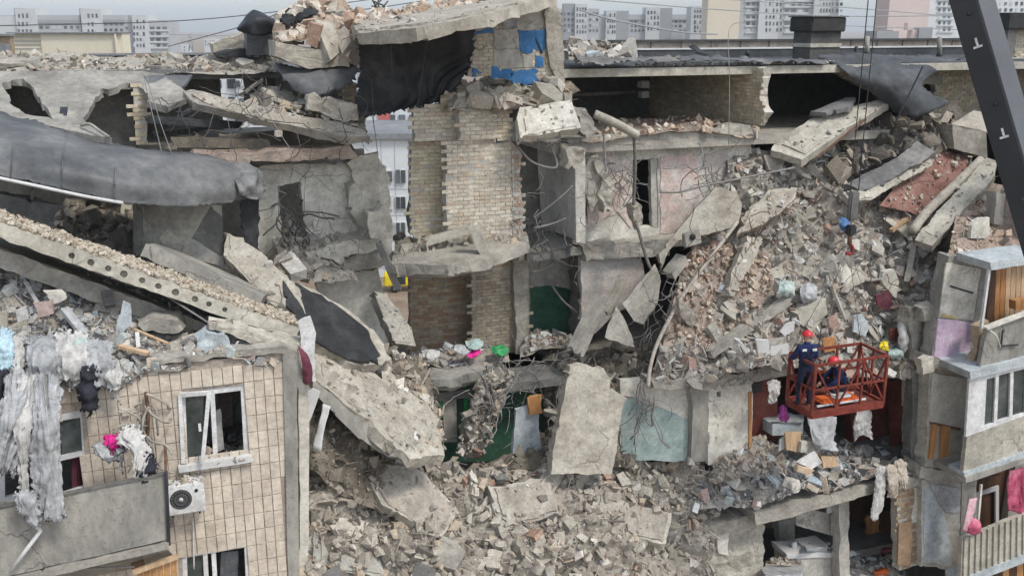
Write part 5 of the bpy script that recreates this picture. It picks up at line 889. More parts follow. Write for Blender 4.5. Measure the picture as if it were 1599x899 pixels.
heap('lower_floor_debris', [[(640, 552, 5.6), (700, 546, 5.6), (760, 540, 5.4)], [(640, 560, 5.0), (710, 556, 5.0), (790, 550, 4.8)], [(700, 572, 4.4), (740, 570, 4.4), (796, 566, 4.4)]], dust, pal_junk, 260, (.04, .3), [('chunk', 2), ('flake', 3), ('stick', 2)], 'debris and rags on the lower floor of the stair core', amp=.12, seed=19)
for i, (x, y, mt_, lab) in enumerate(((722, 548, cl_g, 'grey rag on the lower floor edge'), (740, 540, teal, 'greenish rag on the lower floor edge'), (736, 552, cl_p, 'small bright pink rag on the lower floor edge'), (780, 550, green_b, 'bright green plastic rag on the lower floor edge'), (672, 556, cl_w, 'pale crumpled rag at the back of the lower floor'))):
    sheet('rag', [[(x - 13, y - 4, 4.6), (x, y - 8, 4.6), (x + 12, y - 5, 4.6)], [(x - 11, y + 2, 4.4), (x, y - 1, 4.35), (x + 13, y + 1, 4.4)], [(x - 9, y + 6, 4.3), (x + 2, y + 7, 4.3), (x + 10, y + 5, 4.3)]], .012, mt_, 22, 20, amp=.03, freq=5, crumple=.08, cfreq=6, label=lab, cat='rag')
plate('crushed_column', [(766, 582), (790, 590), (790, 620), (768, 660), (748, 716), (726, 716), (736, 660), (754, 620)], 3.75, .5, conc, jag=.06, rough=.10, seg=.12, label='crushed concrete column leaning in front of the green room', cat='column')
rc = random.Random(77); cs = []
for _ in range(260):
    t = rc.random(); x = 780 - 44 * t + rc.uniform(-24, 20); y = 580 + 130 * t; cs.append((at(x, y, 3.66 + rc.uniform(-.12, .1)), .05 * 6 ** (rc.random() ** 1.6)))
scatter('column_crumbs', cs, pal_grey, [('chunk', 4), ('flake', 3), ('block', 1)], bpy.data.objects['crushed_column'])
plate('pale_board', [(806, 640), (838, 632), (846, 700), (842, 720), (800, 720)], 3.4, .08, paleblue, jag=.03, label='pale blue green board standing in the shadow under the wires', cat='board'); plate('wood_offcut', [(824, 622), (846, 616), (848, 644), (828, 648)], 3.3, .1, wood_o, jag=.02, label='orange wood offcut above the pale blue green board', cat='wood offcut')
heap('pit_rubble', [[(850, 560, 5.8), (872, 552, 5.8), (900, 548, 5.6), (960, 540, 5.0), (1020, 540, 4.4)], [(850, 610, 4.9), (870, 600, 4.8), (900, 590, 4.6), (960, 590, 4.0), (1010, 600, 3.8)], [(846, 690, 4.3), (868, 670, 4.2), (900, 660, 4.0), (960, 660, 3.6), (990, 680, 3.6)], [(700, 740, 2.8), (820, 735, 2.8), (900, 730, 2.8), (960, 730, 3.0), (990, 740, 3.2)]], dust_d, pal_dark, 1100, (.04, .4), [('chunk', 3), ('flake', 3), ('stick', 2)], 'rubble darkened as pit shade between the stair core and the upright slab', amp=.35, seed=20,
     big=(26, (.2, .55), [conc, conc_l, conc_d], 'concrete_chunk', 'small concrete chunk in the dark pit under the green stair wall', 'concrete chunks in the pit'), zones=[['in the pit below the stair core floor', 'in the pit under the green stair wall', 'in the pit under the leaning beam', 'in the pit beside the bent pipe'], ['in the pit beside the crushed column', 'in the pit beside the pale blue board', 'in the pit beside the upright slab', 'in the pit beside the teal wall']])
heap('stair_rubble', [[(828, 522, 7.0), (866, 522, 7.0), (904, 522, 6.8)], [(820, 534, 6.0), (860, 532, 6.0), (910, 532, 6.0)], [(812, 556, 5.2), (860, 548, 5.2), (905, 548, 5.2)]], dust, pal_white, 380, (.04, .3), [('chunk', 3), ('flake', 3)], 'pale rubble at the foot of the green stair wall', amp=.15, seed=21)
plate('upright_slab', [(890, 572), (916, 570), (942, 575), (954, 592), (953, 606), (974, 618), (968, 660), (956, 740), (860, 740), (872, 660), (884, 600)], [(890, 572, 2.4), (942, 574, 2.4), (870, 720, 2.0)], .24, conc_b, jag=.03, rough=.03, seg=.2, label='large beige slab standing upright in the pit', cat='concrete slab')
rw = random.Random(44)
def tangle(name, n, x0, x1, y0, y1, Y0, Y1, L, mat, r, label, drop=.4):
    V, Fc = [], []
    for _ in range(n):
        p = at(rw.uniform(x0, x1), rw.uniform(y0, y1), rw.uniform(Y0, Y1)); d = Vector((rw.gauss(0, 1), rw.gauss(0, .5), rw.gauss(-drop, .8))).normalized(); P = [p]
        for s in range(7): d = (d + Vector((rw.gauss(0, .35), rw.gauss(0, .25), rw.gauss(-.06, .3)))).normalized(); p = p + d * (L * rw.uniform(.6, 1.2) / 7); P.append(p)
        v_, f_ = tube_geo(P, r * rw.uniform(.6, 1.4), None, 5, len(V)); V += v_; Fc += f_
    return tag(obj(name, V, Fc, mat, None, True), label, None, None, 'stuff')
tangle('wire_tangle', 46, 770, 900, 560, 640, 3.6, 5.0, 1.3, wire_m, .009, 'tangle of pale wires and twigs over the pit'); tangle('wire_tangle', 26, 730, 800, 570, 640, 3.2, 3.5, .9, wire_m, .010, 'twisted reinforcement on the crushed column')
tangle('wire_tangle', 40, 240, 560, 130, 230, 4.8, 6.0, 1.0, wire_d, .008, 'bent rods and wires in the open attic'); tangle('wire_tangle', 30, 380, 600, 260, 400, 5.0, 5.6, .8, wire_m, .008, 'thin wires hanging over the plaster wall', 1.0); tangle('wire_tangle', 50, 1080, 1440, 280, 540, 2.4, 3.4, .9, rust, .008, 'rusty reinforcement sticking out of the rubble slope'); tangle('wire_tangle', 40, 820, 1000, 230, 420, 4.4, 5.2, .7, wire_m, .007, 'thin wires dangling in the opened rooms', 1.0)
tangle('wire_tangle', 40, 940, 990, 255, 290, 5.3, 5.9, .7, wire_m, .012, 'bundle of cables hanging on the pink wall', 1.5); tangle('wire_tangle', 34, 815, 850, 345, 372, 5.3, 6, .8, wire_d, .012, 'dark tangle of cables on the stair landing')
tangle('wire_tangle', 26, 1010, 1060, 420, 520, 3.4, 4.2, 1.1, wire_m, .009, 'wires hanging off the leaning beige slabs', 1.2); tangle('wire_tangle', 16, 985, 1030, 560, 640, 2.6, 3.1, 1.5, wire_m, .011, 'cables hanging down the teal wall', 2.5); tangle('wire_tangle', 24, 430, 480, 300, 370, 5.2, 5.8, .9, wire_d, .014, 'dark cables spilling from the door hole', 1.5)
tangle('wire_tangle', 26, 1090, 1140, 255, 300, 4.6, 5.4, 1.0, wire_m, .012, 'loops of cable beside the pink wall'); tangle('wire_tangle', 20, 215, 238, 610, 720, -.3, -.1, .6, conc, .016, 'twisted wires at the edge of the balcony door wall', 1.5)
for i, pts in enumerate(([(806, 226, 5.2), (830, 252, 5.0), (860, 262, 4.9), (870, 256, 5.0), (858, 222, 5.2)], [(834, 340, 5.2), (858, 322, 5), (880, 304, 4.9), (894, 290, 4.9)], [(834, 356, 5), (860, 350, 5), (884, 341, 4.9)], [(862, 446, 6.4), (880, 470, 6.2), (902, 488, 6.0)], [(1030, 300, 4.8), (1060, 300, 4.7), (1100, 290, 4.6), (1170, 276, 4.6), (1240, 262, 4.5)], [(940, 190, 5.2), (944, 230, 5.1), (946, 268, 5.0)])): tube('loose_cable', pts, .025, wire_m, label=['thick pale cable looped in front of the stair landing', 'straight conduit crossing the cross wall upwards', 'short conduit on the stair landing', 'broken conduit in front of the green stair wall', 'long cable sagging from the pink wall towards the rubble slope', 'thin rod standing at the attic floor edge'][i], cat='cable')
for i, (pg, Y, lab) in enumerate((([(918, 250), (936, 244), (944, 270), (938, 300), (926, 330), (914, 300)], 5.5, 'crumbling concrete lump hanging at the edge of the pink wall'), ([(930, 252), (948, 258), (960, 290), (956, 330), (940, 336), (934, 300)], 5.4, 'second concrete lump hanging on the pink wall'), ([(884, 232), (904, 228), (914, 244), (904, 262), (882, 262)], 5.1, 'rounded lump above the cross wall'), ([(986, 320), (1000, 318), (1004, 350), (992, 356)], 4.8, 'beige lump wrapped round the drain pipe'))): plate('concrete_lump', pg, Y, .35, conc_l if i != 3 else conc_b, jag=.05, rough=.09, seg=.1, label=lab, cat='concrete lump')

# ================================================================== RIGHT: the rubble slope
slope = [[(1150, 232, 6.2), (1230, 244, 6.0), (1300, 236, 6.2), (1400, 196, 6.5), (1500, 196, 6.5)], [(1110, 330, 5.4), (1210, 322, 5.2), (1310, 310, 5.2), (1420, 286, 5.3), (1530, 270, 5.2)], [(1060, 430, 4.6), (1170, 418, 4.4), (1300, 408, 4.2), (1400, 380, 4.4), (1510, 350, 4.2)], [(1036, 520, 3.7), (1150, 510, 3.4), (1290, 500, 3.2), (1390, 490, 3.3), (1460, 480, 3.2)], [(1014, 604, 2.9), (1105, 592, 2.5), (1230, 570, 2.4), (1340, 592, 2.4), (1440, 584, 2.2)]]
slope_s = heap('rubble_slope', slope, dust, pal_white, 13000, (.018, .38), [('chunk', 3), ('flake', 7), ('stick', 2.5), ('block', .8)], 'wide slope of pale concrete rubble under the crane cable', nu=80, nv=70, amp=.36, seed=30, kmax=2.9,
     big=[(70, (.2, .5), [conc_l, conc, plaster, conc_b], 'concrete_chunk', '', 'concrete chunks on the rubble slope'), (34, (.5, 1.15), [conc_l, conc, conc_b, conc], 'slab_fragment', ['flake'], 'slab fragments on the rubble slope')], zones=[['at the slope head beside the pink wall', 'at the slope head under the attic wall', 'at the slope head under the pale roof slab', 'at the slope head below the torn felt'], ['on the slope beside the beige wall panel', 'on the slope below the beige slab', 'on the slope beside the hook block', 'on the slope near the felt crust slab', 'on the slope near the long pale slab'], ['on the slope beside the bent pipe', 'on the slope beside the narrow beige slab', 'on the slope just under the crane hook', 'on the slope beside the dark hole', 'on the slope near the loggia corner'], ['low on the slope beside the bent pipe', 'low on the slope beside the thin beam', 'low on the slope behind the standing worker', 'low on the slope behind the basket', 'low on the slope beside the broken pillar']])
heap('brick_dust_patch', [[(1084, 385, 4.7), (1140, 385, 4.55), (1200, 395, 4.3)], [(1056, 450, 4.2), (1120, 455, 3.95), (1200, 455, 3.75)], [(1034, 545, 3.2), (1090, 552, 3.0), (1150, 545, 2.95)]], dirt, pal_red, 1300, (.025, .2), [('chunk', 4), ('flake', 3)], 'reddish brown brick dust beside the long bent pipe', amp=.15, seed=31, lift=.05)
heap('felt_debris', [[(1290, 215, 6.2), (1360, 190, 6.2), (1440, 180, 6.0), (1490, 178, 6.0)], [(1300, 250, 5.7), (1370, 226, 5.6), (1430, 208, 5.5), (1480, 204, 5.6)], [(1296, 275, 5.2), (1330, 270, 5.2), (1400, 240, 5.2), (1470, 236, 5.3)]], felt_r, pal_dark, 420, (.05, .6), [('flake', 5), ('chunk', 2)], 'dark felt scraps and broken screed below the torn roof flap', amp=.16, seed=32, kmax=1.8)
plate('pale_roof_slab', [(1384, 152), (1388, 162), (1330, 196), (1252, 250), (1204, 234), (1210, 224), (1274, 180), (1340, 164)], [(1384, 152, 5.6), (1252, 250, 4.8), (1204, 234, 5.5)], .22, conc_l, jag=.02, rough=.015, seg=.3, label='long pale roof slab sloping out of the black attic opening', cat='roof slab')
plate('dark_slab', [(1266, 174), (1320, 152), (1336, 152), (1330, 166), (1290, 176)], [(1266, 174, 5.9), (1336, 152, 5.9), (1290, 176, 5.5)], .1, felt_r, jag=.04, label='thin dark slab lying on top of the pale roof slab', cat='slab')
beam('metal_rod', at(1275, 246, 4.7), at(1352, 186, 5.2), .04, .04, rust, label='rusty rod under the edge of the pale roof slab', cat='rod')
plate('felt_covered_slab', [(1322, 286), (1352, 270), (1432, 222), (1462, 236), (1440, 254), (1380, 288), (1344, 300)], [(1322, 286, 4.9), (1432, 222, 5.2), (1440, 254, 4.6)], .22, felt_r, jag=.05, rough=.05, seg=.18, label='slab with a dark cracked felt crust beside the red brown patch', cat='roof slab')
plate('slab_edge_strip', [(1316, 300), (1344, 302), (1440, 256), (1462, 240), (1456, 258), (1360, 312), (1330, 316)], [(1316, 300, 4.5), (1462, 240, 4.9), (1360, 312, 4.35)], .18, conc_l, jag=.03, rough=.02, seg=.25, label='pale slab edge below the dark felt crust slab', cat='slab')
heap('red_patch', [[(1440, 246, 5.3), (1480, 236, 5.3), (1512, 246, 5.2)], [(1400, 290, 4.9), (1450, 276, 4.9), (1500, 280, 4.8)], [(1372, 322, 4.5), (1420, 330, 4.4), (1440, 340, 4.4)]], mk('red_screed', [(.19, .095, .075), (.25, .135, .11), (.30, .19, .16)], 2.2, bump=.5), pal_red, 170, (.03, .2), [('chunk', 3), ('flake', 3)], 'red brown floor screed exposed on the rubble slope', amp=.1, seed=33)
plate('pale_floor_slab', [(1540, 246), (1556, 252), (1552, 276), (1520, 312), (1456, 384), (1428, 374), (1440, 356), (1500, 292)], [(1540, 246, 4.4), (1456, 384, 3.2), (1428, 374, 3.6)], .2, conc_l, jag=.03, rough=.02, seg=.25, label='long pale slab pointing down beside the corner of the loggias', cat='floor slab')
tube('rolled_carpet', [(1532, 250, 4.6), (1490, 290, 4.3), (1448, 330, 4.0), (1424, 362, 3.8)], .12, conc_b, sides=10, label='beige rolled up bundle lying along the long pale slab', cat='roll')
cbk = thing('concrete_block', at(1512, 245, 5.2), 'square grey concrete block lodged under the crane boom', 'concrete block')
plate('front_face', [(1487, 196), (1540, 206), (1542, 248), (1490, 232)], 5.0, .7, conc, cbk, jag=.012, rough=.01, seg=.3); plate('top_crust', [(1486, 194), (1520, 172), (1548, 180), (1542, 206)], [(1486, 195, 4.98), (1542, 207, 4.98), (1520, 172, 5.9)], .06, conc_b, cbk, jag=.02, rough=.02, seg=.2)
heap('ledge_rubble', [[(1500, 300, 4.2), (1560, 290, 4.2), (1640, 300, 4.2)], [(1490, 350, 3.2), (1550, 350, 3.0), (1640, 350, 3.0)], [(1480, 400, 1.9), (1540, 408, 1.6), (1640, 400, 1.5)]], dirt, pal_red, 700, (.03, .3), [('chunk', 3), ('flake', 4), ('stick', 1)], 'reddish rubble heaped on the roof of the top loggia', amp=.15, seed=34)
plate('white_chip', [(1517, 352), (1526, 342), (1545, 340), (1546, 366), (1536, 372), (1516, 372)], 2.4, .1, plaster, jag=.02, label='flat white plaster piece on the loggia roof rubble', cat='plaster piece')
plate('grey_post', [(1556, 300), (1570, 304), (1566, 352), (1552, 350)], 2.8, .3, conc_m, jag=.02, label='short grey post half hidden by the crane boom', cat='post')
# big leaning pieces
E1 = plate('beige_wall_panel', [(1118, 292), (1150, 300), (1160, 318), (1152, 352), (1100, 366), (1060, 376), (1044, 392), (1034, 420), (1028, 396), (1052, 368), (1082, 330)], [(1118, 292, 4.6), (1152, 352, 4.2), (1034, 420, 4.4)], .26, conc_b, jag=.03, rough=.02, seg=.25, label='large beige wall panel leaning between the pink wall and the slope', cat='wall panel')
bk = box('bracket_plate', (-.22, -.06, -.17), (.22, .06, .17), conc_m, None, .02, Matrix.Translation(at(1080, 372, 4.0)) @ Matrix.Rotation(-.2, 4, 'Y')); tag(bk, 'grey steel box with a round hole on the beige wall panel', 'bracket'); tube('hole_ring', [at(1079, 369, 4.0) + Vector((0, -.09, 0)), at(1079, 369, 4.0)], .075, bitumen, bk, px=False, sides=14)
plate('beige_slab', [(1202, 296), (1246, 294), (1236, 318), (1190, 350), (1152, 366), (1164, 330)], [(1202, 296, 5.0), (1246, 294, 4.9), (1152, 366, 4.3)], .26, conc_b, jag=.05, rough=.04, seg=.2, label='beige slab lying across the head of the rubble slope', cat='concrete slab'); plate('beige_slab', [(1166, 368), (1192, 372), (1168, 420), (1146, 462), (1134, 460), (1142, 430)], [(1166, 368, 4.2), (1192, 372, 4.2), (1140, 462, 3.5)], .24, conc_b, jag=.03, rough=.03, seg=.2, label='narrow beige slab pointing straight down the rubble slope', cat='concrete slab')
plate('pale_wall_piece', [(1022, 412), (1032, 440), (1026, 472), (1004, 506), (990, 500), (972, 474)], [(1022, 412, 4.2), (1026, 472, 3.9), (972, 474, 4.3)], .22, conc_l, jag=.03, rough=.02, seg=.2, label='diamond shaped pale wall piece beside the hanging wires', cat='wall piece'); plate('pale_wall_piece', [(962, 478), (974, 496), (986, 522), (990, 542), (944, 526)], [(962, 478, 4.4), (990, 542, 4.0), (944, 526, 4.3)], .22, conc_l, jag=.03, rough=.03, seg=.2, label='cracked pale wall piece just above the upright beige slab', cat='wall piece')
beam('concrete_beam', at(938, 466, 4.7), at(898, 550, 4.2), .34, .26, conc, rough=.025, label='grey concrete beam leaning against the pale pink wall', cat='beam'); beam('concrete_beam', at(972, 436, 4.8), at(948, 488, 4.6), .2, .2, conc_b, rough=.03, label='short beige beam above the leaning grey beam', cat='beam')
beam('concrete_beam', at(1106, 552, 2.9), at(1230, 468, 3.3), .22, .2, conc, rough=.02, label='thin grey beam lying diagonally on the rubble slope', cat='beam'); tube('bent_pipe', [(1152, 346, 4.2), (1110, 402, 3.9), (1066, 462, 3.7), (1030, 528, 3.2), (1016, 570, 2.8), (1012, 604, 2.6)], .045, pipe_m, sides=8, label='long bent pale pipe running down the edge of the rubble slope', cat='pipe')
plate('root_like_lump', [(1060, 470), (1072, 474), (1086, 498), (1080, 516), (1066, 494)], 3.4, .15, conc_b, jag=.04, rough=.06, seg=.1, label='knobbly lump hanging on the long bent pipe', cat='lump')
for i, (a, b, w_, m_, lab) in enumerate((((1066, 402, 4.2), (1044, 430, 4.1), .3, conc, 'stub of beam under the beige wall panel'), ((1256, 470, 3.3), (1296, 556, 2.7), .10, plaster, 'white lath standing on the slope behind the basket'), ((1296, 440, 3.4), (1320, 500, 3.0), .09, conc_l, 'pale lath leaning near the blue grey board'), ((1240, 330, 4.6), (1262, 348, 4.4), .1, conc_l, 'pale stick near the crane hook'), ((1392, 360, 4.4), (1420, 338, 4.5), .12, wood_l, 'pale timber beside the dark hole'), ((1416, 440, 3.6), (1428, 380, 4.0), .14, conc_b, 'beige strut standing in the dark hole'))): beam('broken_lath', at(*a), at(*b), w_, w_ * .7, m_, rough=.01, label=lab, cat='lath')
for i, (pg, Y, th, m_, lab) in enumerate((
    ([(1334, 494), (1348, 490), (1358, 510), (1352, 526), (1332, 518)], 2.7, .06, paleblue, 'pale blue grey board standing upright behind the basket'),
    ([(1390, 516), (1404, 512), (1408, 530), (1392, 532)], 2.6, .06, redbrown, 'small dull red board on the slope beside the grey pillar'),
    ([(1368, 462), (1388, 454), (1396, 476), (1382, 486), (1370, 476)], 3.1, .06, cl_m, 'maroon board piece below the dark hole'),
    ([(1254, 416), (1276, 420), (1268, 434), (1252, 430)], 3.7, .05, conc_l, 'cream board piece left of the hook shadow'),
    ([(1262, 434), (1300, 404), (1318, 440), (1302, 462), (1270, 450)], 3.6, .06, conc_m, 'grey board leaning like a tent below the crane hook'),
    ([(1246, 490), (1290, 466), (1292, 490), (1262, 512), (1250, 506)], 3.0, .3, conc_l, 'pale tank shaped lump above the standing worker'),
    ([(1380, 424), (1396, 420), (1404, 440), (1400, 466), (1384, 450), (1376, 436)], 3.3, .1, plaster, 'white curved panel below the dark hole'),
    ([(1318, 372), (1342, 374), (1342, 392), (1318, 378)], 4.2, .05, plaster, 'white triangular board near the crane hook'),
    ([(1228, 506), (1242, 502), (1240, 516), (1226, 526), (1218, 518)], 2.8, .05, white_d, 'white scrap beside the standing worker'),
    ([(1204, 540), (1232, 536), (1232, 552), (1200, 556)], 2.5, .05, white_d, 'flat white board at the slope foot beside the basket'),
    ([(1284, 530), (1304, 526), (1308, 545), (1288, 550)], 2.5, .05, wood_o, 'orange wooden board standing behind the workers'),
    ([(1294, 498), (1308, 488), (1314, 520), (1300, 528)], 2.8, .06, mk('rose_board', [(.36, .24, .2), (.42, .3, .25)], 2), 'rosy board piece uphill of the workers'),
    ([(1180, 530), (1200, 530), (1202, 560), (1184, 552)], 2.5, .05, white_d, 'white bent panel on the slope foot near the beam'))):
    plate('board_piece', pg, Y, th, m_, jag=.02, label=lab, cat='board')
for i, (x, y, Y, m_, w_, h_, lab) in enumerate(((1318, 352, 4.2, mk('dull_blue', [(.06, .14, .30), (.10, .19, .36)], 4), 12, 14, 'bright blue bag beside the crane hook block'), (1380, 540, 2.4, yellow, 10, 10, 'yellow toy sized scrap behind the basket'), (1398, 552, 2.3, teal, 22, 12, 'teal cloth scrap behind the basket'), (1228, 452, 3.2, teal, 22, 20, 'mint green crumpled sheet on the beam end'), (1262, 460, 3.2, cl_g, 26, 24, 'grey crumpled plastic sheet beside the tank shaped lump'), (1410, 525, 2.4, cl_w, 10, 50, 'white rag hanging on the grey pillar'))):
    sheet('cloth_scrap', [[(x - w_ / 2, y - h_ / 2, Y + .3), (x, y - h_ * .6, Y + .3), (x + w_ / 2, y - h_ / 2, Y + .3)], [(x - w_ / 2, y, Y), (x, y, Y - .1), (x + w_ / 2, y, Y)], [(x - w_ * .4, y + h_ / 2, Y), (x, y + h_ * .5, Y), (x + w_ / 2, y + h_ * .4, Y)]], .015, m_, 24, 24, amp=.04, freq=3, crumple=.07, cfreq=6, label=lab, cat='cloth')
# the dark hole and the pillar at the slope's side
plate('dark_cavity_wall', [(1386, 396), (1470, 380), (1462, 500), (1410, 490), (1398, 440)], 4.7, .1, bitumen, east, jag=.05)  # black sheet added as the shade inside the hole
heap('cavity_rubble', [[(1404, 470, 4.2), (1430, 450, 4.2), (1470, 430, 4.2)], [(1404, 490, 3.2), (1434, 480, 3.2), (1466, 470, 3.2)], [(1410, 520, 2.6), (1436, 515, 2.6), (1458, 510, 2.6)]], dust_d, pal_grey, 120, (.05, .4), [('chunk', 3), ('block', 2)], 'grey lumps under the dark hole beside the corner wall', amp=.15, seed=35)
plate('standing_pillar', [(1420, 482), (1440, 484), (1452, 500), (1446, 580), (1424, 584)], 2.3, .4, conc, jag=.04, rough=.04, seg=.15, label='broken grey pillar standing beside the lilac stained panel', cat='pillar')
plate('concrete_lump', [(1440, 482), (1458, 478), (1460, 500), (1444, 502)], 2.0, .3, conc, jag=.04, rough=.06, seg=.1, label='grey lump wedged against the lilac stained panel', cat='concrete lump')
# ---- room below the basket
heap('room_rubble', [[(1120, 700, 4.0), (1200, 672, 3.9), (1290, 690, 4.0), (1360, 700, 4.0), (1430, 700, 3.8)], [(1100, 740, 3.0), (1190, 706, 2.9), (1280, 716, 3.0), (1350, 716, 3.0), (1436, 722, 2.8)], [(1060, 800, 2.2), (1180, 786, 1.9), (1270, 766, 1.9), (1370, 746, 1.9), (1444, 740, 1.9)]], dust, pal_junk, 4600, (.018, .34), [('chunk', 3), ('flake', 5), ('stick', 2), ('block', 1)], 'rubble and household debris on the floor below the red basket', nu=48, amp=.2, seed=36, kmax=2.8,
     big=(34, (.2, .5), [conc_l, conc_b, plaster, wood_l], 'broken_piece', 'broken piece of furniture or plaster on the floor below the basket', 'broken pieces on the floor below the basket'), zones=[['at the back of the room beside the papered wall', 'at the back of the room under the white cabinet', 'at the back of the room under the basket', 'at the foot of the red brown cupboard'], ['on the floor beside the tan brick heap', 'on the floor beside the silver mattress', 'on the floor edge under the basket', 'on the floor edge beside the hanging rags']])
heap('brick_heap', [[(1128, 706, 3.4), (1170, 684, 3.3), (1205, 690, 3.2)], [(1116, 730, 2.9), (1170, 712, 2.7), (1220, 716, 2.7)], [(1110, 756, 2.5), (1170, 744, 2.3), (1225, 744, 2.3)]], dust, mk_pal('tan_brick_rubble', [((.40, .34, .28), 4), ((.34, .285, .23), 3), ((.46, .41, .35), 3), ((.30, .28, .25), 2)]), 500, (.06, .26), [('block', 5), ('chunk', 2)], 'heap of tan bricks against the papered wall', amp=.2, seed=37)
pb = thing('mattress', at(1225, 740, 2.2), 'silver grey wrapped mattress tilted on the floor edge', 'mattress'); plate('pad', [(1192, 740), (1234, 716), (1256, 738), (1214, 764)], [(1192, 740, 2.4), (1234, 716, 2.7), (1214, 764, 2.0)], .14, paleblue, pb, jag=.012, rough=.03, seg=.12); 
for a, b in (((1196, 738), (1218, 762)), ((1206, 732), (1228, 756)), ((1222, 724), (1246, 746))): tube('strap', [at(*a, 2.2), at(*b, 2.02)], .012, cl_g, pb, px=False, sides=5)
for i, (pg, pl, th, m_, lab) in enumerate((([(1226, 676), (1252, 674), (1246, 706), (1228, 702)], 2.5, .05, wood_l, 'tan board standing beside the small white cabinet'), ([(1246, 722), (1274, 706), (1284, 722), (1268, 732)], 2.1, .08, white, 'bright white box lid on the debris below the basket'), ([(1282, 712), (1306, 714), (1308, 728), (1286, 730)], 2.2, .12, wood_l, 'tan cardboard carton on the debris below the basket'), ([(1246, 726), (1272, 734), (1262, 742), (1244, 736)], 2.0, .1, mk('peach_board', [(.52, .39, .28), (.58, .45, .34)], 2), 'peach coloured board below the white box lid'), ([(1252, 690), (1272, 688), (1270, 706), (1250, 706)], 2.4, .1, plaster, 'pale board between tan board and carton'), ([(1218, 686), (1228, 680), (1226, 700), (1216, 704)], 2.6, .04, white_d, 'narrow white board beside the tan board'))): plate('furniture_board', pg, pl, th, m_, jag=.008, label=lab, cat='board')
wc = thing('white_cabinet', at(1230, 680, 3.0), 'small white cabinet with a grey top under the basket corner', 'cabinet'); plate('body', [(1206, 662), (1254, 656), (1254, 678), (1206, 680)], 3.0, .5, paleblue, wc, jag=.006); plate('top', [(1206, 656), (1216, 648), (1256, 646), (1254, 657)], [(1206, 656, 2.98), (1254, 656, 2.98), (1230, 647, 3.5)], .04, cl_g, wc, jag=.01)
sheet('plastic_sheet', [[(1258, 652, 2.6), (1280, 645, 2.6), (1302, 652, 2.6)], [(1266, 680, 2.4), (1284, 678, 2.3), (1304, 680, 2.4)], [(1270, 700, 2.3), (1290, 702, 2.1), (1306, 706, 2.2)]], .01, cl_g, 20, 18, amp=.1, freq=3, fold=.05, ffreq=4, label='grey plastic sheeting hanging under the basket', cat='plastic sheet')
for i, (rows, m_, lab) in enumerate((([[(1336, 640, 2.6), (1346, 638, 2.6), (1358, 640, 2.6)], [(1332, 665, 2.6), (1346, 664, 2.5), (1358, 664, 2.6)], [(1334, 688, 2.6), (1346, 678, 2.5), (1360, 686, 2.6)]], cl_w, 'white curtain hanging in front of the red brown cupboard'), ([[(1366, 730, 1.8), (1376, 726, 1.8), (1388, 730, 1.8)], [(1364, 770, 1.75), (1372, 768, 1.7), (1382, 766, 1.75)], [(1358, 805, 1.75), (1364, 812, 1.7), (1370, 808, 1.75)]], cl_w, 'pale rag hanging over the floor edge like a tongue'), ([[(1380, 726, 1.8), (1390, 724, 1.8), (1402, 728, 1.8)], [(1386, 752, 1.7), (1394, 752, 1.65), (1400, 752, 1.7)], [(1384, 774, 1.7), (1390, 776, 1.7), (1396, 774, 1.7)]], cl_t, 'tan rag hanging over the floor edge beside the brick pier'), ([[(1395, 720, 1.8), (1405, 716, 1.8), (1416, 724, 1.8)], [(1400, 745, 1.7), (1408, 744, 1.65), (1416, 748, 1.7)], [(1404, 760, 1.7), (1412, 762, 1.7), (1420, 758, 1.7)]], cl_t, 'second tan rag at the top of the brick pier'), ([[(1196, 596, 2.5), (1206, 592, 2.5), (1216, 596, 2.5)], [(1200, 612, 2.4), (1208, 610, 2.4), (1216, 612, 2.4)], [(1198, 628, 2.4), (1204, 630, 2.4), (1210, 626, 2.4)]], cl_w, 'white rag hanging in the doorway beside the papered wall'), ([[(1216, 636, .9), (1222, 632, .9), (1228, 638, .9)], [(1216, 648, .9), (1222, 648, .85), (1228, 648, .9)], [(1218, 656, .9), (1224, 656, .9), (1228, 654, .9)]], purple, 'magenta cloth tied to the basket corner'))):
    sheet('hanging_cloth', rows, .01, m_, 26, 34, amp=.04, freq=3, fold=.03, ffreq=2.5, crumple=.035, cfreq=6, tear=.02, label=lab, cat='cloth')
# rooms of the lowest storey in view
kc = thing('wall_cabinet', at(1270, 830, 2.8), 'grey white wall cabinet hanging in the opened kitchen', 'cabinet'); plate('body', [(1242, 790), (1300, 802), (1300, 836), (1244, 820)], 2.9, .4, plaster_g, kc, jag=.005); plate('door', [(1298, 803), (1308, 798), (1308, 832), (1299, 836)], 2.86, .03, white_d, kc, jag=0); plate('switch_plate', [(1292, 782), (1304, 779), (1304, 800), (1292, 801)], 2.7, .05, white_d, kc, jag=0)
st = thing('stove', at(1275, 870, 3.0), 'dusty white stove standing in the opened kitchen', 'stove'); plate('body', [(1260, 856), (1292, 850), (1292, 866), (1262, 870)], 2.8, .5, white_d, st, jag=.006); plate('hob', [(1256, 850), (1268, 844), (1296, 846), (1292, 852), (1260, 857)], [(1256, 850, 2.79), (1292, 852, 2.79), (1270, 844, 3.2)], .04, cl_g, st, jag=.01); tube('pot', [at(1240, 858, 3.0), at(1240, 846, 3.0)], .07, white_d, st, px=False, sides=12)
kt = thing('counter', at(1270, 895, 2.8), 'pale kitchen counter buried in plaster dust', 'counter'); plate('front', [(1230, 868), (1304, 868), (1304, 960), (1232, 960)], 2.75, .6, plaster_g, kt, jag=.01); plate('top', [(1228, 864), (1306, 862), (1304, 869), (1230, 872)], 2.7, .65, white_d, kt, jag=.01)
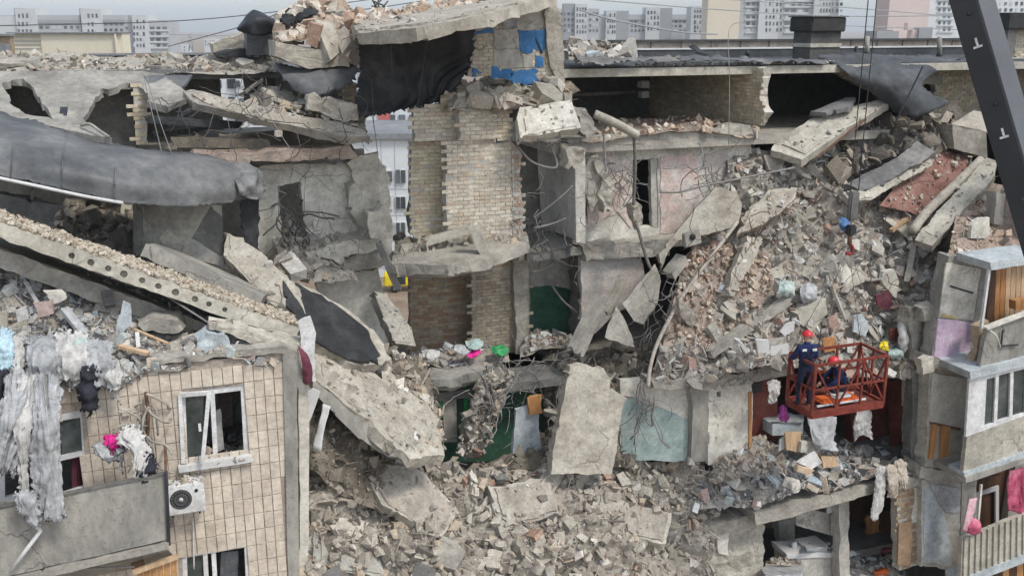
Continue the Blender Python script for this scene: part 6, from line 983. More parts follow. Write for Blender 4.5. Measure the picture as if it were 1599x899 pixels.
tb = thing('table', at(1222, 890, 2.2), 'round topped table covered in rubble in the opened kitchen', 'table'); plate('table_top', [(1190, 886), (1206, 876), (1246, 876), (1258, 884), (1250, 896), (1196, 898)], [(1190, 886, 2.3), (1258, 886, 2.3), (1220, 876, 2.9)], .05, cl_g, tb, jag=.03)
for x in (1200, 1246): beam('leg', at(x, 895, 2.3), at(x, 980, 2.3), .06, .06, wood_b, tb)
sheet('tablecloth', [[(1190, 886, 2.25), (1222, 894, 2.2), (1256, 886, 2.25)], [(1192, 908, 2.2), (1222, 915, 2.12), (1254, 908, 2.2)], [(1194, 930, 2.2), (1222, 935, 2.15), (1252, 930, 2.2)]], .012, cl_g, 26, 10, fold=.04, ffreq=6, label='grey tablecloth hanging off the rubble covered table', cat='tablecloth')
heap('table_rubble', [[(1196, 876, 2.8), (1222, 870, 2.8), (1250, 876, 2.8)], [(1194, 884, 2.5), (1222, 882, 2.4), (1252, 884, 2.5)]], dust, pal_grey, 50, (.05, .22), [('chunk', 3), ('flake', 2)], 'small rubble on the kitchen table', nu=12, nv=8, amp=.05, seed=38)
heap('bedroom_rubble', [[(1318, 866, 4), (1360, 862, 4), (1410, 876, 3.8)], [(1314, 882, 3), (1360, 878, 3), (1414, 890, 2.8)], [(1310, 940, 2.1), (1360, 935, 2.1), (1430, 930, 2.1)]], dust, pal_junk, 420, (.04, .35), [('chunk', 2), ('flake', 4), ('stick', 1)], 'rubble on the floor of the brown bedroom', amp=.15, seed=39)
for i, (x, y, Y, m_, lab) in enumerate(((1330, 862, 3.2, paleblue, 'pale blue pillow on the bedroom rubble'), (1386, 856, 3.2, cl_m, 'dark red bedding in the brown bedroom'), (1376, 890, 2.6, orange, 'small orange brick coloured scrap on the bedroom rubble'))): sheet('bedding', [[(x - 12, y - 3, Y + .3), (x, y - 7, Y + .3), (x + 12, y - 4, Y + .3)], [(x - 12, y + 2, Y), (x, y, Y - .1), (x + 13, y + 1, Y)], [(x - 10, y + 7, Y), (x, y + 7, Y), (x + 11, y + 6, Y)]], .03, m_, 12, 10, amp=.07, freq=4, label=lab, cat='bedding')
plate('dark_slot', [(1174, 600), (1190, 596), (1190, 612), (1176, 614)], 2.98, .05, bitumen, east, jag=.005); tube('hanging_lamp', [(1212, 806, 4.6), (1214, 815, 4.5), (1222, 822, 4.5), (1230, 818, 4.5)], .03, white_d, label='bent white wall lamp in the opened kitchen', cat='lamp')

# ================================================================== behind and below the middle of the picture
heap('lower_rubble', [[(470, 720, 2.2), (620, 716, 2.6), (760, 726, 2.8), (880, 730, 2.8), (1000, 716, 3.4), (1100, 726, 3.2)], [(460, 790, 1.4), (620, 780, 1.8), (760, 790, 1.9), (880, 790, 2.0), (1000, 780, 2.6), (1110, 790, 2.6)], [(450, 860, .8), (620, 850, 1.0), (760, 860, 1.1), (880, 860, 1.2), (1000, 850, 1.8), (1110, 860, 2.0)], [(440, 950, .2), (620, 950, .4), (760, 950, .4), (880, 950, .5), (1000, 950, 1.0), (1110, 950, 1.4)]], dust, pal_grey, 8500, (.02, .36), [('chunk', 4), ('flake', 4), ('stick', 1.5), ('block', 1)], 'wide grey rubble slope at the bottom of the breach', nu=70, nv=44, amp=.55, seed=40, kmax=2.9,
     big=(30, (.3, .8), [conc, conc_l, conc_b, conc_d], 'concrete_chunk', 'loose concrete chunk on the grey rubble at the bottom of the breach', 'concrete chunks at the bottom of the breach'), zones=[['under the sliding beige slab', 'between the two fallen slabs', 'at the foot of the upright slab', 'under the teal wall'], ['beside the corner pillar near the bottom', 'below the broad beige slab', 'below the square grey slab', 'beside the tipped pale slab']])
for i, (pg, pl, m_, lab) in enumerate((([(560, 720), (650, 730), (720, 800), (690, 840), (600, 790)], [(560, 720, 1.9), (720, 800, 1.5), (600, 790, 1.3)], conc_b, 'broad beige slab lying at the bottom of the breach'), ([(760, 760), (860, 746), (874, 800), (780, 830)], [(760, 760, 2.0), (860, 746, 2.2), (780, 830, 1.3)], conc, 'square grey slab at the foot of the upright slab'), ([(930, 770), (1050, 800), (1040, 850), (920, 820)], [(930, 770, 2.2), (1050, 800, 2.3), (920, 820, 1.6)], conc_l, 'pale slab tipped against the broken kitchen wall'), ([(490, 830), (590, 850), (600, 900), (490, 890)], [(490, 830, 1.0), (590, 850, 1.0), (490, 890, .5)], conc_m, 'grey slab beside the corner pillar near the bottom'))): plate('fallen_slab', pg, pl, .24, m_, jag=.05, rough=.04, seg=.2, label=lab, cat='concrete slab')

# ================================================================== LEFT: debris on the tiled wall
heap('household_debris', [[(-30, 396, 2.8), (100, 430, 2.7), (200, 462, 2.6), (330, 505, 2.3), (452, 545, 1.6)], [(-30, 470, 1.8), (90, 478, 1.7), (190, 506, 1.5), (320, 535, 1.2), (448, 552, .8)], [(-30, 540, .9), (80, 540, .7), (170, 545, .6), (290, 556, .4), (444, 556, .3)], [(-30, 614, .0), (70, 606, -.1), (160, 596, -.1), (244, 572, -.05), (440, 560, .0)]], dust, pal_junk, 7000, (.015, .24), [('chunk', 3), ('flake', 6), ('stick', 2.5)], 'thick heap of household debris on the broken top of the tiled wall', nu=56, nv=36, amp=.2, seed=41, kmax=2.2,
     big=(60, (.16, .42), [conc_l, conc, plaster, conc_b], 'plaster_chunk', 'flat plaster chunk in the debris on top of the tiled wall', 'plaster chunks on the tiled wall'), zones=[['under the sloping slab at the picture edge', 'under the middle of the sloping slab', 'under the sloping slab above the window'], ['in the debris above the grey curtains', 'in the debris above the balcony door', 'in the debris beside the grey sack', 'beside the pale blue stone'], ['on the debris edge above the grey curtains', 'on the debris edge above the balcony door', 'on the wall top above the open window']])
plate('curled_white_panel', [(180, 520), (192, 470), (204, 476), (206, 506), (190, 522)], 1.0, .04, paleblue, jag=.02, label='curled pale sheet standing in the household debris', cat='sheet')
plate('grey_sack', [(216, 506), (240, 496), (280, 500), (288, 514), (270, 522), (224, 518)], .9, .5, conc, jag=.03, rough=.05, seg=.1, label='smooth grey sack shaped lump under the slab edge', cat='sack'); plate('blue_tinted_lump', [(306, 536), (322, 522), (350, 522), (360, 536), (344, 554), (330, 560), (310, 550)], .1, .4, paleblue, jag=.03, rough=.05, seg=.1, label='pale blue tinted stone at the top of the tiled wall', cat='stone')
plate('broken_cornice', [(330, 502), (372, 512), (470, 535), (462, 552), (400, 536), (330, 512)], .3, .35, conc_l, jag=.05, rough=.06, seg=.14, label='ragged pale slab lip above the window wall', cat='slab piece')
for i, (a, b, w_, m_, lab) in enumerate((((166, 455, 1.6), (172, 478, 1.4), .16, conc_d, 'short dark post under the sloping slab'), ((100, 482, 1.2), (132, 522, .8), .14, cl_g, 'grey board leaning in the household debris'), ((210, 514, .9), (262, 536, .4), .05, wood_l, 'thin batten lying under the slab'), ((214, 518, .6), (216, 542, .5), .06, white_d, 'small white upright batten'), ((186, 540, .4), (232, 552, .2), .1, wood_l, 'flat tan board near the edge of the debris'), ((238, 448, 1.4), (326, 504, .5), .03, wire_m, 'thin straight rod under the hollow core slab'), ((40, 440, 1.9), (62, 480, 1.5), .06, cl_w, 'white stick deep in the household debris'))): beam('debris_stick', at(*a), at(*b), w_, w_ * .5, m_, label=lab, cat='stick')
for i, (pg, Y, m_, lab) in enumerate((([(52, 472), (80, 466), (84, 488), (60, 496)], 1.1, mk('rosy_plaster', [(.40, .30, .27), (.45, .35, .32)], 3), 'rosy plaster flake in the household debris'), ([(24, 486), (40, 480), (44, 500), (28, 504)], 1.0, cl_w, 'pale pillow sized piece in the debris'), ([(-8, 490), (14, 486), (12, 512), (-4, 512)], .9, conc_b, 'tan piece at the picture edge in the debris'), ([(68, 456), (96, 452), (104, 466), (84, 474)], 1.3, plaster, 'white flake high in the household debris'), ([(20, 538), (44, 534), (48, 580), (22, 584)], .3, cl_g, 'flat grey cushion on the debris edge'), ([(52, 540), (78, 534), (74, 580), (50, 590)], .2, cl_w, 'pale crumpled panel on the debris edge'))): plate('debris_flake', pg, Y, .06, m_, jag=.02, rough=.02, seg=.12, label=lab, cat='debris piece')
def rag(name, rows, m_, lab, nu=22, nv=26, fold=.05, ff=4, amp=.05, cat='cloth'):
    o = sheet(name, rows, .008, m_, int(nu * 1.7), int(nv * 1.2), amp=amp * .4, freq=2.2, fold=fold * .7, ffreq=ff * .8, crumple=.05, cfreq=7.5, tear=.045, label=lab, cat=cat)
    rr = random.Random(int(abs(rows[0][0][0]) * 3 + rows[0][0][1])); (xa, ya, Ya), (xb, yb, Yb) = rows[-1][0], rows[-1][-1]
    for _ in range(3 if abs(xb - xa) > 14 else 1):     # torn ends
        x = rr.uniform(min(xa, xb), max(xa, xb)); w = rr.uniform(2, 5); L = rr.uniform(8, 26)
        sheet('torn_strip', [[(x - w, ya - 6, Ya - .03), (x + w, ya - 6, Ya - .03)], [(x - w * .8 + rr.uniform(-3, 3), ya + L * .5, Ya - .06), (x + w * .7, ya + L * .5, Ya - .04)], [(x - w * .4 + rr.uniform(-6, 6), ya + L, Ya - .03), (x + w * .5, ya + L * .9, Ya - .05)]], .006, m_, 8, 12, amp=.03, freq=3, fold=.02, ffreq=2, tear=.02, parent=o)
    return o
rag('draped_curtain', [[(14, 588, -.1), (36, 584, -.1), (60, 590, -.1)], [(4, 640, -1.0), (30, 640, -1.1), (52, 642, -1.0)], [(-8, 690, -1.15), (14, 690, -1.2), (36, 692, -1.15)], [(-16, 730, -1.2), (4, 738, -1.25), (22, 730, -1.2)]], cl_g, 'long grey curtain draped from the debris past the balcony window', 30, 34, .09, 5)
rag('draped_curtain', [[(56, 588, -.1), (74, 584, -.1), (90, 592, -.1)], [(56, 650, -1.1), (74, 650, -1.2), (88, 652, -1.1)], [(54, 720, -1.2), (74, 722, -1.3), (90, 722, -1.2)], [(62, 790, -1.25), (80, 808, -1.3), (100, 802, -1.25)]], cl_g, 'twisted grey curtain hanging down over the balcony parapet', 30, 40, .1, 4)
rag('draped_curtain', [[(30, 595, -.4), (42, 592, -.4), (54, 598, -.4)], [(28, 660, -1.15), (36, 658, -1.2), (46, 660, -1.15)], [(30, 720, -1.2), (36, 722, -1.22), (42, 720, -1.2)], [(34, 780, -1.22), (40, 786, -1.24), (46, 780, -1.22)]], cl_w, 'narrow pale strip of curtain between the two grey curtains', 16, 30, .05, 2)
rag('grey_shirt', [[(26, 770, -1.3), (40, 766, -1.3), (58, 772, -1.3)], [(26, 785, -1.35), (42, 785, -1.4), (60, 788, -1.35)], [(40, 800, -1.3), (52, 812, -1.35), (64, 806, -1.3)]], cl_g, 'pale grey garment lying over the balcony parapet', 16, 14, .05, 3)
for i, (x, y, Y, w_, h_, m_, lab) in enumerate(((20, 560, .0, 34, 60, cl_w, 'white bedding spilling over the debris edge'), (70, 560, -.1, 50, 60, cl_g, 'grey blanket bunched on the debris edge'), (112, 558, -.1, 44, 64, cl_w, 'dirty white duvet bunched on the debris edge'), (150, 570, -.15, 50, 60, cl_g, 'grey clothes bundle hanging off the debris edge'), (122, 540, .1, 26, 24, teal, 'green checked cloth in the debris bundle'), (142, 578, -.2, 18, 46, cl_k, 'black trousers hanging from the debris bundle'), (176, 588, -.2, 20, 36, cl_w, 'white scrap of cloth hanging from the debris bundle'), (6, 548, -.1, 22, 50, cl_b, 'light blue cloth at the edge of the debris'), (-2, 590, -.2, 16, 70, cl_k, 'dark coat at the very edge of the debris'), (138, 612, -.25, 8, 50, cl_k, 'dark belt hanging above the balcony door'))):
    rag('cloth_bundle', [[(x - w_ / 2, y - h_ / 2, Y + .35), (x, y - h_ * .55, Y + .35), (x + w_ / 2, y - h_ / 2, Y + .35)], [(x - w_ * .55, y - h_ * .1, Y + .02), (x, y - h_ * .1, Y - .07), (x + w_ * .5, y - h_ * .1, Y + .02)], [(x - w_ * .45, y + h_ * .5, Y), (x, y + h_ * .55, Y - .1), (x + w_ * .45, y + h_ * .42, Y)]], m_, lab, 24, 22, .06, 3, .1)
rag('pink_cloth', [[(164, 682, -.5), (174, 678, -.5), (187, 677, -.5)], [(165, 690, -.52), (175, 688, -.54), (188, 687, -.52)], [(168, 698, -.5), (177, 698, -.52), (188, 696, -.5)]], cl_p, 'bright magenta pink cloth hung against the beige tiles', 14, 12, .02, 3, .02)
rag('grey_fleece', [[(192, 672, -.6), (206, 666, -.6), (218, 668, -.6)], [(186, 690, -.7), (204, 686, -.75), (222, 686, -.7)], [(206, 706, -.9), (220, 706, -.95), (233, 710, -.9)], [(212, 730, -1.0), (222, 736, -1.05), (232, 722, -1.0)]], cl_w, 'pale fleece jacket thrown over the balcony corner', 20, 24, .06, 3)
rag('grey_sleeve', [[(145, 698, -.6), (152, 697, -.6), (160, 702, -.6)], [(164, 712, -.65), (172, 708, -.7), (176, 712, -.65)], [(186, 716, -.65), (190, 702, -.7), (196, 696, -.65)]], cl_g, 'grey sleeve stretched out towards the balcony door', 14, 16, .04, 2)
rag('dark_garment', [[(220, 712, -.95), (230, 706, -.95), (240, 712, -.95)], [(216, 730, -1.0), (228, 728, -1.02), (240, 728, -1.0)], [(218, 746, -1.0), (228, 746, -1.02), (238, 744, -1.0)]], cl_k, 'dark purple garment at the balcony corner', 14, 14, .05, 3)
tube('bent_pvc_pipe', [at(42, 812, -1.22), at(52, 818, -1.23), at(64, 828, -1.24)], .028, white_d, label='short white plastic pipe piece hooked on the parapet', cat='pipe', px=False); tube('bent_pvc_pipe', [at(64, 827, -1.24), at(15, 893, -1.24)], .03, white_d, label='white plastic pipe slanting down across the concrete parapet', cat='pipe', px=False)
tube('torn_cable', [(228, 612, -.1), (231, 650, -.12), (230, 690, -.1), (234, 700, -.12)], .03, rust, label='rusty conduit on the tiles above the balcony corner', cat='conduit')
plate('broken_bracket', [(190, 640), (203, 639), (203, 649), (191, 650)], -.06, .06, conc_l, jag=.02, label='pale broken bracket on the tiles', cat='bracket')
# air conditioner
ac = thing('air_conditioner', at(288, 806, -.3), 'white air conditioner with a dark round fan on the tiled wall', 'air conditioner')
a0, a1 = at(264, 806, -.35), at(312, 756, -.35); cz = at(283, 783, -.35)
box('casing', (a0.x, -.35, a0.z), (a0.x + .56, -.06, a0.z + .50), white, ac, .015)
fc = Vector((a0.x + .2, -.355, a0.z + .26)); ring = prism('fan_grille', [fc + Vector((math.cos(t) * .165, 0, math.sin(t) * .165)) for t in [2 * math.pi * k / 28 for k in range(28)]], Vector((0, 1, 0)), .02, steel_d, ac)
for k in range(18): t = 2 * math.pi * k / 18; beam('grille_bar', fc + Vector((math.cos(t) * .045, -.008, math.sin(t) * .045)), fc + Vector((math.cos(t + .5) * .155, -.008, math.sin(t + .5) * .155)), .008, .006, mk('grille_grey', [(.10, .10, .105), (.15, .15, .155)], 3) if k == 0 else MATS['grille_grey'], ring, up=Vector((0, 1, 0)))
for rr in (.09, .14): tube('grille_ring', [fc + Vector((math.cos(t) * rr, -.01, math.sin(t) * rr)) for t in [2 * math.pi * k / 24 for k in range(25)]], .006, MATS['grille_grey'], ring, px=False, sides=5)
tube('hub', [fc + Vector((0, -.02, 0)), fc + Vector((0, .01, 0))], .035, white_d, ac, px=False, sides=14); tube('badge', [Vector((a0.x + .44, -.362, a0.z + .38)), Vector((a0.x + .44, -.34, a0.z + .38))], .028, steel_d, ac, px=False, sides=12)
for dx in (.06, .46): beam('bracket_arm', Vector((a0.x + dx, -.34, a0.z - .02)), Vector((a0.x + dx, -.01, a0.z - .02)), .03, .03, steel_d, ac); beam('bracket_foot', Vector((a0.x + dx, -.02, a0.z - .22)), Vector((a0.x + dx, -.02, a0.z)), .03, .03, steel_d, ac)
tube('drain_hose', [(301, 808, -.05), (302, 840, -.05), (303, 888, -.05)], .012, white_d, label='thin white hose hanging from the air conditioner', cat='hose')
scatter('plaster_crumbs', [(Vector((a0.x + rnd.uniform(0, .55), rnd.uniform(-.34, -.08), a0.z + .51)), rnd.uniform(.03, .12)) for _ in range(40)] + [(at(rnd.uniform(285, 392), 0, 0) * 0 + Vector((at(rnd.uniform(286, 388), 718, -.05).x, rnd.uniform(-.1, .3), at(340, 722, 0).z + .04)), rnd.uniform(.03, .1)) for _ in range(70)], pal_grey, [('chunk', 2), ('flake', 2), ('stick', 1)], label='plaster crumbs lying on the air conditioner and the window sill')
heap('room_debris', [[(286, 690, 2.5), (335, 680, 2.5), (385, 670, 2.5)], [(284, 712, 1.2), (336, 704, 1.2), (390, 694, 1.2)], [(284, 732, .35), (336, 724, .35), (392, 712, .35)]], dust_d, pal_junk, 220, (.05, .3), [('chunk', 2), ('flake', 3), ('stick', 1)], 'debris heaped in the room behind the tilted window', nu=14, nv=10, amp=.2, seed=42)

# ================================================================== CRANE, BASKET AND WORKERS
tip = at(1290, -780, .7); low = at(1652, 460, -3.6)
cr = thing('crane_boom', low, 'dark grey telescopic crane boom slanting across the corner of the sky', 'crane')
d_ = (low - tip).normalized(); base_pt = tip + d_ * ((tip.z - 1.5) / -d_.z)
sd_ = d_.cross(Vector((.72, .69, 0))).normalized(); up_ = sd_.cross(d_)
def boom_sec(nm, a, b, w_, h_, mat, mat2):
    prof = [(-w_ * 1.05, -h_ * .55), (w_ * .18, -h_ * 1.1), (w_ * .30, -h_ * 1.1), (w_ * 1.05, -h_ * .45), (w_ * .6, h_), (-w_ * .6, h_)]
    V = [p + sd_ * x + up_ * y for p in (a, b) for x, y in prof]; n = len(prof)
    o = obj(nm, V, [tuple(reversed(range(n))), tuple(range(n, 2 * n))] + [(i, (i + 1) % n, (i + 1) % n + n, i + n) for i in range(n)], mat, cr); o.data.materials.append(mat2)
    for p in o.data.polygons:
        if p.index in (4,): p.material_index = 1
    bm = bmesh.new(); bm.from_mesh(o.data); bmesh.ops.recalc_face_normals(bm, faces=bm.faces); bm.to_mesh(o.data); bm.free()
    return o
c0 = at(1513, 0, -1.6)
bs = boom_sec('outer_section', tip + d_ * 6.0, base_pt, .31, .30, boom_m, boom_lit); boom_sec('inner_section', tip + d_ * .6, tip + d_ * 6.1, .29, .28, boom_m, boom_lit); boom_sec('sheave_head', tip - d_ * .3, tip + d_ * .65, .34, .34, steel_d, steel_d)
# white arrow marks painted on the boom
bc = tip + d_ * ((at(1535, 66, -1.9) - tip).dot(d_))
def boom_pt(y):      # point of the boom's axis that shows at picture height y
    lo, hi = 0.0, 60.0
    for _ in range(40):
        m = (lo + hi) / 2; p = tip + d_ * m; v_ = p - CAM; yy = CY - FPX * v_.dot(UP) / v_.dot(FW)
        lo, hi = (m, hi) if yy < y else (lo, m)
    return tip + d_ * lo
for y in (66, 205, 352):
    c = boom_pt(y) - up_ * .285 - sd_ * .1
    for a, b in (((-.0, -.09), (.0, .06)), ((-.07, .06), (.07, .06))): beam('white_mark', c + sd_ * a[0] + d_ * a[1], c + sd_ * b[0] + d_ * b[1], .035, .012, white, cr, up=up_)
    tube('bolt', [boom_pt(y - 45) - up_ * .30 + sd_ * -.1, boom_pt(y - 45) - up_ * .2 + sd_ * -.1], .035, bitumen, cr, px=False, sides=8)
# basket
BA = at(1267, 648, .2); BB = atZ(1372, 627, BA.z); BC = atZ(1228, 632, BA.z)
bx, by = BA.x, BA.y; LX = BB.x - BA.x; LD = .85; HB = 1.08
bk_ = thing('rescue_basket', (bx + LX / 2, by + LD / 2, BA.z), 'red steel rescue basket hanging from the crane over the rubble', 'basket')
zt = BA.z + HB; C4 = [(bx, by), (bx + LX, by), (bx + LX, by + LD), (bx, by + LD)]
for x, y in C4: beam('corner_post', (x, y, BA.z), (x, y, zt), .055, .055, redm, bk_, up=Vector((0, 1, 0)))
for k in range(4):
    a, b = C4[k], C4[(k + 1) % 4]; A3, B3 = Vector((*a, 0)), Vector((*b, 0))
    for z, w_ in ((zt, .05), (BA.z + HB * .5, .04)): beam('rail', A3 + Vector((0, 0, z)), B3 + Vector((0, 0, z)), w_, w_, redm, bk_)
    beam('kick_beam', A3 + Vector((0, 0, BA.z)), B3 + Vector((0, 0, BA.z)), .06, .16, redm, bk_)
    n_ = 3 if k % 2 == 0 else 2
    for s in range(1, n_): p = A3 + (B3 - A3) * (s / n_); beam('post', p + Vector((0, 0, BA.z)), p + Vector((0, 0, zt)), .04, .04, redm, bk_, up=Vector((0, 1, 0)))
    for s in range(n_):
        p, q = A3 + (B3 - A3) * (s / n_), A3 + (B3 - A3) * ((s + 1) / n_); za, zb = (zt, BA.z + .08) if s % 2 == 0 else (BA.z + .08, zt)
        beam('diagonal', p + Vector((0, 0, za)), q + Vector((0, 0, zb)), .035, .035, redm, bk_)
box('deck', (bx, by, BA.z - .03), (bx + LX, by + LD, BA.z + .02), mk('rust_red_deck', [(.17, .05, .035), (.23, .08, .055)], 4), bk_)
hook = at(1297, 388, .8); hookc = Vector((bx + LX / 2, by + LD / 2, hook.z))
for x, y in C4: tube('sling', [Vector((x, y, zt)), hookc], .007, wire_m, bk_, px=False, sides=5)
hb = thing('hook_block', hookc, 'dark crane hook block hanging on twin cables over the rubble slope', 'hook')
box('sheave_cheek', (-.11, -.06, .6), (.11, .06, 1.2), conc_d, hb, .03, Matrix.Translation(hookc)); box('weight', (-.1, -.08, .3), (.1, .08, .5), steel_d, hb, .03, Matrix.Translation(hookc)); tube('shank', [hookc + Vector((0, 0, .3)), hookc + Vector((0, 0, .1))], .05, rust, hb, px=False)
tube('hook', [hookc + Vector((0, 0, .12)), hookc + Vector((.09, 0, .02)), hookc + Vector((.06, 0, -.1)), hookc + Vector((-.06, 0, -.08))], .035, mk('hook_red', [(.22, .03, .03), (.3, .05, .04)], 5), hb, px=False)
for s in (-.1, .1): tube('hoist_cable', [hookc + Vector((s, 0, 1.2)), Vector((hookc.x + s, hookc.y, tip.z))], .011, wire_d, px=False, sides=6, label='steel hoist cable beside the vent shaft, ' + ('the one closer to the boom' if s > 0 else 'the one farther from the boom'), cat='cable')
# gear on the deck
sr = thing('stretcher', (bx + LX * .5, by + .35, BA.z), 'orange and white stretcher lying on the basket floor', 'stretcher')
box('bed', (bx + LX * .2, by + .12, BA.z + .1), (bx + LX * .72, by + .5, BA.z + .2), orange, sr, .04); box('white_pad', (bx + LX * .36, by + .1, BA.z + .205), (bx + LX * .6, by + .44, BA.z + .27), white, sr, .03)
for s in (.12, .5): beam('carry_bar', (bx + LX * .12, by + s, BA.z + .12), (bx + LX * .8, by + s, BA.z + .12), .035, .035, refl, sr)
# workers: one continuous body each
def person(label, loc, rot, J, edges, radii, group=None):
    root = thing('person', loc, label, 'person', group); M = Matrix.Translation(loc) @ Matrix.Rotation(rot, 4, 'Z') @ Matrix.Scale(.92, 4)
    names = list(J); me = bpy.data.meshes.new('body'); me.from_pydata([J[n] for n in names], [(names.index(a), names.index(b)) for a, b in edges], [])
    o = bpy.data.objects.new('body', me); COL.objects.link(o); sm = o.modifiers.new('skin', 'SKIN'); ss = o.modifiers.new('sub', 'SUBSURF'); ss.levels = ss.render_levels = 2
    for i, n in enumerate(names): me.skin_vertices[0].data[i].radius = radii[n] if isinstance(radii[n], tuple) else (radii[n],) * 2; me.skin_vertices[0].data[i].use_root = (n == 'pelvis')
    dg = bpy.context.evaluated_depsgraph_get(); ev = o.evaluated_get(dg); m2 = bpy.data.meshes.new_from_object(ev); bpy.data.objects.remove(o)
    # hands with five fingers, joined to the same mesh
    bm = bmesh.new(); bm.from_mesh(m2)
    segs = [(Vector(J[a]), Vector(J[b]), a, b) for a, b in edges]
    jac = {'pelvis', 'waist', 'chest', 'neck0', 'shl', 'shr', 'ell', 'elr', 'wrl', 'wrr'}; leg = {'hipl', 'hipr', 'knl', 'knr', 'anl', 'anr'}
    for f in bm.faces:
        c = f.calc_center_median(); best, bi = 1e9, 0
        for a, b, na, nb in segs:
            t = max(0, min(1, (c - a).dot(b - a) / max(1e-9, (b - a).length_squared))); dd = (a + (b - a) * t - c).length
            if dd < best: best = dd; key = (na, nb, t)
        na, nb, t = key; f.smooth = True
        if nb in ('head', 'top') or na == 'neck1' or nb in ('hal', 'har'): f.material_index = 2
        elif nb in ('tol', 'tor'): f.material_index = 3
        elif nb in leg: f.material_index = 1
        else: f.material_index = 0
    for s in ('l', 'r'):
        h, wv = Vector(J['ha' + s]), Vector(J['wr' + s]); d = (h - wv).normalized(); sdv = d.cross(Vector((0, 0, 1))).normalized(); nv_ = sdv.cross(d)
        for k in range(5):
            off = sdv * ((k - 1.5) * .022) if k < 4 else sdv * -.04; Lf = (.075, .085, .08, .062, .055)[k]; st_ = h + off - d * (.02 if k < 4 else .06); dd = d if k < 4 else (d * .6 - sdv * .8).normalized()
            P = [st_, st_ + dd * Lf * .5, st_ + dd * Lf * .75 - nv_ * .025, st_ + dd * Lf * .7 - nv_ * .05]; V, Fc = tube_geo(P, .0095, .007, 6); vs = [bm.verts.new(v) for v in V]
            for q in Fc: ff = bm.faces.new([vs[i] for i in q]); ff.material_index = 2; ff.smooth = True
    for v in bm.verts: v.co = M @ v.co
    me3 = bpy.data.meshes.new('body'); bm.to_mesh(me3); bm.free()
    for mt in (navy, navy_d, skin, rubber): me3.materials.append(mt)
    link('body', me3, None, root)
    # helmet, collar tape
    hc = Vector(J['head']); ht = (Vector(J['top']) - hc).normalized(); q = Vector((0, 0, 1)).rotation_difference(ht).to_matrix().to_4x4(); HM = M @ Matrix.Translation(hc + ht * .05) @ q
    bm = bmesh.new(); bmesh.ops.create_uvsphere(bm, u_segments=20, v_segments=14, radius=.125); bmesh.ops.delete(bm, geom=[v for v in bm.verts if v.co.z < -.02], context='VERTS')
    for v in bm.verts:
        if v.co.z < .0: v.co.x *= 1.10; v.co.y *= 1.14 + (.14 if v.co.y > 0 else 0)
        v.co.y *= 1.12; v.co.z *= .95
        v.co = HM @ v.co
    hm = bobj('helmet', bm, hat, root, True); tube('helmet_strap', [HM @ Vector((.125, .02, 0)), HM @ Vector((.07, .07, -.16)), HM @ Vector((-.07, .07, -.16)), HM @ Vector((-.125, .02, 0))], .008, rubber, root, px=False, sides=5)
    for q_ in (-1, 1):
        pc, pw = Vector(J['chest']), Vector(J['waist'])
        tube('harness_strap', [M @ (pc + Vector((q_ * .11, .02, .11))), M @ (pc + Vector((q_ * .10, -.125, .02))), M @ (pw + Vector((-q_ * .06, -.125, .02)))], .014, rubber, root, px=False, sides=5)
    tube('belt', [M @ (Vector(J['waist']) + Vector((math.cos(t) * .17, math.sin(t) * .13, -.06))) for t in [6.283 * k / 12 for k in range(13)]], .016, rubber, root, px=False, sides=5)
    for ex in (-.035, .035): tube('eye', [HM @ Vector((ex, .095, -.05)), HM @ Vector((ex, .115, -.05))], .012, bitumen, root, px=False, sides=8)
    tube('nose', [HM @ Vector((0, .105, -.055)), HM @ Vector((0, .135, -.10))], .014, skin, root, r1=.018, px=False, sides=6); tube('mouth', [HM @ Vector((-.025, .108, -.135)), HM @ Vector((.025, .108, -.135))], .007, cl_m, root, px=False, sides=5)
    for ex in (-.1, .1): tube('ear', [HM @ Vector((ex, .0, -.09)), HM @ Vector((ex * 1.15, -.01, -.04))], .02, skin, root, px=False, sides=6)
    return root, M
EDG = [('pelvis', 'waist'), ('waist', 'chest'), ('chest', 'neck0'), ('neck0', 'neck1'), ('neck1', 'head'), ('head', 'top')] + [e for s in 'lr' for e in (('chest', 'sh' + s), ('sh' + s, 'el' + s), ('el' + s, 'wr' + s), ('wr' + s, 'ha' + s), ('pelvis', 'hip' + s), ('hip' + s, 'kn' + s), ('kn' + s, 'an' + s), ('an' + s, 'to' + s))]
RAD = {'pelvis': (.16, .12), 'waist': (.155, .115), 'chest': (.175, .125), 'neck0': .075, 'neck1': .06, 'head': .09, 'top': .075}
for s in 'lr': RAD.update({'sh' + s: .078, 'el' + s: .056, 'wr' + s: .042, 'ha' + s: (.042, .024), 'hip' + s: .1, 'kn' + s: .07, 'an' + s: .052, 'to' + s: (.045, .04)})
J1 = {'pelvis': (0, 0, .96), 'waist': (0, .02, 1.12), 'chest': (0, .04, 1.36), 'neck0': (0, .05, 1.47), 'neck1': (0, .06, 1.54), 'head': (0, .08, 1.63), 'top': (0, .09, 1.72)}
for s, q in (('l', -1), ('r', 1)): J1.update({'sh' + s: (q * .19, .04, 1.41), 'el' + s: (q * .27, .10, 1.14), 'wr' + s: (q * .22, .34, 1.10), 'ha' + s: (q * .20, .43, 1.11), 'hip' + s: (q * .10, 0, .90), 'kn' + s: (q * .12, .03, .50), 'an' + s: (q * .13, 0, .09), 'to' + s: (q * .15, .14, .05)})
p1 = atZ(1256, 640, BA.z + .02); p1 = Vector((bx + .10, by + .42, BA.z + .02))
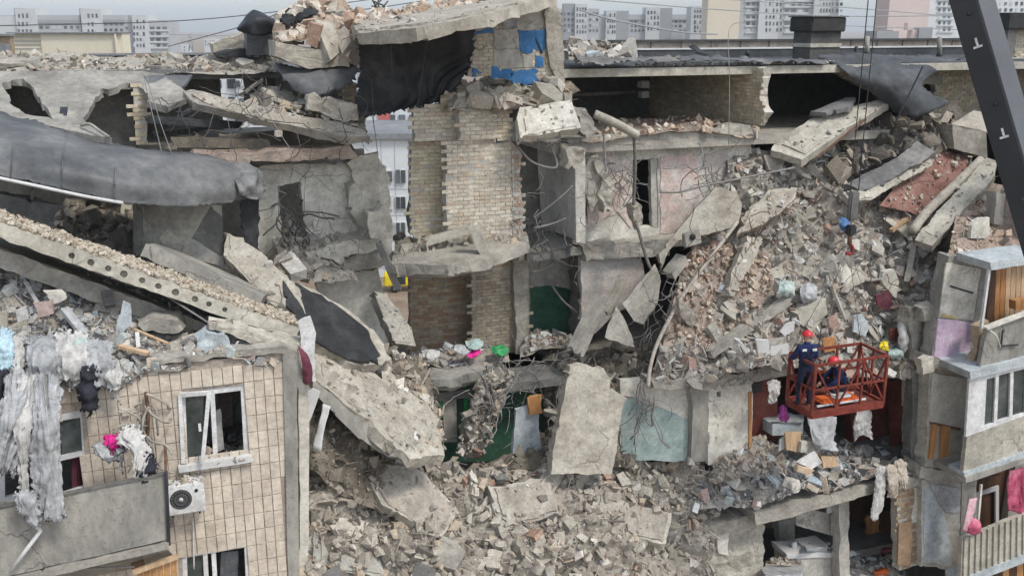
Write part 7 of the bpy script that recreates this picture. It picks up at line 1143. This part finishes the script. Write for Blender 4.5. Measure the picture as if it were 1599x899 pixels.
r1_, M1 = person('worker in navy uniform and red helmet standing with back turned in the basket', p1, math.radians(-12), J1, EDG, RAD)
for sx in (-.12, .12): box('reflective_patch', (sx - .055, -.105, 1.36), (sx + .055, -.085, 1.42), refl, r1_, .008, M1)
box('reflective_patch', (-.15, -.115, 1.22), (.15, -.1, 1.25), navy_d, r1_, .004, M1); box('reflective_patch', (-.17, .12, 1.10), (-.15, .2, 1.17), refl, r1_, .004, M1)
J2 = {'pelvis': (0, -.06, .36), 'waist': (0, -.03, .50), 'chest': (0, .08, .70), 'neck0': (0, .12, .80), 'neck1': (0, .16, .86), 'head': (0, .20, .93), 'top': (0, .24, 1.01)}
for s, q in (('l', -1), ('r', 1)): J2.update({'sh' + s: (q * .19, .09, .74), 'el' + s: (q * .25, .26, .54), 'wr' + s: (q * .16, .42, .40), 'ha' + s: (q * .13, .49, .35), 'hip' + s: (q * .11, -.05, .34), 'kn' + s: (q * .18, .33, .46), 'an' + s: (q * .16, .10, .09), 'to' + s: (q * .18, .24, .05)})
p2 = Vector((bx + LX * .56, by + .42, BA.z + .02))
r2_, M2 = person('worker in blue uniform and red helmet crouching over the stretcher in the basket', p2, math.radians(75), J2, EDG, RAD)
for a in (((-.18, -.02, .58), (.18, 0, .62)), ((-.18, -.09, .47), (.18, -.07, .50))): box('reflective_patch', (a[0][0], a[0][1] - .1, a[0][2]), (a[1][0], a[1][1] - .1, a[1][2]), refl, r2_, .006, M2)
box('reflective_patch', (.2, .02, .60), (.272, .12, .68), refl, r2_, .006, M2)
# ================================================================== AIR
hz = bpy.data.materials.new('haze_air'); hz.use_nodes = True; hn = hz.node_tree; hn.nodes.remove(hn.nodes['Principled BSDF'])
pv = hn.nodes.new('ShaderNodeVolumePrincipled'); pv.inputs['Color'].default_value = (.86, .92, .97, 1); pv.inputs['Density'].default_value = .0003; hn.links.new(pv.outputs[0], hn.nodes['Material Output'].inputs['Volume'])
bm = bmesh.new(); boxm(bm, (-3100, -500, -1), (3100, 4100, 75)); tag(bobj('haze', bm, hz), kind='stuff')
